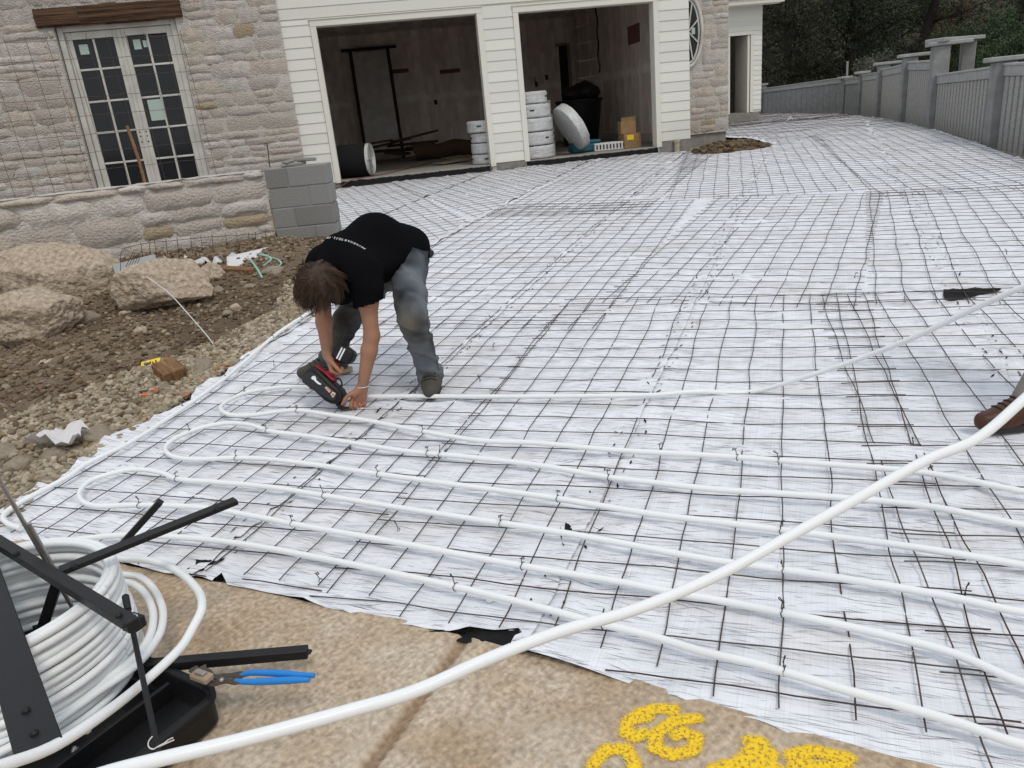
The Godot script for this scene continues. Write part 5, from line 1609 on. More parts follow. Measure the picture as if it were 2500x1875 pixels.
	place(cr, Vector3(2.148, 0.04, -0.6) * Vector3(1, 0, 1), -0.05)
	part("carton", span(Vector3(-0.28, 0, -0.14), Vector3(0.28, 0.125, 0.14), 0.008), M.paper_white, cr)
	for k in 9:
		part("print_bar", span(Vector3(-0.25 + k * 0.058, 0.025, 0.1402), Vector3(-0.225 + k * 0.058, 0.10, 0.142)), M.ink, cr)
	# dark wheeled bin full of rubbish
	var bin := thing("rubbish_bin", "dark bin heaped with black rubbish behind the leaning coil", "bin")
	place(bin, Vector3(2.35, 0, -3.2))
	var bs := Shape.new()
	bs.lathe(Transform3D.IDENTITY, PackedVector2Array([Vector2(0.0, 0.02), Vector2(0.34, 0.02), Vector2(0.45, 0.82), Vector2(0.48, 0.84), Vector2(0.48, 0.88), Vector2(0.44, 0.88), Vector2(0.42, 0.8), Vector2(0.0, 0.78)]), 24)
	part("tub", bs, M.black_plastic, bin)
	for k in 6:
		var bag := rock_shape(0.2, 900 + k, Vector3(1.2, 0.9, 1.0), 2)
		part("rubbish_bag", bag, M.black_plastic, bin, Vector3(rng.randf_range(-0.25, 0.25), 0.92 + rng.randf_range(0, 0.12), rng.randf_range(-0.2, 0.2)))
	# ladder folded against the wall
	var lad := thing("step_ladder", "tall folded aluminium ladder standing by the right bay's side wall", "ladder")
	var lp := Vector3(3.327, 0.032, -4.6)
	place(lad, Vector3(lp.x, 0, -4.6), 0.35)
	for q in [[-0.02, 0.10, 0.0, 0.04], [0.10, 0.10, 0.0, 0.02]]:
		part("rail", span(Vector3(q[0], 0.0, -0.05), Vector3(q[0] + 0.06, 3.0 - q[3], 0.02), 0.004), M.aluminium, lad)
	part("rail", span(Vector3(-0.52, 0.0, -0.35), Vector3(-0.47, 2.9, -0.29), 0.004), M.aluminium, lad)
	for k in 8: part("rung", bar_shape(Vector3(-0.50, 0.3 + k * 0.34, -0.31), Vector3(0.0, 0.33 + k * 0.34, -0.02), 0.05, 0.025), M.aluminium, lad)
	part("ladder_top", span(Vector3(-0.10, 2.98, -0.10), Vector3(0.18, 3.04, 0.05), 0.005), M.black_plastic, lad)
	part("rope", rope_shape(), M.black_felt, lad)
	# plain door leaf leaning on the back wall
	var dl := thing("door_slab", "pale flat door leaf in a dark frame leaning on the left bay's back wall", "door")
	var a := Vector3(-1.997, 2.345, -6.2); var b := Vector3(-1.234, 2.349, -6.2); var d := Vector3(-1.222, 0.358, -5.7); var e := Vector3(-1.976, 0.352, -5.7)
	place(dl, Vector3.ZERO)
	var foot := Vector3((d.x + e.x) * 0.5, 0.02, -5.75)
	var head := Vector3((a.x + b.x) * 0.5, (a.y + b.y) * 0.5, -6.3)
	part("leaf", bar_shape(foot, head, absf(b.x - a.x), 0.04, Vector3(0, 0.1, 1)), M.board_grey, dl)
	for sgn in [-1.0, 1.0]:
		var off := Vector3(sgn * (absf(b.x - a.x) * 0.5 + 0.035), 0, 0.0)
		part("dark_edge", bar_shape(foot + off, head + off + Vector3(0, 0.08, 0), 0.07, 0.06, Vector3(0, 0.1, 1)), M.dark, dl)
	part("dark_edge", bar_shape(head + Vector3(-0.62, 0.06, 0), head + Vector3(0.62, 0.06, 0), 0.06, 0.06), M.dark, dl)
	# rubbish on the left bay's floor
	var heap := thing("board_offcuts", "dark heap of board offcuts before the leaning door leaf", "offcuts")
	place(heap, Vector3(-1.35, 0, -4.6))
	for k in 9:
		part("offcut", boxed(Vector3(rng.randf_range(-0.7, 0.8), 0.08 + 0.05 * k, rng.randf_range(-0.3, 0.3)), Vector3(rng.randf_range(0.5, 1.1), 0.04, rng.randf_range(0.2, 0.4)), 0.004, Basis(Vector3(rng.randf_range(-0.2, 0.2), 1, rng.randf_range(-0.3, 0.3)).normalized(), rng.randf_range(-0.7, 0.7))), M.offcut, heap)
	var rug := Shape.new()
	var rl := PackedVector3Array()
	for k in 12: rl.append(Vector3(-0.65 + k * 0.12, 0.17 + 0.03 * sin(k * 1.1), 0.05 * sin(k * 0.8)))
	rug.tube(rl, 0.16, 12)
	place(solo("rolled_carpet", rug, M.offcut, "brown carpet roll lying across the left bay's floor", "carpet roll"), Vector3(-0.35, 0, -4.0), 0.12)
	for q in [[Vector3(-0.482, 0.104, -1.6), 0.62, 0.5, "flat cardboard sheet nearest the left bay's threshold"], [Vector3(-0.146, 0.14, -2.3), 0.6, -0.3, "flat cardboard sheet beside the left bay's wrapped coils"], [Vector3(-0.223, 0.199, -3.2), 0.55, 0.2, "flat cardboard sheet at the carpet roll's end"]]:
		var w: float = q[1]
		var s := Shape.new()
		s.box(Transform3D(Basis(Vector3(0.06, 1, 0.05).normalized(), q[2]), Vector3.ZERO), Vector3(w, 0.008, w * 0.62), 0.001)
		var p0: Vector3 = q[0]
		place(solo("cardboard_sheet", s, M.card_pale, q[3], "cardboard", "cardboard sheets on the garage floor"), Vector3(p0.x, 0.035, p0.z))
	var cord := Shape.new()
	cord.tube(smooth_line([Vector3(-0.75, 0.01, -2.6), Vector3(-1.2, 0.01, -1.5), Vector3(-1.5, 0.01, -0.8), Vector3(-1.85, 0.01, -0.15), Vector3(-2.2, 0.0, 0.03), Vector3(-2.33, -0.05, 0.07), Vector3(-2.5, -0.10, 0.2)], 0.1), 0.007, 6)
	place(solo("extension_cord", cord, M.cord, "thin reddish cord running from the left bay over its sill", "cord"), Vector3.ZERO)
	# things in the side wing's doorway
	var mw := thing("white_appliance", "small white box seen through the side wing's door", "appliance")
	place(mw, Vector3(7.12, 0.22, -7.9))
	part("stand", span(Vector3(-0.3, 0, -0.3), Vector3(0.3, 0.55, 0.3), 0.01), M.dark, mw)
	part("cabinet", span(Vector3(-0.3, 0.56, -0.3), Vector3(0.3, 0.95, 0.3), 0.02), M.door_white, mw)
	var bl := thing("pipe_bundle", "black lengths of pipe leaning inside the side wing's door", "pipes")
	place(bl, Vector3(7.40, 0.22, -7.55))
	for k in 7: part("pipe", tube_shape([Vector3(k * 0.04 - 0.14, 0, 0), Vector3(k * 0.055 - 0.05, 0.62 + 0.04 * (k % 3), -0.2)], 0.018), M.black_plastic, bl)

func tube_shape(p: Array, r: float, sides := 8) -> Shape:
	var s := Shape.new()
	s.tube(PackedVector3Array(p), r, sides)
	return s

func rope_shape() -> Shape:
	var pts := []
	for k in 14: pts.append(Vector3(-0.16 + 0.02 * sin(k * 1.7), 2.95 - k * 0.12, 0.03))
	return tube_shape(pts, 0.014, 6)


# ---------------------------------------------------------------- rocks, gravel, litter, trees
var spheres := {}

func icosphere(level: int) -> Array:
	if spheres.has(level): return spheres[level]
	var t := (1.0 + sqrt(5.0)) / 2.0
	var v: Array = []
	for q in [[-1, t, 0], [1, t, 0], [-1, -t, 0], [1, -t, 0], [0, -1, t], [0, 1, t], [0, -1, -t], [0, 1, -t], [t, 0, -1], [t, 0, 1], [-t, 0, -1], [-t, 0, 1]]:
		v.append(Vector3(q[0], q[1], q[2]).normalized())
	var f: Array = [[0, 11, 5], [0, 5, 1], [0, 1, 7], [0, 7, 10], [0, 10, 11], [1, 5, 9], [5, 11, 4], [11, 10, 2], [10, 7, 6], [7, 1, 8], [3, 9, 4], [3, 4, 2], [3, 2, 6], [3, 6, 8], [3, 8, 9], [4, 9, 5], [2, 4, 11], [6, 2, 10], [8, 6, 7], [9, 8, 1]]
	for l in level:
		var mid := {}
		var out: Array = []
		for q in f:
			var m := []
			for e in [[q[0], q[1]], [q[1], q[2]], [q[2], q[0]]]:
				var key: int = mini(e[0], e[1]) * 100000 + maxi(e[0], e[1])
				if not mid.has(key):
					mid[key] = v.size()
					v.append(((v[e[0]] + v[e[1]]) as Vector3).normalized())
				m.append(mid[key])
			out += [[q[0], m[0], m[2]], [q[1], m[1], m[0]], [q[2], m[2], m[1]], [m[0], m[1], m[2]]]
		f = out
	spheres[level] = [v, f]
	return spheres[level]

func rock_shape(r: float, seed_: int, squash := Vector3.ONE, level := 3, rough := 1.0) -> Shape:
	# a stone: a ball cut by a few flats and roughened
	var g := RandomNumberGenerator.new()
	g.seed = seed_
	var cuts := []
	for k in 9: cuts.append([Vector3(g.randf_range(-1, 1), g.randf_range(-1, 1), g.randf_range(-1, 1)).normalized(), g.randf_range(0.62, 0.95)])
	var ico: Array = icosphere(level)
	var s := Shape.new()
	for p in ico[0]:
		var q: Vector3 = p
		var d := 1.0 + 0.28 * rough * n_low.get_noise_3d(q.x * 70.0 + seed_ * 17.0, q.y * 70.0, q.z * 70.0)
		for c in cuts:
			var along: float = q.dot(c[0]) * d
			if along > c[1]: d *= lerpf(1.0, c[1] / along, 0.8)
		d += 0.05 * rough * n_fine.get_noise_3d(q.x * 150.0, q.y * 150.0 + seed_ * 7.0, q.z * 150.0)
		s.vert(q * d * r * squash)
	for f in ico[1]: s.tri(f[0], f[1], f[2])
	return s

func boulder(label: String, p: Vector3, size: Vector3, seed_: int, turn: float, tilt := 0.0) -> void:
	var s := rock_shape(0.5, seed_, size, 5)
	var o := solo("boulder", s, M.boulder, label, "boulder", "boulders lying before the garden wall")
	o.position = p
	o.rotation = Vector3(0, turn, tilt)

func build_rocks() -> void:
	boulder("largest brown boulder, ridge-backed, before the garden wall", Vector3(-3.785, 0.197, -6.566) + Vector3(-0.05, 0.16, -0.25), Vector3(1.22, 0.74, 0.75), 1203, 0.25, -0.30)
	boulder("tan boulder with the loose grey block behind it", Vector3(-2.795, 0.179, -6.229) + Vector3(0.0, 0.15, -0.14), Vector3(0.86, 0.50, 0.60), 1311, 0.2, -0.08)
	boulder("round tan boulder with a dab of yellow paint at the left picture edge", Vector3(-3.645, 0.108, -5.621) + Vector3(-0.02, 0.165, -0.18), Vector3(0.86, 0.50, 0.62), 1427, 0.1, -0.05)
	boulder("smaller ochre boulder leaning on the tan boulder's right end", Vector3(-2.626, 0.241, -6.872) + Vector3(0, 0.06, 0), Vector3(0.30, 0.24, 0.26), 1502, 0.9)
	boulder("pale boulder cut by the left picture edge above the round one", Vector3(-4.629, 0.236, -7.027) + Vector3(-0.05, 0.06, 0), Vector3(0.40, 0.30, 0.36), 1533, 0.3)
	# a dab of paint on the round boulder
	var blk := thing("loose_block", "loose grey concrete block tipped up behind the tan boulder", "block", Vector3(-3.208, 0.395, -6.797))
	part("block_body", boxed(Vector3.ZERO, Vector3(0.36, 0.20, 0.20), 0.006, Basis.from_euler(Vector3(0.35, 0.5, 0.12))), M.cmu_pale, blk)
	for k in 3: part("core_hole", boxed(Basis.from_euler(Vector3(0.35, 0.5, 0.12)) * Vector3(-0.181, -0.03 + 0.0, -0.06 + 0.06 * k), Vector3(0.006, 0.12, 0.048), 0.002, Basis.from_euler(Vector3(0.35, 0.5, 0.12))), M.cmu_dark, blk)
	var spots := [[Vector3(-3.01, 0.35, -8.12), 0.11, "rounded tan cobble under the bent mesh's right half"], [Vector3(-2.67, 0.33, -7.85), 0.075, "rounded cobble left of the white slab scrap"], [Vector3(-2.11, 0.32, -7.71), 0.085, "smooth egg-shaped cobble behind the worker's head"], [Vector3(-3.09, 0.32, -7.73), 0.10, "flat pale cobble right of the tan boulder"], [Vector3(-2.03, 0.24, -6.83), 0.13, "broad flat brown stone beside the orange cap"], [Vector3(-2.16, 0.16, -5.84), 0.045, "pale pebble right of the tan boulder's foot"], [Vector3(-3.10, 0.17, -6.15), 0.06, "pale cobble below the tan boulder"], [Vector3(-3.66, 0.19, -6.46), 0.04, "small cobble between the two big boulders' feet"], [Vector3(-3.39, 0.16, -6.09), 0.12, "flat buried stone right of the round boulder"], [Vector3(-3.21, 0.08, -5.13), 0.07, "brown cobble below the round boulder"], [Vector3(-3.52, 0.07, -5.19), 0.09, "flat pale cobble at the left edge below the round boulder"], [Vector3(-3.27, 0.05, -4.73), 0.05, "grey cobble by the left edge at the gravel's start"], [Vector3(-2.30, 0.07, -4.72), 0.055, "round brown cobble touching the yellow tag"], [Vector3(-2.33, 0.01, -3.55), 0.085, "dark brown cobble under the torn white paper"], [Vector3(-2.22, 0.02, -3.75), 0.11, "tan stone right of the torn white paper"], [Vector3(-2.27, 0.02, -3.72), 0.05, "small dark stone between torn paper and tan stone"], [Vector3(-2.38, 0.10, -5.10), 0.05, "pale cobble above the wood block"], [Vector3(-2.87, 0.12, -5.60), 0.05, "pale stone in mid dirt"], [Vector3(-2.75, 0.13, -5.62), 0.06, "brown clod-like stone in mid dirt"], [Vector3(-2.11, 0.06, -4.41), 0.045, "angular pale stone below the wood block"], [Vector3(-2.25, 0.06, -4.52), 0.03, "small pale stone left below the wood block"], [Vector3(-2.42, 0.04, -4.32), 0.04, "angular grey stone at the gravel's upper rim"], [Vector3(-2.66, 0.05, -4.46), 0.04, "angular pale stone at the gravel's left rim"], [Vector3(-1.94, 0.08, -4.64), 0.09, "flat pale stone slip right of the wood block"], [Vector3(-2.36, 0.30, -7.49), 0.08, "cobble under the green strap"], [Vector3(-2.36, 0.37, -8.32), 0.06, "cobble high on the heap by the block pier"], [Vector3(-2.54, 0.36, -8.26), 0.05, "brown cobble on the heap by the block pier"], [Vector3(-2.05, 0.37, -8.36), 0.05, "brown cobble on the heap behind the worker"], [Vector3(-2.45, 0.21, -6.54), 0.07, "brown stone below the lumber offcut"], [Vector3(-2.17, 0.22, -6.52), 0.06, "brown stone right of the lumber offcut"], [Vector3(-2.13, 0.17, -5.96), 0.06, "brown stone at the dirt's right end"], [Vector3(-3.15, 0.09, -5.27), 0.05, "brown stone right of the small yellow scrap"], [Vector3(-2.51, 0.01, -3.71), 0.05, "small rounded stone left of the torn paper"], [Vector3(-2.71, 0.01, -3.83), 0.06, "rounded pale stone in the gravel at the left edge"], [Vector3(-2.45, 0.01, -3.47), 0.08, "rounded tan stone in the lower gravel"], [Vector3(-2.63, 0.01, -3.64), 0.09, "tan stone at the left edge of the lower gravel"]]
	var k := 0
	for q in spots:
		var r: float = q[1]
		var o := solo("cobble", rock_shape(r, 2000 + k, Vector3(1.0, 0.62, 0.85), 3), M.rock if k % 3 else M.boulder, q[2], "stone", "stones lying in the dirt and gravel")
		o.position = q[0] + Vector3(0, r * 0.12, 0)
		o.rotation.y = k * 2.4
		k += 1

func scatter(called: String, label: String, count: int, seed_: int, where: Callable, size: Vector2, m: Material, tints: Array, sink := 0.3) -> void:
	rng.seed = seed_
	var mesh := rock_shape(1.0, seed_, Vector3(1, 0.7, 0.85), 1, 2.2).mesh()
	var mm := MultiMesh.new()
	mm.transform_format = MultiMesh.TRANSFORM_3D
	mm.use_colors = true
	mm.mesh = mesh
	var list := []
	var tries := 0
	while list.size() < count and tries < count * 12:
		tries += 1
		var p: Vector3 = where.call()
		if p.y > -50.0: list.append(p)
	mm.instance_count = list.size()
	for k in list.size():
		var r := lerpf(size.x, size.y, pow(rng.randf(), 4.0))
		var b := Basis.from_euler(Vector3(rng.randf_range(-0.5, 0.5), rng.randf() * TAU, rng.randf_range(-0.5, 0.5))).scaled(Vector3.ONE * r)
		mm.set_instance_transform(k, Transform3D(b, list[k] + UP * r * (0.5 - sink)))
		var c: Color = tints[rng.randi() % tints.size()]
		mm.set_instance_color(k, c * rng.randf_range(0.75, 1.2))
	var o := MultiMeshInstance3D.new()
	o.multimesh = mm
	o.material_override = m
	o.name = numbered(called)
	add_child(o)
	tag(o, label, "ground cover", "", "stuff")

func dirt_height(xx: float, dd: float) -> float:
	# as build_ground lays it outside the blanket
	var e := left_edge(dd) - xx
	var n1 := n_low.get_noise_2d(xx * 60.0, dd * 60.0)
	var n2 := n_fine.get_noise_2d(xx * 120.0, dd * 120.0)
	var h := land(xx, -dd) + sm((e + 0.05) / 0.35) * (0.02 + 0.05 * n1 + 0.028 * n2 + 0.012 * n_fine.get_noise_2d(xx * 420.0, dd * 420.0))
	h += 0.11 * exp(-Vector2(xx + 2.15, dd - 7.55).length_squared() * 2.6)
	return h + 0.13 * sm((dd - 6.2) / 1.1) * sm((-xx - 2.2) / 1.2)

func build_gravel() -> void:
	var in_gravel := func() -> Vector3:
		var d := 2.3 + 4.3 * pow(rng.randf(), 1.3)
		var band := lerpf(1.3, 0.36, sm((d - 3.0) / 3.2))
		var e := band * rng.randf()
		var x := left_edge(d) - e
		if rng.randf() < pow(e / band, 2.0) * 0.8: return Vector3(0, -99, 0)
		return Vector3(x, dirt_height(x, d), -d)
	scatter("gravel", "pale crushed gravel along the blanket's left edge", 34000, 71, in_gravel, Vector2(0.004, 0.026), M.gravel, [Color(1.15, 1.08, 0.98), Color(0.95, 0.9, 0.8), Color(0.72, 0.66, 0.58), Color(1.25, 1.2, 1.12), Color(0.85, 0.72, 0.52)])
	var in_dirt := func() -> Vector3:
		var d := 2.9 + 5.0 * rng.randf()
		var x := left_edge(d) - 0.1 - 3.6 * rng.randf()
		if x < -5.4: return Vector3(0, -99, 0)
		return Vector3(x, dirt_height(x, d), -d)
	scatter("dirt_clods", "brown clods and small stones in the bare dirt", 30000, 72, in_dirt, Vector2(0.003, 0.026), M.gravel, [Color(0.40, 0.30, 0.215), Color(0.50, 0.39, 0.29), Color(0.62, 0.52, 0.42), Color(0.34, 0.25, 0.18), Color(0.9, 0.82, 0.7)])
	var on_heap := func() -> Vector3:
		var a := rng.randf() * TAU
		var r := sqrt(rng.randf())
		var x := 3.75 + 0.62 * r * cos(a); var d := 12.25 + 0.42 * r * sin(a)
		return Vector3(x, land(x, -d) + 0.12 * (1.0 - r * r), -d)
	var hs := Shape.new()
	hs.use_color = true
	hs.tint = Color(0.20, 0.14, 0.09)
	hs.grid(16, 22, func(r, k):
		var x: float = 3.0 + 1.5 * k / 21.0; var d: float = 11.75 + 1.0 * r / 15.0
		var q := 1.0 - Vector2((x - 3.75) / 0.68, (d - 12.25) / 0.48).length_squared()
		return Vector3(x, land(x, -d) - 0.03 + 0.15 * maxf(q, 0.0) + 0.05 * n_fine.get_noise_2d(x * 300.0, d * 300.0) * sm(q * 3.0 + 0.3), -d))
	solo("soil_heap", hs, M.earth, "small heap of brown soil at the stone corner's foot", "soil")
	scatter("heap_clods", "clods on the soil heap at the stone corner", 700, 73, on_heap, Vector2(0.01, 0.06), M.gravel, [Color(0.36, 0.28, 0.20), Color(0.5, 0.40, 0.29), Color(0.22, 0.16, 0.11)])

func crumpled(w: float, d: float, amp: float, seed_: int, n := 9) -> Shape:
	var s := Shape.new()
	s.grid(n, n, func(r, k):
		var x: float = (k / (n - 1.0) - 0.5) * w; var z: float = (r / (n - 1.0) - 0.5) * d
		return Vector3(x + 0.1 * w * n_fine.get_noise_2d(z * 900.0, seed_ * 31.0), amp * (0.5 + n_low.get_noise_2d(x * 700.0 + seed_ * 50.0, z * 700.0) + 0.7 * n_fine.get_noise_2d(x * 900.0, z * 900.0 + seed_ * 20.0)), -z))
	return s

func build_litter() -> void:
	var p := Vector3(-2.442, 0.252, -6.962)
	var a := thing("lumber_offcut", "short weathered lumber offcut lying before the white slab scrap", "lumber", p + Vector3(0, 0.05, 0), -0.45)
	part("timber", boxed(Vector3.ZERO, Vector3(0.50, 0.09, 0.09), 0.004, Basis.from_euler(Vector3(0.1, 0, -0.05))), M.lumber, a)
	var b := thing("wood_block", "square weathered wood block lying at the gravel's rim beside the yellow tag", "lumber", Vector3(-2.113, 0.066, -4.546) + Vector3(0, 0.05, 0), 0.75)
	part("timber", boxed(Vector3.ZERO, Vector3(0.14, 0.09, 0.19), 0.006, Basis.from_euler(Vector3(0.22, 0.0, 0.1))), M.lumber, b)
	var y := thing("yellow_tag", "yellow printed tag lying in the dirt left of the wood block", "tag", Vector3(-2.364, 0.078, -4.842) + Vector3(0, 0.022, 0), 0.2)
	part("tag_sheet", boxed(Vector3.ZERO, Vector3(0.125, 0.003, 0.085), 0.001, Basis.from_euler(Vector3(0.3, 0, 0.12))), M.yellow, y)
	for k in 5: part("print_bar", boxed(Basis.from_euler(Vector3(0.3, 0, 0.12)) * Vector3(-0.035 + 0.018 * k, 0.0022, -0.005 + 0.01 * (k % 2)), Vector3(0.009, 0.0012, 0.028), 0.0, Basis.from_euler(Vector3(0.3, 0.3, 0.12))), M.ink, y)
	solo("yellow_scrap", crumpled(0.035, 0.025, 0.02, 3, 5), M.yellow, "tiny yellow scrap in mid dirt below the round boulder", "scrap").position = Vector3(-2.917, 0.082, -5.103) + Vector3(0, 0.012, 0)
	solo("torn_paper", crumpled(0.26, 0.13, 0.075, 5), M.paper_white, "torn white paper propped on a dark stone in the lower gravel", "paper").position = Vector3(-2.321, 0.014, -3.601) + Vector3(0, 0.06, 0)
	solo("plastic_sheet", crumpled(0.62, 0.30, 0.13, 8, 13), M.poly, "crumpled white plastic sheet behind the tan boulder", "plastic sheet").position = Vector3(-2.811, 0.279, -7.294) + Vector3(0, 0.02, 0)
	var w := thing("slab_scrap", "white flat slab scrap tied with green strap before the wall", "slab", Vector3(-2.348, 0.276, -7.219) + Vector3(0, 0.07, 0), 0.3)
	part("slab_body", boxed(Vector3.ZERO, Vector3(0.42, 0.09, 0.32), 0.012, Basis.from_euler(Vector3(0.2, 0, 0.1))), M.paper_white, w)
	var st := Shape.new()
	for line in [[Vector3(-2.112, 0.471, -6.506), Vector3(-2.026, 0.399, -6.374), Vector3(-1.964, 0.348, -6.25)], [Vector3(-2.092, 0.485, -6.67), Vector3(-2.002, 0.467, -6.611), Vector3(-1.888, 0.435, -6.547), Vector3(-1.857, 0.405, -6.451), Vector3(-1.947, 0.395, -6.405)], [Vector3(-2.072, 0.486, -6.692), Vector3(-1.95, 0.453, -6.553), Vector3(-1.989, 0.415, -6.433)]]:
		var pts := smooth_line(line, 0.02)
		for k in pts.size() - 1: st.bar(pts[k], pts[k + 1], 0.016, 0.003)
	solo("green_strap", st, M.green_strap, "green plastic strap curled round the white slab scrap", "strap")
	for q in [[Vector3(-2.10, 0.27, -7.14), 0.10, "orange plastic cap right of the white slab scrap"], [Vector3(-2.44, 0.27, -7.22), 0.07, "orange plastic stub between the plastic sheet and slab scrap"], [Vector3(-2.14, 0.05, -4.22), 0.05, "small red ribbon scrap in the gravel"], [Vector3(-2.12, 0.05, -4.30), 0.04, "faint orange ribbon scrap in the gravel above the red one"]]:
		var s := Shape.new()
		var l: float = q[1]
		s.tube(PackedVector3Array([Vector3(-l * 0.5, 0.03, 0), Vector3(0, 0.036, 0.01), Vector3(l * 0.5, 0.03, 0.0)]), 0.014 if l > 0.06 else 0.006, 8)
		solo("orange_scrap", s, M.orange, q[2], "scrap", "orange scraps").position = q[0]
	# orange marking paint along the blanket's left rim, sprayed on the gravel
	rng.seed = 19
	var os := Shape.new()
	for k in 420:
		var d := rng.randf_range(3.9, 5.6)
		var x := left_edge(d) - rng.randf_range(0.0, 0.07)
		if n_fine.get_noise_1d(d * 300.0) < 0.05: continue
		var r := rng.randf_range(0.004, 0.014)
		var c := Vector3(x, dirt_height(x, d) + 0.012, -d)
		os.face(c + Vector3(-r, 0, r), c + Vector3(r, 0.004, r * 0.6), c + Vector3(r, 0.003, -r), c + Vector3(-r * 0.6, 0, -r))
	solo("orange_marking", os, M.orange_faint, "broken orange sprayed line along the blanket's left rim", "paint", "", "stuff")
	var cord := Shape.new()
	cord.tube(smooth_line([Vector3(-2.858, 0.479, -6.138), Vector3(-2.567, 0.371, -5.834), Vector3(-2.331, 0.259, -5.529), Vector3(-2.107, 0.152, -5.226), Vector3(-2.032, 0.119, -5.108)], 0.05), 0.0045, 6)
	solo("string_line", cord, M.poly, "pale string stretched from the tan boulder down to the gravel", "string")

func leaf_clump(seed_: int) -> ArrayMesh:
	var g := RandomNumberGenerator.new()
	g.seed = seed_
	var s := Shape.new()
	for k in 9:
		var c := Vector3(g.randf_range(-1, 1), g.randf_range(-1, 1), g.randf_range(-1, 1)) * 0.75
		var b := Basis.from_euler(Vector3(g.randf() * TAU, g.randf() * TAU, g.randf() * TAU))
		var l := g.randf_range(0.32, 0.6)
		s.face(c + b * Vector3(-0.02, 0, 0), c + b * Vector3(-l * 0.3, 0.05, l * 0.5), c + b * Vector3(0, 0, l), c + b * Vector3(l * 0.3, 0.04, l * 0.5))
	return s.mesh()

var clumps: Array = []

func tree(called: String, label: String, category: String, base: Vector3, height: float, spread: float, tint: Color, seed_: int, count: int, low := 0.25, leaf := 0.16, group := "trees and shrubs beyond the fence", bare := false) -> void:
	var g := RandomNumberGenerator.new()
	g.seed = seed_
	if clumps.is_empty():
		for k in 4: clumps.append(leaf_clump(50 + k))
	var o := thing(called, label, category, base, 0.0, group)
	# trunk and limbs
	var s := Shape.new()
	var lean := Vector3(g.randf_range(-0.12, 0.12), 0, g.randf_range(-0.12, 0.12))
	var spine := PackedVector3Array(); var rad := PackedFloat32Array()
	for k in 9:
		var t := k / 8.0
		spine.append(Vector3(lean.x * height * t + 0.12 * sin(t * 5.0 + seed_), height * 0.85 * t - 0.3, lean.z * height * t + 0.1 * cos(t * 4.0 + seed_)))
		rad.append(lerpf(0.035 * height, 0.008 * height, t))
	s.tube(spine, 0.1, 8, false, rad)
	var lobes := []
	var limbs := 16 if height > 3.0 else 9
	for k in limbs:
		var t := lerpf(low, 0.98, (k + 0.5) / limbs)
		var a := k * 2.4 + g.randf()
		var root := spine[clampi(int(t * 8.0), 0, 8)]
		var out := spread * (0.35 + 0.65 * sin(PI * clampf((t - low) / (1.05 - low) * 0.85 + 0.12, 0, 1))) * g.randf_range(0.6, 1.0)
		var tip := root + Vector3(cos(a) * out, out * g.randf_range(0.1, 0.5), sin(a) * out)
		s.tube(PackedVector3Array([root, root.lerp(tip, 0.5) + Vector3(0, -0.05 * out, 0), tip]), 0.02 * height * 0.4, 5, false, PackedFloat32Array([0.010 * height, 0.006 * height, 0.002 * height]))
		lobes.append([root.lerp(tip, 0.75), spread * g.randf_range(0.26, 0.44)])
		lobes.append([root.lerp(tip, 0.4), spread * g.randf_range(0.22, 0.36)])
	part("trunk", s, M.bark, o)
	if bare: count = int(count * 0.3)
	var mm := MultiMesh.new()
	mm.transform_format = MultiMesh.TRANSFORM_3D
	mm.use_colors = true
	mm.mesh = clumps[seed_ % 4]
	mm.instance_count = count
	for k in count:
		var l: Array = lobes[g.randi() % lobes.size()]
		var dir := Vector3(g.randfn(), g.randfn() * 0.8, g.randfn()).normalized()
		var p: Vector3 = l[0] + dir * l[1] * pow(g.randf(), 0.4)
		var sc := leaf * g.randf_range(0.7, 1.35)
		mm.set_instance_transform(k, Transform3D(Basis.from_euler(Vector3(g.randf() * TAU, g.randf() * TAU, 0)).scaled(Vector3.ONE * sc), p))
		var patch := n_low.get_noise_3d(p.x * 60.0 + seed_ * 30.0, p.y * 60.0, p.z * 60.0)
		mm.set_instance_color(k, tint * clampf(0.95 + 0.9 * patch + g.randf_range(-0.25, 0.3), 0.3, 2.0))
	var cr := MultiMeshInstance3D.new()
	cr.multimesh = mm
	cr.material_override = M.leaf
	cr.name = "crown"
	cr.set_meta("kind", "stuff")
	o.add_child(cr)

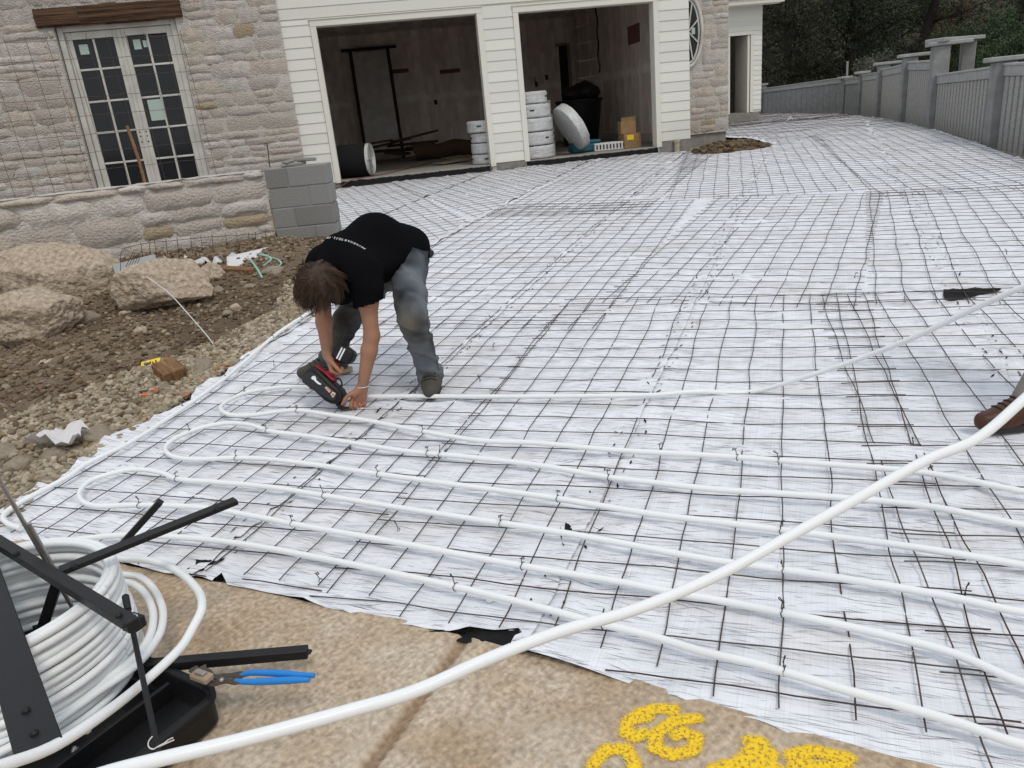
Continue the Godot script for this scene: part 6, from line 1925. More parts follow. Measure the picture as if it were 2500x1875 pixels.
func build_trees() -> void:
	var oak := Color(0.040, 0.044, 0.022)
	var cedar := Color(0.030, 0.038, 0.021)
	var grey := Color(0.125, 0.130, 0.098)
	var green := Color(0.050, 0.085, 0.030)
	var rust := Color(0.13, 0.070, 0.042)
	var list := [
		["oak_tree", "dark oak rising directly behind the side wing's eave", Vector3(11.28, 0, -30.84), 8.2, 2.5, oak, 3600],
		["oak_tree", "dark oak left of the pale marker pole, dense to the ground", Vector3(13.31, 0, -32.93), 8.6, 2.7, oak, 3800],
		["oak_tree", "dark oak over the pale marker pole", Vector3(14.28, 0, -31.82), 8.6, 2.5, cedar, 3600],
		["cedar_tree", "dark cedar left of the olive-grey bush", Vector3(17.75, 0, -37.09), 9.5, 2.8, cedar, 3600],
		["cedar_tree", "tall dark cedar with a bare lower trunk behind the tall double post", Vector3(18.55, 0, -34.91), 10.0, 2.3, oak, 3200],
		["oak_tree", "dark oak far back behind the olive-grey bush", Vector3(23.50, 0, -46.58), 9.0, 3.3, oak, 3400],
		["oak_tree", "far oak showing between the side wing and the other oaks", Vector3(17.12, 0, -44.64), 9.5, 3.2, cedar, 3200],
		["oak_tree", "far oak closing the gap above the board fence", Vector3(20.98, 0, -48.82), 9.5, 3.4, oak, 3200],
		["oak_tree", "oak hidden half by the side wing", Vector3(12.22, 0, -36.19), 8.5, 2.8, oak, 3000],
		["cedar_tree", "dark cedar at the top right above the green shrubs", Vector3(27.17, 0, -42.16), 8.0, 3.0, cedar, 3400],
		["oak_tree", "green-brown oak right of the tall cedar", Vector3(25.14, 0, -44.38), 7.6, 2.9, green, 3000],
		["oak_tree", "dark oak at the right picture edge", Vector3(24.93, 0, -35.77), 8.2, 2.9, cedar, 3200],
	]
	var k := 0
	for q in list:
		var p: Vector3 = q[2]
		var d := -p.z
		tree(q[0], q[1], "tree", Vector3(p.x, land(p.x, p.z) - (1.2 if d > 28 else 0.4), p.z), q[3], q[4], q[5], 100 + k, q[6], 0.12)
		k += 1
	var shrubs := [
		["shrub", "olive-grey bush over the fence's middle posts", Vector3(13.67, 0, -28.61), 2.6, 1.15, grey, 1700],
		["shrub", "smaller olive-grey bush right of the larger one", Vector3(14.03, 0, -27.52), 2.2, 0.8, grey, 1000],
		["shrub", "bright green shrub right of the tall double post", Vector3(12.81, 0, -20.03), 2.2, 1.1, green, 1800],
		["shrub", "dark green shrub above the bright green one", Vector3(16.72, 0, -26.36), 3.6, 1.7, Color(0.038, 0.062, 0.026), 2200],
		["shrub", "green shrub behind the near fence cap at the right edge", Vector3(14.23, 0, -21.06), 2.4, 1.2, Color(0.045, 0.07, 0.028), 1800],
		["shrub", "green shrub directly behind the tall double post", Vector3(16.33, 0, -27.45), 3.2, 1.5, Color(0.045, 0.068, 0.028), 2000],
		["shrub", "rust-brown brush on the slope at the top right", Vector3(23.57, 0, -40.12), 5.2, 2.0, rust, 2000],
		["shrub", "reddish brown brush between the cedar and the green shrubs", Vector3(20.17, 0, -35.93), 4.0, 1.6, rust, 1500],
		["shrub", "reddish dry brush close behind the near fence panel", Vector3(10.72, 0, -17.41), 1.25, 0.6, Color(0.12, 0.06, 0.035), 700],
		["shrub", "brown dry brush behind the fence's far corner", Vector3(12.32, 0, -29.19), 1.8, 1.0, Color(0.085, 0.07, 0.035), 900],
		["shrub", "brown low brush behind the far board fence", Vector3(11.34, 0, -29.76), 1.7, 1.0, Color(0.06, 0.055, 0.03), 900],
	]
	for q in shrubs:
		var p: Vector3 = q[2]
		var d := -p.z
		tree(q[0], q[1], "shrub", Vector3(p.x, land(p.x, p.z) - (0.5 if d > 24 else 0.3), p.z), q[3], q[4], q[5], 300 + k, q[6], 0.05, 0.13)
		k += 1


# ---------------------------------------------------------------- people
class Field:
	# distances on a grid, joined smoothly, meshed with one point in every cell that the surface crosses
	var o: Vector3
	var c: float
	var n: Vector3i
	var d := PackedFloat32Array()
	var lo := PackedInt32Array()
	var hi := PackedInt32Array()

	func _init(from: Vector3, to: Vector3, cell: float) -> void:
		o = from; c = cell
		n = Vector3i(((to - from) / cell).ceil()) + Vector3i.ONE
		d.resize(n.x * n.y * n.z); d.fill(1.0)
		lo.resize(n.y * n.z); lo.fill(1 << 20)
		hi.resize(n.y * n.z); hi.fill(-1)

	func limits(a: Vector3, b: Vector3) -> Array:
		var p := Vector3i(((a - o) / c).floor()).clamp(Vector3i.ZERO, n - Vector3i.ONE)
		var q := Vector3i(((b - o) / c).ceil()).clamp(Vector3i.ZERO, n - Vector3i.ONE)
		return [p, q]

	func cap(a: Vector3, b: Vector3, ra: float, rb: float, k := 0.03) -> void:
		var m := maxf(ra, rb) + k + c * 2.0
		var lim := limits(Vector3(minf(a.x, b.x), minf(a.y, b.y), minf(a.z, b.z)) - Vector3.ONE * m, Vector3(maxf(a.x, b.x), maxf(a.y, b.y), maxf(a.z, b.z)) + Vector3.ONE * m)
		var ab := b - a
		var inv := 1.0 / maxf(ab.length_squared(), 1e-9)
		for z in range(lim[0].z, lim[1].z + 1):
			for y in range(lim[0].y, lim[1].y + 1):
				var row: int = z * n.y + y
				lo[row] = mini(lo[row], lim[0].x); hi[row] = maxi(hi[row], lim[1].x)
				var p := Vector3(o.x + lim[0].x * c, o.y + y * c, o.z + z * c)
				var at_: int = row * n.x + lim[0].x
				for x in range(lim[0].x, lim[1].x + 1):
					var t := clampf((p - a).dot(ab) * inv, 0.0, 1.0)
					var e := p.distance_to(a + ab * t) - (ra + (rb - ra) * t)
					var f := d[at_]
					var h := k - absf(e - f)
					d[at_] = minf(e, f) - (h * h * 0.25 / k if h > 0.0 else 0.0)
					at_ += 1
					p.x += c

	func ell(m: Vector3, b: Basis, r: Vector3, k := 0.03, carve := false) -> void:
		var far := maxf(r.x, maxf(r.y, r.z)) + k + c * 2.0
		var lim := limits(m - Vector3.ONE * far, m + Vector3.ONE * far)
		var bi := b.transposed()
		var least := minf(r.x, minf(r.y, r.z))
		for z in range(lim[0].z, lim[1].z + 1):
			for y in range(lim[0].y, lim[1].y + 1):
				var row: int = z * n.y + y
				lo[row] = mini(lo[row], lim[0].x); hi[row] = maxi(hi[row], lim[1].x)
				for x in range(lim[0].x, lim[1].x + 1):
					var q := bi * (o + Vector3(x, y, z) * c - m)
					var s := q / r
					var l := s.length()
					var e := (l - 1.0) * least if l < 1e-4 else l * (l - 1.0) / (s / r).length()
					var at_: int = row * n.x + x
					var f := d[at_]
					if carve:
						var h2 := k - absf(-e - f)
						d[at_] = maxf(-e, f) + (h2 * h2 * 0.25 / k if h2 > 0.0 else 0.0)
					else:
						var h := k - absf(e - f)
						d[at_] = minf(e, f) - (h * h * 0.25 / k if h > 0.0 else 0.0)

	func value(p: Vector3) -> float:
		var g := (p - o) / c
		var i := Vector3i(g.floor()).clamp(Vector3i.ZERO, n - Vector3i(2, 2, 2))
		var t := (g - Vector3(i)).clamp(Vector3.ZERO, Vector3.ONE)
		var a := (i.z * n.y + i.y) * n.x + i.x
		var b := a + n.x * n.y
		var e := lerpf(lerpf(d[a], d[a + 1], t.x), lerpf(d[a + n.x], d[a + n.x + 1], t.x), t.y)
		var f := lerpf(lerpf(d[b], d[b + 1], t.x), lerpf(d[b + n.x], d[b + n.x + 1], t.x), t.y)
		return lerpf(e, f, t.z)

	func slope(p: Vector3) -> Vector3:
		var h := c
		return Vector3(value(p + Vector3(h, 0, 0)) - value(p - Vector3(h, 0, 0)), value(p + Vector3(0, h, 0)) - value(p - Vector3(0, h, 0)), value(p + Vector3(0, 0, h)) - value(p - Vector3(0, 0, h))).normalized()

	func into(s: Shape, paint: Callable, crease: Callable) -> void:
		var ids := {}
		var sx := 1; var sy := n.x; var sz := n.x * n.y
		var step := [0, sx, sy, sx + sy, sz, sx + sz, sy + sz, sx + sy + sz]
		var first := s.v.size()
		for z in n.z - 1:
			for y in n.y - 1:
				var l := 1 << 20; var h := -1
				for q in [z * n.y + y, z * n.y + y + 1, (z + 1) * n.y + y, (z + 1) * n.y + y + 1]:
					l = mini(l, lo[q]); h = maxi(h, hi[q])
				for x in range(maxi(l - 1, 0), mini(h + 1, n.x - 1)):
					var a := z * sz + y * sy + x
					var neg := 0
					for q in step:
						if d[a + q] < 0.0: neg += 1
					if neg == 0 or neg == 8: continue
					var sum := Vector3.ZERO; var cnt := 0
					for e in [[0, 1], [2, 3], [4, 5], [6, 7], [0, 2], [1, 3], [4, 6], [5, 7], [0, 4], [1, 5], [2, 6], [3, 7]]:
						var va := d[a + step[e[0]]]; var vb := d[a + step[e[1]]]
						if (va < 0.0) != (vb < 0.0):
							var t := va / (va - vb)
							var pa := Vector3(e[0] & 1, (e[0] >> 1) & 1, e[0] >> 2)
							var pb := Vector3(e[1] & 1, (e[1] >> 1) & 1, e[1] >> 2)
							sum += pa.lerp(pb, t); cnt += 1
					var p := o + (Vector3(x, y, z) + sum / cnt) * c
					s.tint = paint.call(p)
					ids[a] = s.vert(p, Vector2(p.x, p.y))
		for a in ids:
			var in0 := d[a] < 0.0
			for ax in 3:
				var st: int = [sx, sy, sz][ax]
				if (d[a + st] < 0.0) == in0: continue
				var u: int = [sy, sz, sx][ax]; var w: int = [sz, sx, sy][ax]
				if not (ids.has(a - u) and ids.has(a - w) and ids.has(a - u - w)): continue
				if in0: s.quad(ids[a - u - w], ids[a - w], ids[a], ids[a - u])
				else: s.quad(ids[a - u], ids[a], ids[a - w], ids[a - u - w])
		for k in range(first, s.v.size()):
			var p := s.v[k]
			s.v[k] = p + slope(p) * (crease.call(p) as float)

func flat_paint(col: Color) -> Callable:
	return func(p): return col * (0.92 + 0.16 * n_fine.get_noise_3d(p.x * 300.0, p.y * 300.0, p.z * 300.0))

func no_crease(_p: Vector3) -> float:
	return 0.0

func hand_into(s: Shape, paint: Callable, wrist: Vector3, dir: Vector3, thumb_side: Vector3, curl: Array, wrist_r: float, thumb_dir: Vector3, elbow: Vector3) -> void:
	# palm, four fingers of different lengths bending towards the palm side, a thumb leaving the palm's side
	dir = dir.normalized()
	var side := (thumb_side - dir * thumb_side.dot(dir)).normalized()
	var palm := side.cross(dir).normalized()
	if curl.size() > 4 and curl[4] < 0: palm = -palm
	var f := Field.new(wrist - Vector3.ONE * 0.19, wrist + Vector3.ONE * 0.19, 0.0033)
	var len_palm := 0.088
	var knuckles := []
	for k in 4:
		var off: float = [0.031, 0.0105, -0.0105, -0.030][k]
		knuckles.append(wrist + dir * (len_palm * [0.98, 1.0, 0.96, 0.88][k]) + side * off - palm * 0.004)
	f.cap(wrist.lerp(elbow, 0.16), wrist, wrist_r * 1.12, wrist_r, 0.02)
	for k in 4:
		f.cap(wrist + side * (0.012 - 0.008 * k), knuckles[k], 0.0165, 0.0115, 0.014)
	f.cap(wrist + dir * 0.02 + side * 0.016 + palm * 0.006, wrist + dir * 0.05 + side * 0.030 + palm * 0.010, 0.016, 0.013, 0.014)
	for k in 4:
		var l: float = [0.072, 0.080, 0.075, 0.060][k]
		var c0: float = curl[k]
		var p: Vector3 = knuckles[k]
		var ang := c0 * 0.55
		var r := 0.0094 if k < 3 else 0.0082
		for seg in 3:
			var dd: Vector3 = (dir * cos(ang) + palm * sin(ang) + side * ([0.08, 0.02, -0.04, -0.10][k] * (1.0 - 0.5 * seg))).normalized()
			var q: Vector3 = p + dd * l * [0.46, 0.30, 0.24][seg]
			f.cap(p, q, r, r * 0.9, 0.004)
			p = q
			r *= 0.9
			ang += c0 * [0.75, 0.55, 0.0][seg]
	var t0 := wrist + dir * 0.028 + side * 0.026 + palm * 0.006
	var td := thumb_dir.normalized()
	var t1 := t0 + (side * 0.75 + dir * 0.6 + palm * 0.2).normalized() * 0.040
	var t2 := t1 + (td + side * 0.25).normalized() * 0.034
	f.cap(t0, t1, 0.0145, 0.0110, 0.010)
	f.cap(t1, t2, 0.0105, 0.0098, 0.004)
	f.cap(t2, t2 + td * 0.026, 0.0098, 0.0080, 0.004)
	f.into(s, paint, no_crease)

func build_worker() -> void:
	var j := {
		"Lank": Vector3(-0.421, 0.159, -3.785), "Lknee": Vector3(-0.456, 0.520, -3.665), "Lhip": Vector3(-0.500, 0.705, -4.050),
		"Rank": Vector3(-1.045, 0.156, -4.205), "Rknee": Vector3(-0.858, 0.463, -3.990), "Rhip": Vector3(-0.628, 0.692, -4.205),
		"pel": Vector3(-0.515, 0.765, -4.160), "spine": Vector3(-0.630, 0.870, -4.000), "c7": Vector3(-0.800, 0.845, -3.820),
		"Lsh": Vector3(-0.668, 0.755, -3.715), "Rsh": Vector3(-0.930, 0.765, -3.990), "Lel": Vector3(-0.678, 0.440, -3.700), "Lwr": Vector3(-0.765, 0.180, -3.685),
		"Rel": Vector3(-0.930, 0.570, -3.830), "Rwr": Vector3(-0.927, 0.350, -3.745), "head": Vector3(-0.872, 0.722, -3.680),
	}
	var o := thing("person", "person in black t-shirt and dirty jeans bending to tie the tube down", "person")
	var skin := Color(0.36, 0.185, 0.115)
	var paint := func(p: Vector3) -> Color:
		var q := n_fine.get_noise_3d(p.x * 260.0, p.y * 260.0, p.z * 260.0)
		return (skin * (1.0 + 0.10 * q)).lerp(Color(0.40, 0.15, 0.10), clampf(0.25 * (0.24 - p.y) / 0.12, 0.0, 0.25))
	# skin: arms, neck, trunk, head in one surface, hands finer
	var s := Shape.new()
	s.use_color = true
	var f := Field.new(Vector3(-1.15, 0.10, -4.35), Vector3(-0.35, 1.02, -3.5), 0.010)
	for side in ["L", "R"]:
		var sh: Vector3 = j[side + "sh"]; var el: Vector3 = j[side + "el"]; var wr: Vector3 = j[side + "wr"]
		f.cap(sh, sh.lerp(el, 0.45), 0.054, 0.048, 0.03)
		f.cap(sh.lerp(el, 0.45), el, 0.047, 0.037, 0.03)
		var fore := el.lerp(wr, 0.28)
		f.cap(el, fore, 0.038, 0.0405, 0.025)
		f.cap(fore, wr, 0.0405, 0.0265, 0.02)
		f.cap(j.c7, sh, 0.055, 0.06, 0.04)
	f.cap(j.pel, j.spine, 0.085, 0.09, 0.05)
	f.cap(j.spine, j.c7, 0.09, 0.06, 0.05)
	f.cap(j.c7, j.head, 0.056, 0.052, 0.03)
	f.into(s, paint, no_crease)
	# head: crown towards the viewer, face to the ground
	var face := Vector3(-0.24, -0.93, 0.02).normalized()
	var up := Vector3(-0.30, 0.02, 0.95)
	up = (up - face * up.dot(face)).normalized()
	var ear := up.cross(face).normalized()
	var hb := Basis(ear, up, face)
	var hc: Vector3 = j.head + up * 0.035
	var hf := Field.new(hc - Vector3.ONE * 0.17, hc + Vector3.ONE * 0.17, 0.0036)
	hf.ell(hc, hb, Vector3(0.074, 0.105, 0.092), 0.01)
	hf.ell(hc - up * 0.045 + face * 0.030, hb, Vector3(0.060, 0.072, 0.062), 0.03)
	hf.ell(hc - up * 0.098 + face * 0.060, hb, Vector3(0.030, 0.022, 0.026), 0.025)
	hf.cap(hc - up * 0.005 + face * 0.088, hc - up * 0.042 + face * 0.108, 0.007, 0.012, 0.014)
	for sg in [-1.0, 1.0]:
		hf.ell(hc + up * 0.012 + face * 0.082 + ear * 0.030 * sg, hb, Vector3(0.022, 0.008, 0.010), 0.014)
		hf.ell(hc - up * 0.006 + face * 0.090 + ear * 0.031 * sg, hb, Vector3(0.016, 0.010, 0.010), 0.008, true)
		hf.ell(hc - up * 0.007 + face * 0.079 + ear * 0.031 * sg, hb, Vector3(0.012, 0.012, 0.012), 0.003)
		hf.ell(hc - up * 0.018 - face * 0.006 + ear * 0.079 * sg, Basis(ear, up, face).rotated(up, 0.35 * sg), Vector3(0.010, 0.031, 0.019), 0.006)
	hf.ell(hc - up * 0.068 + face * 0.090, hb, Vector3(0.024, 0.006, 0.010), 0.006)
	hf.cap(hc - up * 0.06 - face * 0.02, j.c7, 0.052, 0.056, 0.02)
	hf.into(s, paint, no_crease)
	hand_into(s, paint, j.Lwr, Vector3(-0.42, -0.90, 0.06), Vector3(-0.9, 0.25, 0.25), [1.35, 1.45, 1.55, 1.65, 1], 0.0255, Vector3(-0.55, -0.75, 0.1), j.Lel)
	hand_into(s, paint, j.Rwr, Vector3(0.22, -0.90, 0.28), Vector3(0.2, 0.15, 0.95), [1.45, 1.5, 1.5, 1.5, 1], 0.0265, Vector3(0.55, -0.8, 0.1), j.Rel)
	part("body", s, M.skin, o)
	# t-shirt
	var ts := Field.new(Vector3(-1.18, 0.45, -4.45), Vector3(-0.30, 1.10, -3.5), 0.0095)
	var down := Vector3(-0.10, -1, 0.06).normalized()
	ts.cap(j.pel + Vector3(0.02, 0.015, -0.02), j.spine, 0.125, 0.128, 0.06)
	ts.cap(j.spine, j.c7.lerp(j.spine, 0.15), 0.125, 0.095, 0.06)
	var lh: Vector3 = j.Lhip; var rh: Vector3 = j.Rhip
	ts.cap(lh.lerp(j.pel, 0.55) + Vector3(0, 0.03, 0), j.Lsh.lerp(j.c7, 0.25), 0.10, 0.092, 0.06)
	ts.cap(rh.lerp(j.pel, 0.55) + Vector3(0, 0.03, 0), j.Rsh.lerp(j.c7, 0.25), 0.10, 0.092, 0.06)
	ts.cap(j.c7, (j.c7 as Vector3).lerp(j.head, 0.50), 0.080, 0.068, 0.04)
	ts.cap(j.spine + down * 0.10, j.c7 + down * 0.14, 0.115, 0.11, 0.06)
	for side in ["L", "R"]:
		var sh: Vector3 = j[side + "sh"]; var el: Vector3 = j[side + "el"]
		ts.cap(j.c7.lerp(sh, 0.4), sh, 0.085, 0.078, 0.04)
		ts.cap(sh, sh.lerp(el, 0.50), 0.078, 0.064, 0.04)
		ts.cap(sh.lerp(el, 0.2) + Vector3(0.02, 0, 0.02), sh.lerp(el, 0.50), 0.068, 0.068, 0.03)
	var fold := func(p: Vector3) -> float:
		return 0.007 * n_low.get_noise_3d(p.x * 260.0, p.y * 150.0, p.z * 260.0) + 0.004 * (1.0 - 2.0 * absf(n_ridge.get_noise_3d(p.x * 420.0 + p.y * 300.0, p.y * 160.0, p.z * 420.0)))
	var sshape := Shape.new()
	# cut the sleeves and the hem open: keep the surface short of them
	ts.into(sshape, func(_p): return Color.WHITE, fold)
	trim(sshape, [[j.Lsh.lerp(j.Lel, 0.47), (j.Lel - j.Lsh).normalized() + Vector3(0.22, 0, 0), 0.16], [j.Rsh.lerp(j.Rel, 0.50), (j.Rel - j.Rsh).normalized(), 0.16], [j.pel + Vector3(0.035, -0.02, -0.065), Vector3(0.55, -0.35, -0.75).normalized(), 0.4]])
	var shirt := part("t_shirt", sshape, M.shirt, o)
	lettering(ts, shirt, fold)
	# jeans
	var jf := Field.new(Vector3(-1.16, 0.10, -4.45), Vector3(-0.30, 0.95, -3.5), 0.0105)
	for side in ["L", "R"]:
		var hp: Vector3 = j[side + "hip"]; var kn: Vector3 = j[side + "knee"]; var an: Vector3 = j[side + "ank"]
		jf.cap(hp, kn, 0.100, 0.070, 0.04)
		jf.cap(kn, kn.lerp(an, 0.45), 0.069, 0.064, 0.03)
		jf.cap(kn.lerp(an, 0.45), an + Vector3(0, 0.01, 0), 0.064, 0.058, 0.03)
		jf.cap(an + Vector3(0, 0.012, 0), an + Vector3(0, 0.022, 0), 0.064, 0.064, 0.01)
		jf.cap(hp, hp.lerp(j.pel, 0.8) + Vector3(0.02, 0.0, -0.03), 0.108, 0.10, 0.05)
	jf.cap(lh, rh, 0.105, 0.105, 0.05)
	jf.cap(j.pel, j.pel.lerp(j.spine, 0.18), 0.118, 0.110, 0.05)
	var crease := func(p: Vector3) -> float:
		var r := 1.0 - absf(n_ridge.get_noise_3d(p.x * 200.0, p.y * 640.0 + p.x * 330.0, p.z * 200.0))
		return 0.017 * pow(maxf(r, 0.0), 4.0) - 0.007 + 0.005 * n_low.get_noise_3d(p.x * 220.0, p.y * 260.0, p.z * 220.0)
	var blue := func(p: Vector3) -> Color:
		var a := n_low.get_noise_3d(p.x * 160.0, p.y * 110.0, p.z * 160.0)
		var b := n_fine.get_noise_3d(p.x * 170.0, p.y * 170.0, p.z * 170.0)
		var c := Color(0.035, 0.044, 0.054).lerp(Color(0.20, 0.222, 0.245), clampf(0.34 + 1.5 * a + 1.3 * b, 0.0, 1.0))
		var mud := clampf(0.08 + 1.3 * n_low.get_noise_3d(p.x * 120.0 + 90.0, p.y * 130.0, p.z * 120.0) - absf(p.y - 0.50) * 1.6, 0.0, 0.75)
		c = c.lerp(Color(0.19, 0.165, 0.11), mud)
		var patch: float = (p - Vector3(-0.452, 0.495, -3.60)).length()
		return c.lerp(Color(0.26, 0.18, 0.085), clampf(0.75 - patch * 9.0, 0.0, 0.6) * (0.6 + b))
	var js := Shape.new()
	js.use_color = true
	jf.into(js, blue, crease)
	var jeans := part("jeans", js, M.denim, o)
	for side in ["L", "R"]:      # rolled hems and the outer seam
		var an: Vector3 = j[side + "ank"]; var kn: Vector3 = j[side + "knee"]; var hp: Vector3 = j[side + "hip"]
		for q in [0.004, 0.034]:
			var ring := PackedVector3Array()
			for k in 25:
				var a := TAU * k / 24.0
				var p := an + Vector3(0, q, 0) + Vector3(cos(a), 0, sin(a)) * 0.066
				for it in 4: p -= jf.slope(p) * jf.value(p)
				ring.append(p + jf.slope(p) * 0.0015)
			var st := Shape.new()
			st.tube(ring, 0.0028, 5, false)
			part("hem_seam", st, M.denim_seam, jeans)
		var seam := PackedVector3Array()
		for k in 34:
			var t := k / 33.0
			var base := hp.lerp(kn, minf(t * 2.0, 1.0)) if t < 0.5 else kn.lerp(an, t * 2.0 - 1.0)
			var p := base + (Vector3(0.09, 0, 0.04) if side == "L" else Vector3(0.03, 0, 0.09))
			for it in 6: p -= jf.slope(p) * jf.value(p)
			seam.append(p + jf.slope(p) * 0.002)
		var sst := Shape.new()
		sst.tube(seam, 0.0022, 5)
		part("side_seam", sst, M.denim_seam, jeans)
	# belt pouch behind the hip
	part("belt_clip", rock_shape(0.032, 77, Vector3(1.2, 0.8, 1.3), 2, 0.4), M.black_plastic, o, Vector3(-0.392, 0.742, -4.19))
	# boots
	for q in [[j.Lank + Vector3(0.005, -0.01, -0.01), Vector3(-0.01, 0, 1.0), "L"], [j.Rank + Vector3(0.02, -0.01, -0.005), Vector3(-0.93, 0, 0.36), "R"]]:
		boot(o, q[0], q[1], M.boot, M.sole if q[2] == "L" else M.pale_sole)
	hair(o, hf, hc, up, face, ear)
	# bracelet
	var br := Shape.new()
	var ring := PackedVector3Array()
	var ax: Vector3 = (j.Lwr - j.Lel).normalized()
	var sx := ax.cross(Vector3(0, 0, 1)).normalized(); var sy := ax.cross(sx)
	for k in 25:
		var a := TAU * k / 24.0
		ring.append(j.Lwr + ax * (-0.004 + 0.010 * cos(a)) + (sx * cos(a) + sy * sin(a)) * 0.0305)
	br.tube(ring, 0.0021, 6, false)
	part("bracelet", br, M.wire_white, o)

func trim(s: Shape, cuts: Array) -> void:
	# cloth ends at its hems: drop what lies past each cut plane within reach of it
	var out := PackedInt32Array()
	for k in range(0, s.idx.size(), 3):
		var m := (s.v[s.idx[k]] + s.v[s.idx[k + 1]] + s.v[s.idx[k + 2]]) / 3.0
		var gone := false
		for c in cuts:
			var d: Vector3 = m - c[0]
			if d.dot((c[1] as Vector3).normalized()) > 0.0 and d.length() < c[2]: gone = true
		if not gone:
			out.append(s.idx[k]); out.append(s.idx[k + 1]); out.append(s.idx[k + 2])
	s.idx = out

func lettering(f: Field, parent: Node3D, fold: Callable) -> void:
	# white print across the shoulders, read from behind
	var font := SystemFont.new()
	font.font_names = PackedStringArray(["Droid Sans"])
	var text := "RHINEHARTOIL.COM"
	# along the back from the left shoulder to the right, dropped on the cloth from above
	var drop := Vector3(-0.192, -0.133, -0.972)
	var over := smooth_line([Vector3(-0.574, 0.923, -3.324), Vector3(-0.603, 0.941, -3.331), Vector3(-0.643, 0.961, -3.338), Vector3(-0.684, 0.976, -3.343), Vector3(-0.721, 0.987, -3.347), Vector3(-0.754, 0.988, -3.347), Vector3(-0.781, 0.979, -3.344)], 0.01)
	var line: Array = []
	for p0 in over:
		var p: Vector3 = p0
		for it in 500:
			if f.value(p) < 0.0: break
			p += drop * 0.003
		if absf(f.value(p)) < 0.02 and (line.is_empty() or p.distance_to(line[-1]) < 0.06): line.append(p)
	var run := 0.0
	var want := 0.0
	var k := 0
	var adv := 0.0
	for it in line.size() - 1: adv += (line[it] as Vector3).distance_to(line[it + 1])
	adv = adv / 14.5
	for it in line.size() - 1:
		var p: Vector3 = line[it]; var q: Vector3 = line[it + 1]
		var l := p.distance_to(q)
		while k < text.length() and want <= run + l and l < 0.06:
			var m := p.lerp(q, (want - run) / maxf(l, 1e-5))
			var nrm := f.slope(m)
			var dir := q - p
			dir = (dir - nrm * dir.dot(nrm)).normalized()
			var t := TextMesh.new()
			t.text = text[k]
			t.font = font
			t.font_size = 24
			t.pixel_size = adv / 19.0
			t.depth = 0.002
			part("letter", t, M.white_print, parent).transform = Transform3D(Basis(dir, nrm.cross(dir), nrm), m + nrm * ((fold.call(m) as float) + 0.004))
			want += adv
			k += 1
		run += l

func boot(o: Node3D, ankle: Vector3, dir: Vector3, m: Material, sole_m: Material) -> void:
	var fw := dir.normalized()
	var sd := UP.cross(fw).normalized()
	var gy := land(ankle.x, ankle.z) + 0.022
	var heel := Vector3(ankle.x, gy, ankle.z) - fw * 0.055
	var f := Field.new(heel - Vector3(0.32, 0.03, 0.32), heel + Vector3(0.32, 0.24, 0.32), 0.0065)
	f.cap(heel + UP * 0.062, heel + UP * 0.05 + fw * 0.15, 0.040, 0.042, 0.03)
	f.cap(heel + UP * 0.052 + fw * 0.13, heel + UP * 0.044 + fw * 0.225, 0.046, 0.036, 0.03)
	f.cap(heel + UP * 0.06 + fw * 0.02, ankle + UP * 0.03, 0.044, 0.046, 0.03)
	f.cap(heel + UP * 0.075 + fw * 0.10, ankle + UP * 0.0 + fw * 0.01, 0.036, 0.042, 0.04)
	var s := Shape.new()
	f.into(s, func(_p): return Color.WHITE, func(p): return 0.0035 * n_low.get_noise_3d(p.x * 500.0, p.y * 700.0, p.z * 500.0))
	var b := part("boot", s, m, o)
	var so := Shape.new()
	var outline := PackedVector2Array()
	for k in 28:
		var a := TAU * k / 28.0
		var x := cos(a)
		outline.append(Vector2(0.088 + 0.145 * x, (0.047 if x > -0.2 else 0.040) * sin(a) * (1.0 - 0.12 * maxf(x, 0.0))))
	so.prism(Transform3D(Basis(fw, UP.cross(fw) * -1.0, UP) if Basis(fw, -sd, UP).determinant() > 0 else Basis(fw, sd, UP), heel), outline, 0.0, 0.024)
	part("sole", so, sole_m, b)
	for k in 5:
		var c := heel + fw * (0.085 + 0.022 * k) + UP * (0.125 - 0.012 * k)
		var lace := PackedVector3Array()
		for q in 7:
			var p := c + sd * (0.028 - 0.0093 * q)
			for it in 5: p -= f.slope(p) * f.value(p)
			lace.append(p + f.slope(p) * 0.003)
		var l := Shape.new()
		l.tube(lace, 0.0026, 5)
		part("lace", l, M.ink, b)

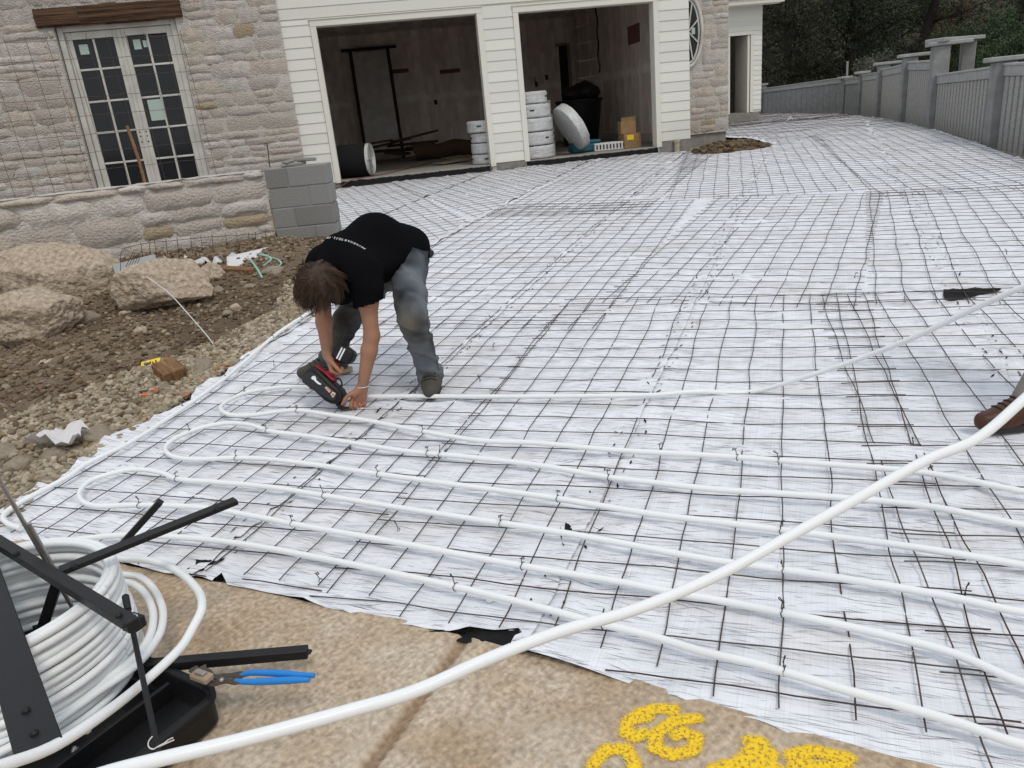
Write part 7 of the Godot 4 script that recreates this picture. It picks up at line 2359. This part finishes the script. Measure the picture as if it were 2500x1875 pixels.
func hair(o: Node3D, f: Field, hc: Vector3, up: Vector3, face: Vector3, ear: Vector3) -> void:
	var g := RandomNumberGenerator.new()
	g.seed = 15
	var s := Shape.new()
	s.use_color = true
	var whorl := (up * 0.55 - face * 0.8 + ear * 0.1).normalized()
	# a close cap under the strands
	var cap_ := Field.new(hc - Vector3.ONE * 0.16, hc + Vector3.ONE * 0.16, 0.006)
	var hb := Basis(ear, up, face)
	cap_.ell(hc - face * 0.008 + up * 0.004, hb, Vector3(0.086, 0.118, 0.104), 0.01)
	var cs := Shape.new()
	cs.use_color = true
	cap_.into(cs, func(p): return Color(0.45, 0.45, 0.45), func(p): return 0.004 * n_fine.get_noise_3d(p.x * 900.0, p.y * 900.0, p.z * 900.0))
	trim(cs, [[hc + face * 0.062 + up * 0.005, (face - up * 0.35).normalized(), 0.3], [hc - up * 0.062, -up, 0.3]])
	for lock in 330:
		var dir := Vector3(g.randfn(), g.randfn(), g.randfn()).normalized()
		var fx := dir.dot(face); var ux := dir.dot(up)
		if fx > 0.66 or ux < -0.62 or (fx > 0.3 and ux < 0.05): continue
		var flow := dir - whorl * dir.dot(whorl)
		flow = (flow - dir * flow.dot(dir)).normalized()
		flow = (flow + dir.cross(whorl).normalized() * 0.35 + Vector3(g.randfn(), g.randfn(), g.randfn()) * 0.16).normalized()
		var l := g.randf_range(0.065, 0.115) * (1.0 if ux > -0.2 else 0.5)
		var lift := g.randf_range(0.003, 0.017)
		var shade_ := g.randf_range(0.45, 1.5)
		for hair_ in 15:
			var d2 := (dir + Vector3(g.randfn(), g.randfn(), g.randfn()) * 0.13).normalized()
			var q := hc + hb * (hb.transposed() * d2 * Vector3(0.084, 0.116, 0.102))
			var pts := PackedVector3Array(); var rr := PackedFloat32Array()
			var v := flow
			var aim := hc + hb * (hb.transposed() * dir * Vector3(0.084, 0.116, 0.102)) + flow * l
			for i in 7:
				var t := i / 6.0
				var out := (q - hc).normalized()
				pts.append(q + out * lift * sin(PI * minf(t * 0.9 + 0.1, 1.0)))
				rr.append(0.0016 * (1.0 - 0.7 * t))
				v = (v + Vector3(0, -0.24, 0) * t - out * 0.08 + (aim - q).normalized() * 0.25 * (1.0 - t)).normalized()
				q += v * l / 6.0
				var dist := ((hb.transposed() * (q - hc)) / Vector3(0.086, 0.118, 0.104)).length()
				if dist < 1.0: q = hc + (q - hc) / dist
			s.tint = Color(1, 1, 1) * shade_ * g.randf_range(0.75, 1.3) * Color(1.0, 0.93, 0.86)
			s.tube(pts, 0.002, 3, false, rr)
	var h := part("hair", cs, M.hair, o)
	part("strands", s, M.hair, h)

func build_tool() -> void:
	# the cordless tying tool in the worker's right hand
	var t := thing("rebar_tier", "black and red cordless wire-tying tool held muzzle-down on the mesh", "power tool", Vector3(-0.956, 0.198, -3.704))
	t.basis = Basis(Vector3(0.99514, -0.0928, 0.032915), Vector3(0.098463, 0.937893, -0.33266), Vector3(0, 0.334284, 0.942472)) * Basis(UP, -0.12)
	var q := func(list: Array) -> PackedVector2Array:
		var out := PackedVector2Array()
		for k in range(0, list.size(), 2): out.append(Vector2(list[k] - 700.0, 1050.0 - list[k + 1]) * 0.000286)
		var a := 0.0
		for k in out.size(): a += out[k].cross(out[(k + 1) % out.size()])
		if a < 0: out.reverse()
		return out
	var shell := func(called: String, list: Array, z0: float, z1: float, m: Material, round_ := 0.010) -> MeshInstance3D:
		# an outline with rounded-over front and back
		var s := Shape.new()
		var base: PackedVector2Array = q.call(list)
		var rings := []
		for e in [[z0, -round_ * 1.3], [z0 + round_ * 0.35, -round_ * 0.4], [z0 + round_, 0.0], [z1 - round_, 0.0], [z1 - round_ * 0.35, -round_ * 0.4], [z1, -round_ * 1.3]]:
			var poly := base
			if e[1] < 0.0:
				var mid := Vector2.ZERO
				for p in base: mid += p / base.size()
				poly = PackedVector2Array()
				for p in base: poly.append(p + (mid - p).normalized() * -e[1])
			var row := []
			for p in poly: row.append(s.vert(Vector3(p.x, p.y, e[0])))
			rings.append(row)
		var n := base.size()
		for r in rings.size() - 1:
			for k in n: s.quad(rings[r][k], rings[r][(k + 1) % n], rings[r + 1][(k + 1) % n], rings[r + 1][k])
		for e in [0, rings.size() - 1]:
			var poly := PackedVector2Array()
			for i in rings[e]: poly.append(Vector2(s.v[i].x, s.v[i].y))
			var tr := Geometry2D.triangulate_polygon(poly)
			for k in range(0, tr.size(), 3):
				var a: int = tr[k]; var b: int = tr[k + 1]; var c: int = tr[k + 2]
				var ccw := (poly[b] - poly[a]).cross(poly[c] - poly[a]) > 0
				if ccw != (e != 0): var w := b; b = c; c = w
				s.tri(rings[e][a], rings[e][b], rings[e][c])
		return part(called, s, m, t)
	var body: MeshInstance3D = shell.call("housing", [310, 850, 380, 770, 470, 705, 540, 690, 640, 760, 740, 860, 850, 960, 950, 1050, 1020, 1110, 1060, 1190, 1055, 1290, 1000, 1345, 930, 1375, 830, 1360, 730, 1310, 640, 1230, 540, 1140, 430, 1070, 340, 1000, 295, 930], -0.050, 0.046, M.black_plastic, 0.016)
	shell.call("reel_cover", [330, 930, 400, 830, 500, 790, 620, 860, 780, 1010, 900, 1110, 980, 1200, 960, 1290, 880, 1310, 760, 1250, 600, 1140, 450, 1050, 350, 990], 0.040, 0.058, M.tool_grey, 0.006)
	shell.call("nose", [880, 1345, 960, 1330, 1010, 1400, 1090, 1425, 1140, 1420, 1150, 1440, 1080, 1465, 1000, 1485, 950, 1450], -0.014, 0.016, M.black_plastic, 0.004)
	shell.call("top_strip", [520, 695, 560, 672, 680, 760, 800, 850, 900, 930, 890, 968, 840, 940, 740, 850, 630, 755], -0.022, 0.030, M.red_tool, 0.006)
	shell.call("handle", [690, 800, 760, 790, 830, 720, 850, 600, 870, 575, 950, 610, 960, 650, 900, 720, 870, 800, 850, 900, 800, 880, 740, 840], -0.016, 0.018, M.red_tool, 0.007)
	shell.call("grip_pad", [835, 700, 868, 640, 905, 655, 880, 730, 862, 800, 840, 790], -0.020, 0.0215, M.black_plastic, 0.004)
	var guard := Shape.new()
	var gp := []
	for e in [[905, 915], [950, 915], [990, 950], [1010, 1000], [1000, 1050], [965, 1075]]: gp.append(Vector3((e[0] - 700.0) * 0.000286, (1050.0 - e[1]) * 0.000286, 0.004))
	guard.tube(smooth_line(gp, 0.004), 0.0042, 8)
	part("trigger_guard", guard, M.black_plastic, t)
	shell.call("trigger", [850, 905, 890, 890, 905, 930, 880, 965, 850, 950], -0.008, 0.010, M.red_tool, 0.003)
	var bat: MeshInstance3D = shell.call("battery", [850, 500, 900, 380, 960, 310, 1030, 295, 1130, 350, 1240, 430, 1265, 490, 1215, 600, 1150, 650, 1060, 665, 980, 630, 900, 560], -0.034, 0.040, M.black_plastic, 0.010)
	for e in [[955, 565, 1060, 365], [1000, 590, 1110, 385]]:
		part("stripe", bar_shape(Vector3((e[0] - 700.0) * 0.000286, (1050.0 - e[1]) * 0.000286, 0.0405), Vector3((e[2] - 700.0) * 0.000286, (1050.0 - e[3]) * 0.000286, 0.0405), 0.002, 0.0085, Vector3(0.9, 0.45, 0)), M.white_print, bat)
	# prints: a slanted white word mark, two small stickers with dark signs
	shell.call("word_mark", [508, 905, 540, 870, 580, 868, 600, 895, 610, 945, 660, 985, 700, 1010, 690, 1030, 640, 1015, 590, 975, 555, 940, 530, 930], 0.0575, 0.0588, M.white_print, 0.0002)
	shell.call("sticker", [760, 1075, 800, 1058, 882, 1130, 850, 1172], 0.0575, 0.0588, M.pink_label, 0.0002)
	shell.call("sticker", [868, 1195, 905, 1145, 965, 1175, 935, 1235, 905, 1255], 0.0575, 0.0588, M.tan_label, 0.0002)
	for e in [[800, 1095, 822, 1080], [822, 1116, 846, 1102], [845, 1138, 866, 1122], [895, 1190, 930, 1195], [900, 1215, 925, 1220]]:
		part("printed_sign", bar_shape(Vector3((e[0] - 700.0) * 0.000286, (1050.0 - e[1]) * 0.000286, 0.0592), Vector3((e[2] - 700.0) * 0.000286, (1050.0 - e[3]) * 0.000286, 0.0592), 0.0008, 0.003, Vector3(0.5, 0.8, 0), 0.0), M.red_tool if e[1] < 1150 else M.ink, t)
	shell.call("side_button", [450, 1065, 490, 1070, 510, 1110, 480, 1110], 0.030, 0.047, M.red_tool, 0.002)

func build_helper() -> void:
	# the second person, of whom the photograph shows one brown shoe
	var o := thing("person", "person at the right picture edge of whom only a brown leather shoe shows", "person")
	var foot := Vector3(1.724, 0.1, -2.582)
	var fw := Vector3(-0.99, 0, 0.10)
	var sd := UP.cross(fw)
	var an := foot - fw * 0.205 + UP * 0.10
	var an2 := an + sd * 0.24 - fw * 0.30
	an2.y = land(an2.x, an2.z) + 0.10
	var pel := (an + an2) * 0.5 + UP * 0.82 - fw * 0.20
	var chest := pel + UP * 0.42 + fw * 0.03
	var neck := chest + UP * 0.16
	for q in [an, an2]: boot(o, q, fw, M.leather, M.sole)
	var jf := Field.new(pel - Vector3(0.45, 0.9, 0.45), pel + Vector3(0.45, 0.2, 0.45), 0.016)
	var k := 0
	for q in [an, an2]:
		var hip := pel + sd * (-0.09 if k == 0 else 0.09) - UP * 0.03
		var kn: Vector3 = hip.lerp(q, 0.5) + fw * 0.03
		jf.cap(hip, kn, 0.095, 0.068, 0.04); jf.cap(kn, q + UP * 0.03, 0.066, 0.058, 0.03)
		k += 1
	jf.cap(pel + sd * 0.07, pel - sd * 0.07, 0.115, 0.115, 0.05)
	jf.cap(pel, pel + UP * 0.08, 0.12, 0.12, 0.05)
	var js := Shape.new(); js.use_color = true
	jf.into(js, flat_paint(Color(0.42, 0.40, 0.36)), func(p): return 0.006 * n_low.get_noise_3d(p.x * 200.0, p.y * 260.0, p.z * 200.0))
	part("trousers", js, M.denim, o)
	var tf := Field.new(pel - Vector3(0.5, 0.2, 0.5), pel + Vector3(0.5, 0.75, 0.5), 0.016)
	tf.cap(pel + UP * 0.02 + sd * 0.05, chest + sd * 0.08, 0.115, 0.115, 0.05)
	tf.cap(pel + UP * 0.02 - sd * 0.05, chest - sd * 0.08, 0.115, 0.115, 0.05)
	var hands := []
	for sg in [-1.0, 1.0]:
		var sh: Vector3 = chest + UP * 0.06 + sd * 0.17 * sg
		var el: Vector3 = sh - UP * 0.28 - fw * 0.02 + sd * 0.06 * sg
		var wr: Vector3 = el + fw * 0.17 - UP * 0.14 + sd * -0.06 * sg
		tf.cap(neck.lerp(sh, 0.6), sh, 0.07, 0.068, 0.04); tf.cap(sh, el, 0.064, 0.052, 0.03); tf.cap(el, wr, 0.05, 0.038, 0.03)
		hands.append([el, wr])
	var tshape := Shape.new()
	tf.into(tshape, func(_p): return Color.WHITE, func(p): return 0.006 * n_low.get_noise_3d(p.x * 200.0, p.y * 200.0, p.z * 200.0))
	part("shirt", tshape, M.helper_shirt, o)
	var s := Shape.new(); s.use_color = true
	var paint := flat_paint(Color(0.36, 0.19, 0.12))
	var hc := neck + UP * 0.17 + fw * 0.02
	var hf := Field.new(hc - Vector3.ONE * 0.2, hc + Vector3.ONE * 0.16, 0.008)
	var hb := Basis(sd, UP, fw)
	hf.ell(hc, hb, Vector3(0.074, 0.108, 0.092), 0.01)
	hf.ell(hc - UP * 0.05 + fw * 0.03, hb, Vector3(0.058, 0.07, 0.06), 0.03)
	hf.cap(hc + fw * 0.088, hc - UP * 0.04 + fw * 0.106, 0.008, 0.013, 0.014)
	hf.cap(neck - UP * 0.02, hc - UP * 0.06, 0.056, 0.054, 0.02)
	for sg in [-1.0, 1.0]: hf.ell(hc - UP * 0.02 + sd * 0.078 * sg, hb, Vector3(0.012, 0.03, 0.018), 0.006)
	hf.into(s, paint, no_crease)
	var af := Field.new(pel - Vector3(0.5, 0.2, 0.5), pel + Vector3(0.5, 0.75, 0.5), 0.014)
	af.cap(pel, chest, 0.09, 0.09, 0.05); af.cap(chest, hc - UP * 0.05, 0.07, 0.052, 0.05)
	for q in hands:
		af.cap(chest + UP * 0.04, q[0], 0.05, 0.038, 0.03); af.cap(q[0], q[1], 0.036, 0.027, 0.02)
	af.into(s, paint, no_crease)
	for q in hands: hand_into(s, paint, q[1], (q[1] - q[0]), UP, [0.9, 0.95, 1.0, 1.0, 1], 0.027, fw + UP * 0.3, q[0])
	part("body", s, M.skin, o)
	var cap_ := Field.new(hc - Vector3.ONE * 0.16, hc + Vector3.ONE * 0.16, 0.008)
	cap_.ell(hc - fw * 0.012 + UP * 0.012, hb, Vector3(0.080, 0.108, 0.094), 0.01)
	var cs := Shape.new(); cs.use_color = true
	cap_.into(cs, func(_p): return Color.WHITE, func(p): return 0.003 * n_fine.get_noise_3d(p.x * 900.0, p.y * 900.0, p.z * 900.0))
	trim(cs, [[hc + fw * 0.06 + UP * 0.03, (fw - UP * 0.4).normalized(), 0.3], [hc - UP * 0.05, -UP, 0.3]])
	part("hair", cs, M.hair, o)


func _ready() -> void:
	# camera, sky, sun, exposure
	var cam := Camera3D.new()
	cam.name = "camera"
	cam.transform = Transform3D(Basis(Vector3(0.99514, -0.0928, 0.032915), Vector3(0.098463, 0.937893, -0.33266), Vector3(0, 0.334284, 0.942472)), Vector3(0, 1.4228, 0))
	cam.fov = 53.74
	cam.near = 0.05
	cam.far = 400.0
	add_child(cam)
	cam.current = true
	var we := WorldEnvironment.new()
	we.name = "surroundings"
	var env := Environment.new()
	env.background_mode = Environment.BG_SKY
	var sky := Sky.new()
	var sm_ := ProceduralSkyMaterial.new()
	sm_.sky_top_color = Color(0.90, 0.93, 0.97)
	sm_.sky_horizon_color = Color(0.86, 0.87, 0.88)
	sm_.sky_curve = 0.3
	sm_.ground_bottom_color = Color(0.35, 0.33, 0.30)
	sm_.ground_horizon_color = Color(0.45, 0.44, 0.42)
	sm_.sun_angle_max = 1.0
	sky.sky_material = sm_
	env.sky = sky
	env.background_energy_multiplier = 1.0
	env.tonemap_mode = Environment.TONE_MAPPER_LINEAR
	env.tonemap_exposure = 1.0
	env.sdfgi_enabled = true
	env.ssao_enabled = true
	env.ssil_enabled = true
	we.environment = env
	add_child(we)
	var sun := DirectionalLight3D.new()
	sun.name = "sun"
	sun.rotation_degrees = Vector3(-58, 25, 0)
	sun.light_energy = 0.4
	sun.light_color = Color(1.0, 0.97, 0.93)
	sun.light_angular_distance = 14.0
	sun.shadow_enabled = true
	add_child(sun)
	n_low.frequency = 0.01; n_low.fractal_octaves = 3; n_low.seed = 11
	n_fine.frequency = 0.02; n_fine.fractal_octaves = 3; n_fine.seed = 23
	n_ridge.frequency = 0.01; n_ridge.fractal_octaves = 2; n_ridge.seed = 31
	materials()
	make_blanket_outline()
	build_ground()
	build_house()
	build_courtyard()
	build_fence()
	build_slab()
	build_paint()
	build_blanket()
	build_seam_marks()
	build_felt()
	build_mesh()
	build_tube()
	build_ties()
	build_uncoiler()
	build_pliers()
	build_worker()
	build_tool()
	build_helper()
	build_garage_things()
	build_rocks()
	build_gravel()
	build_litter()
	build_trees()
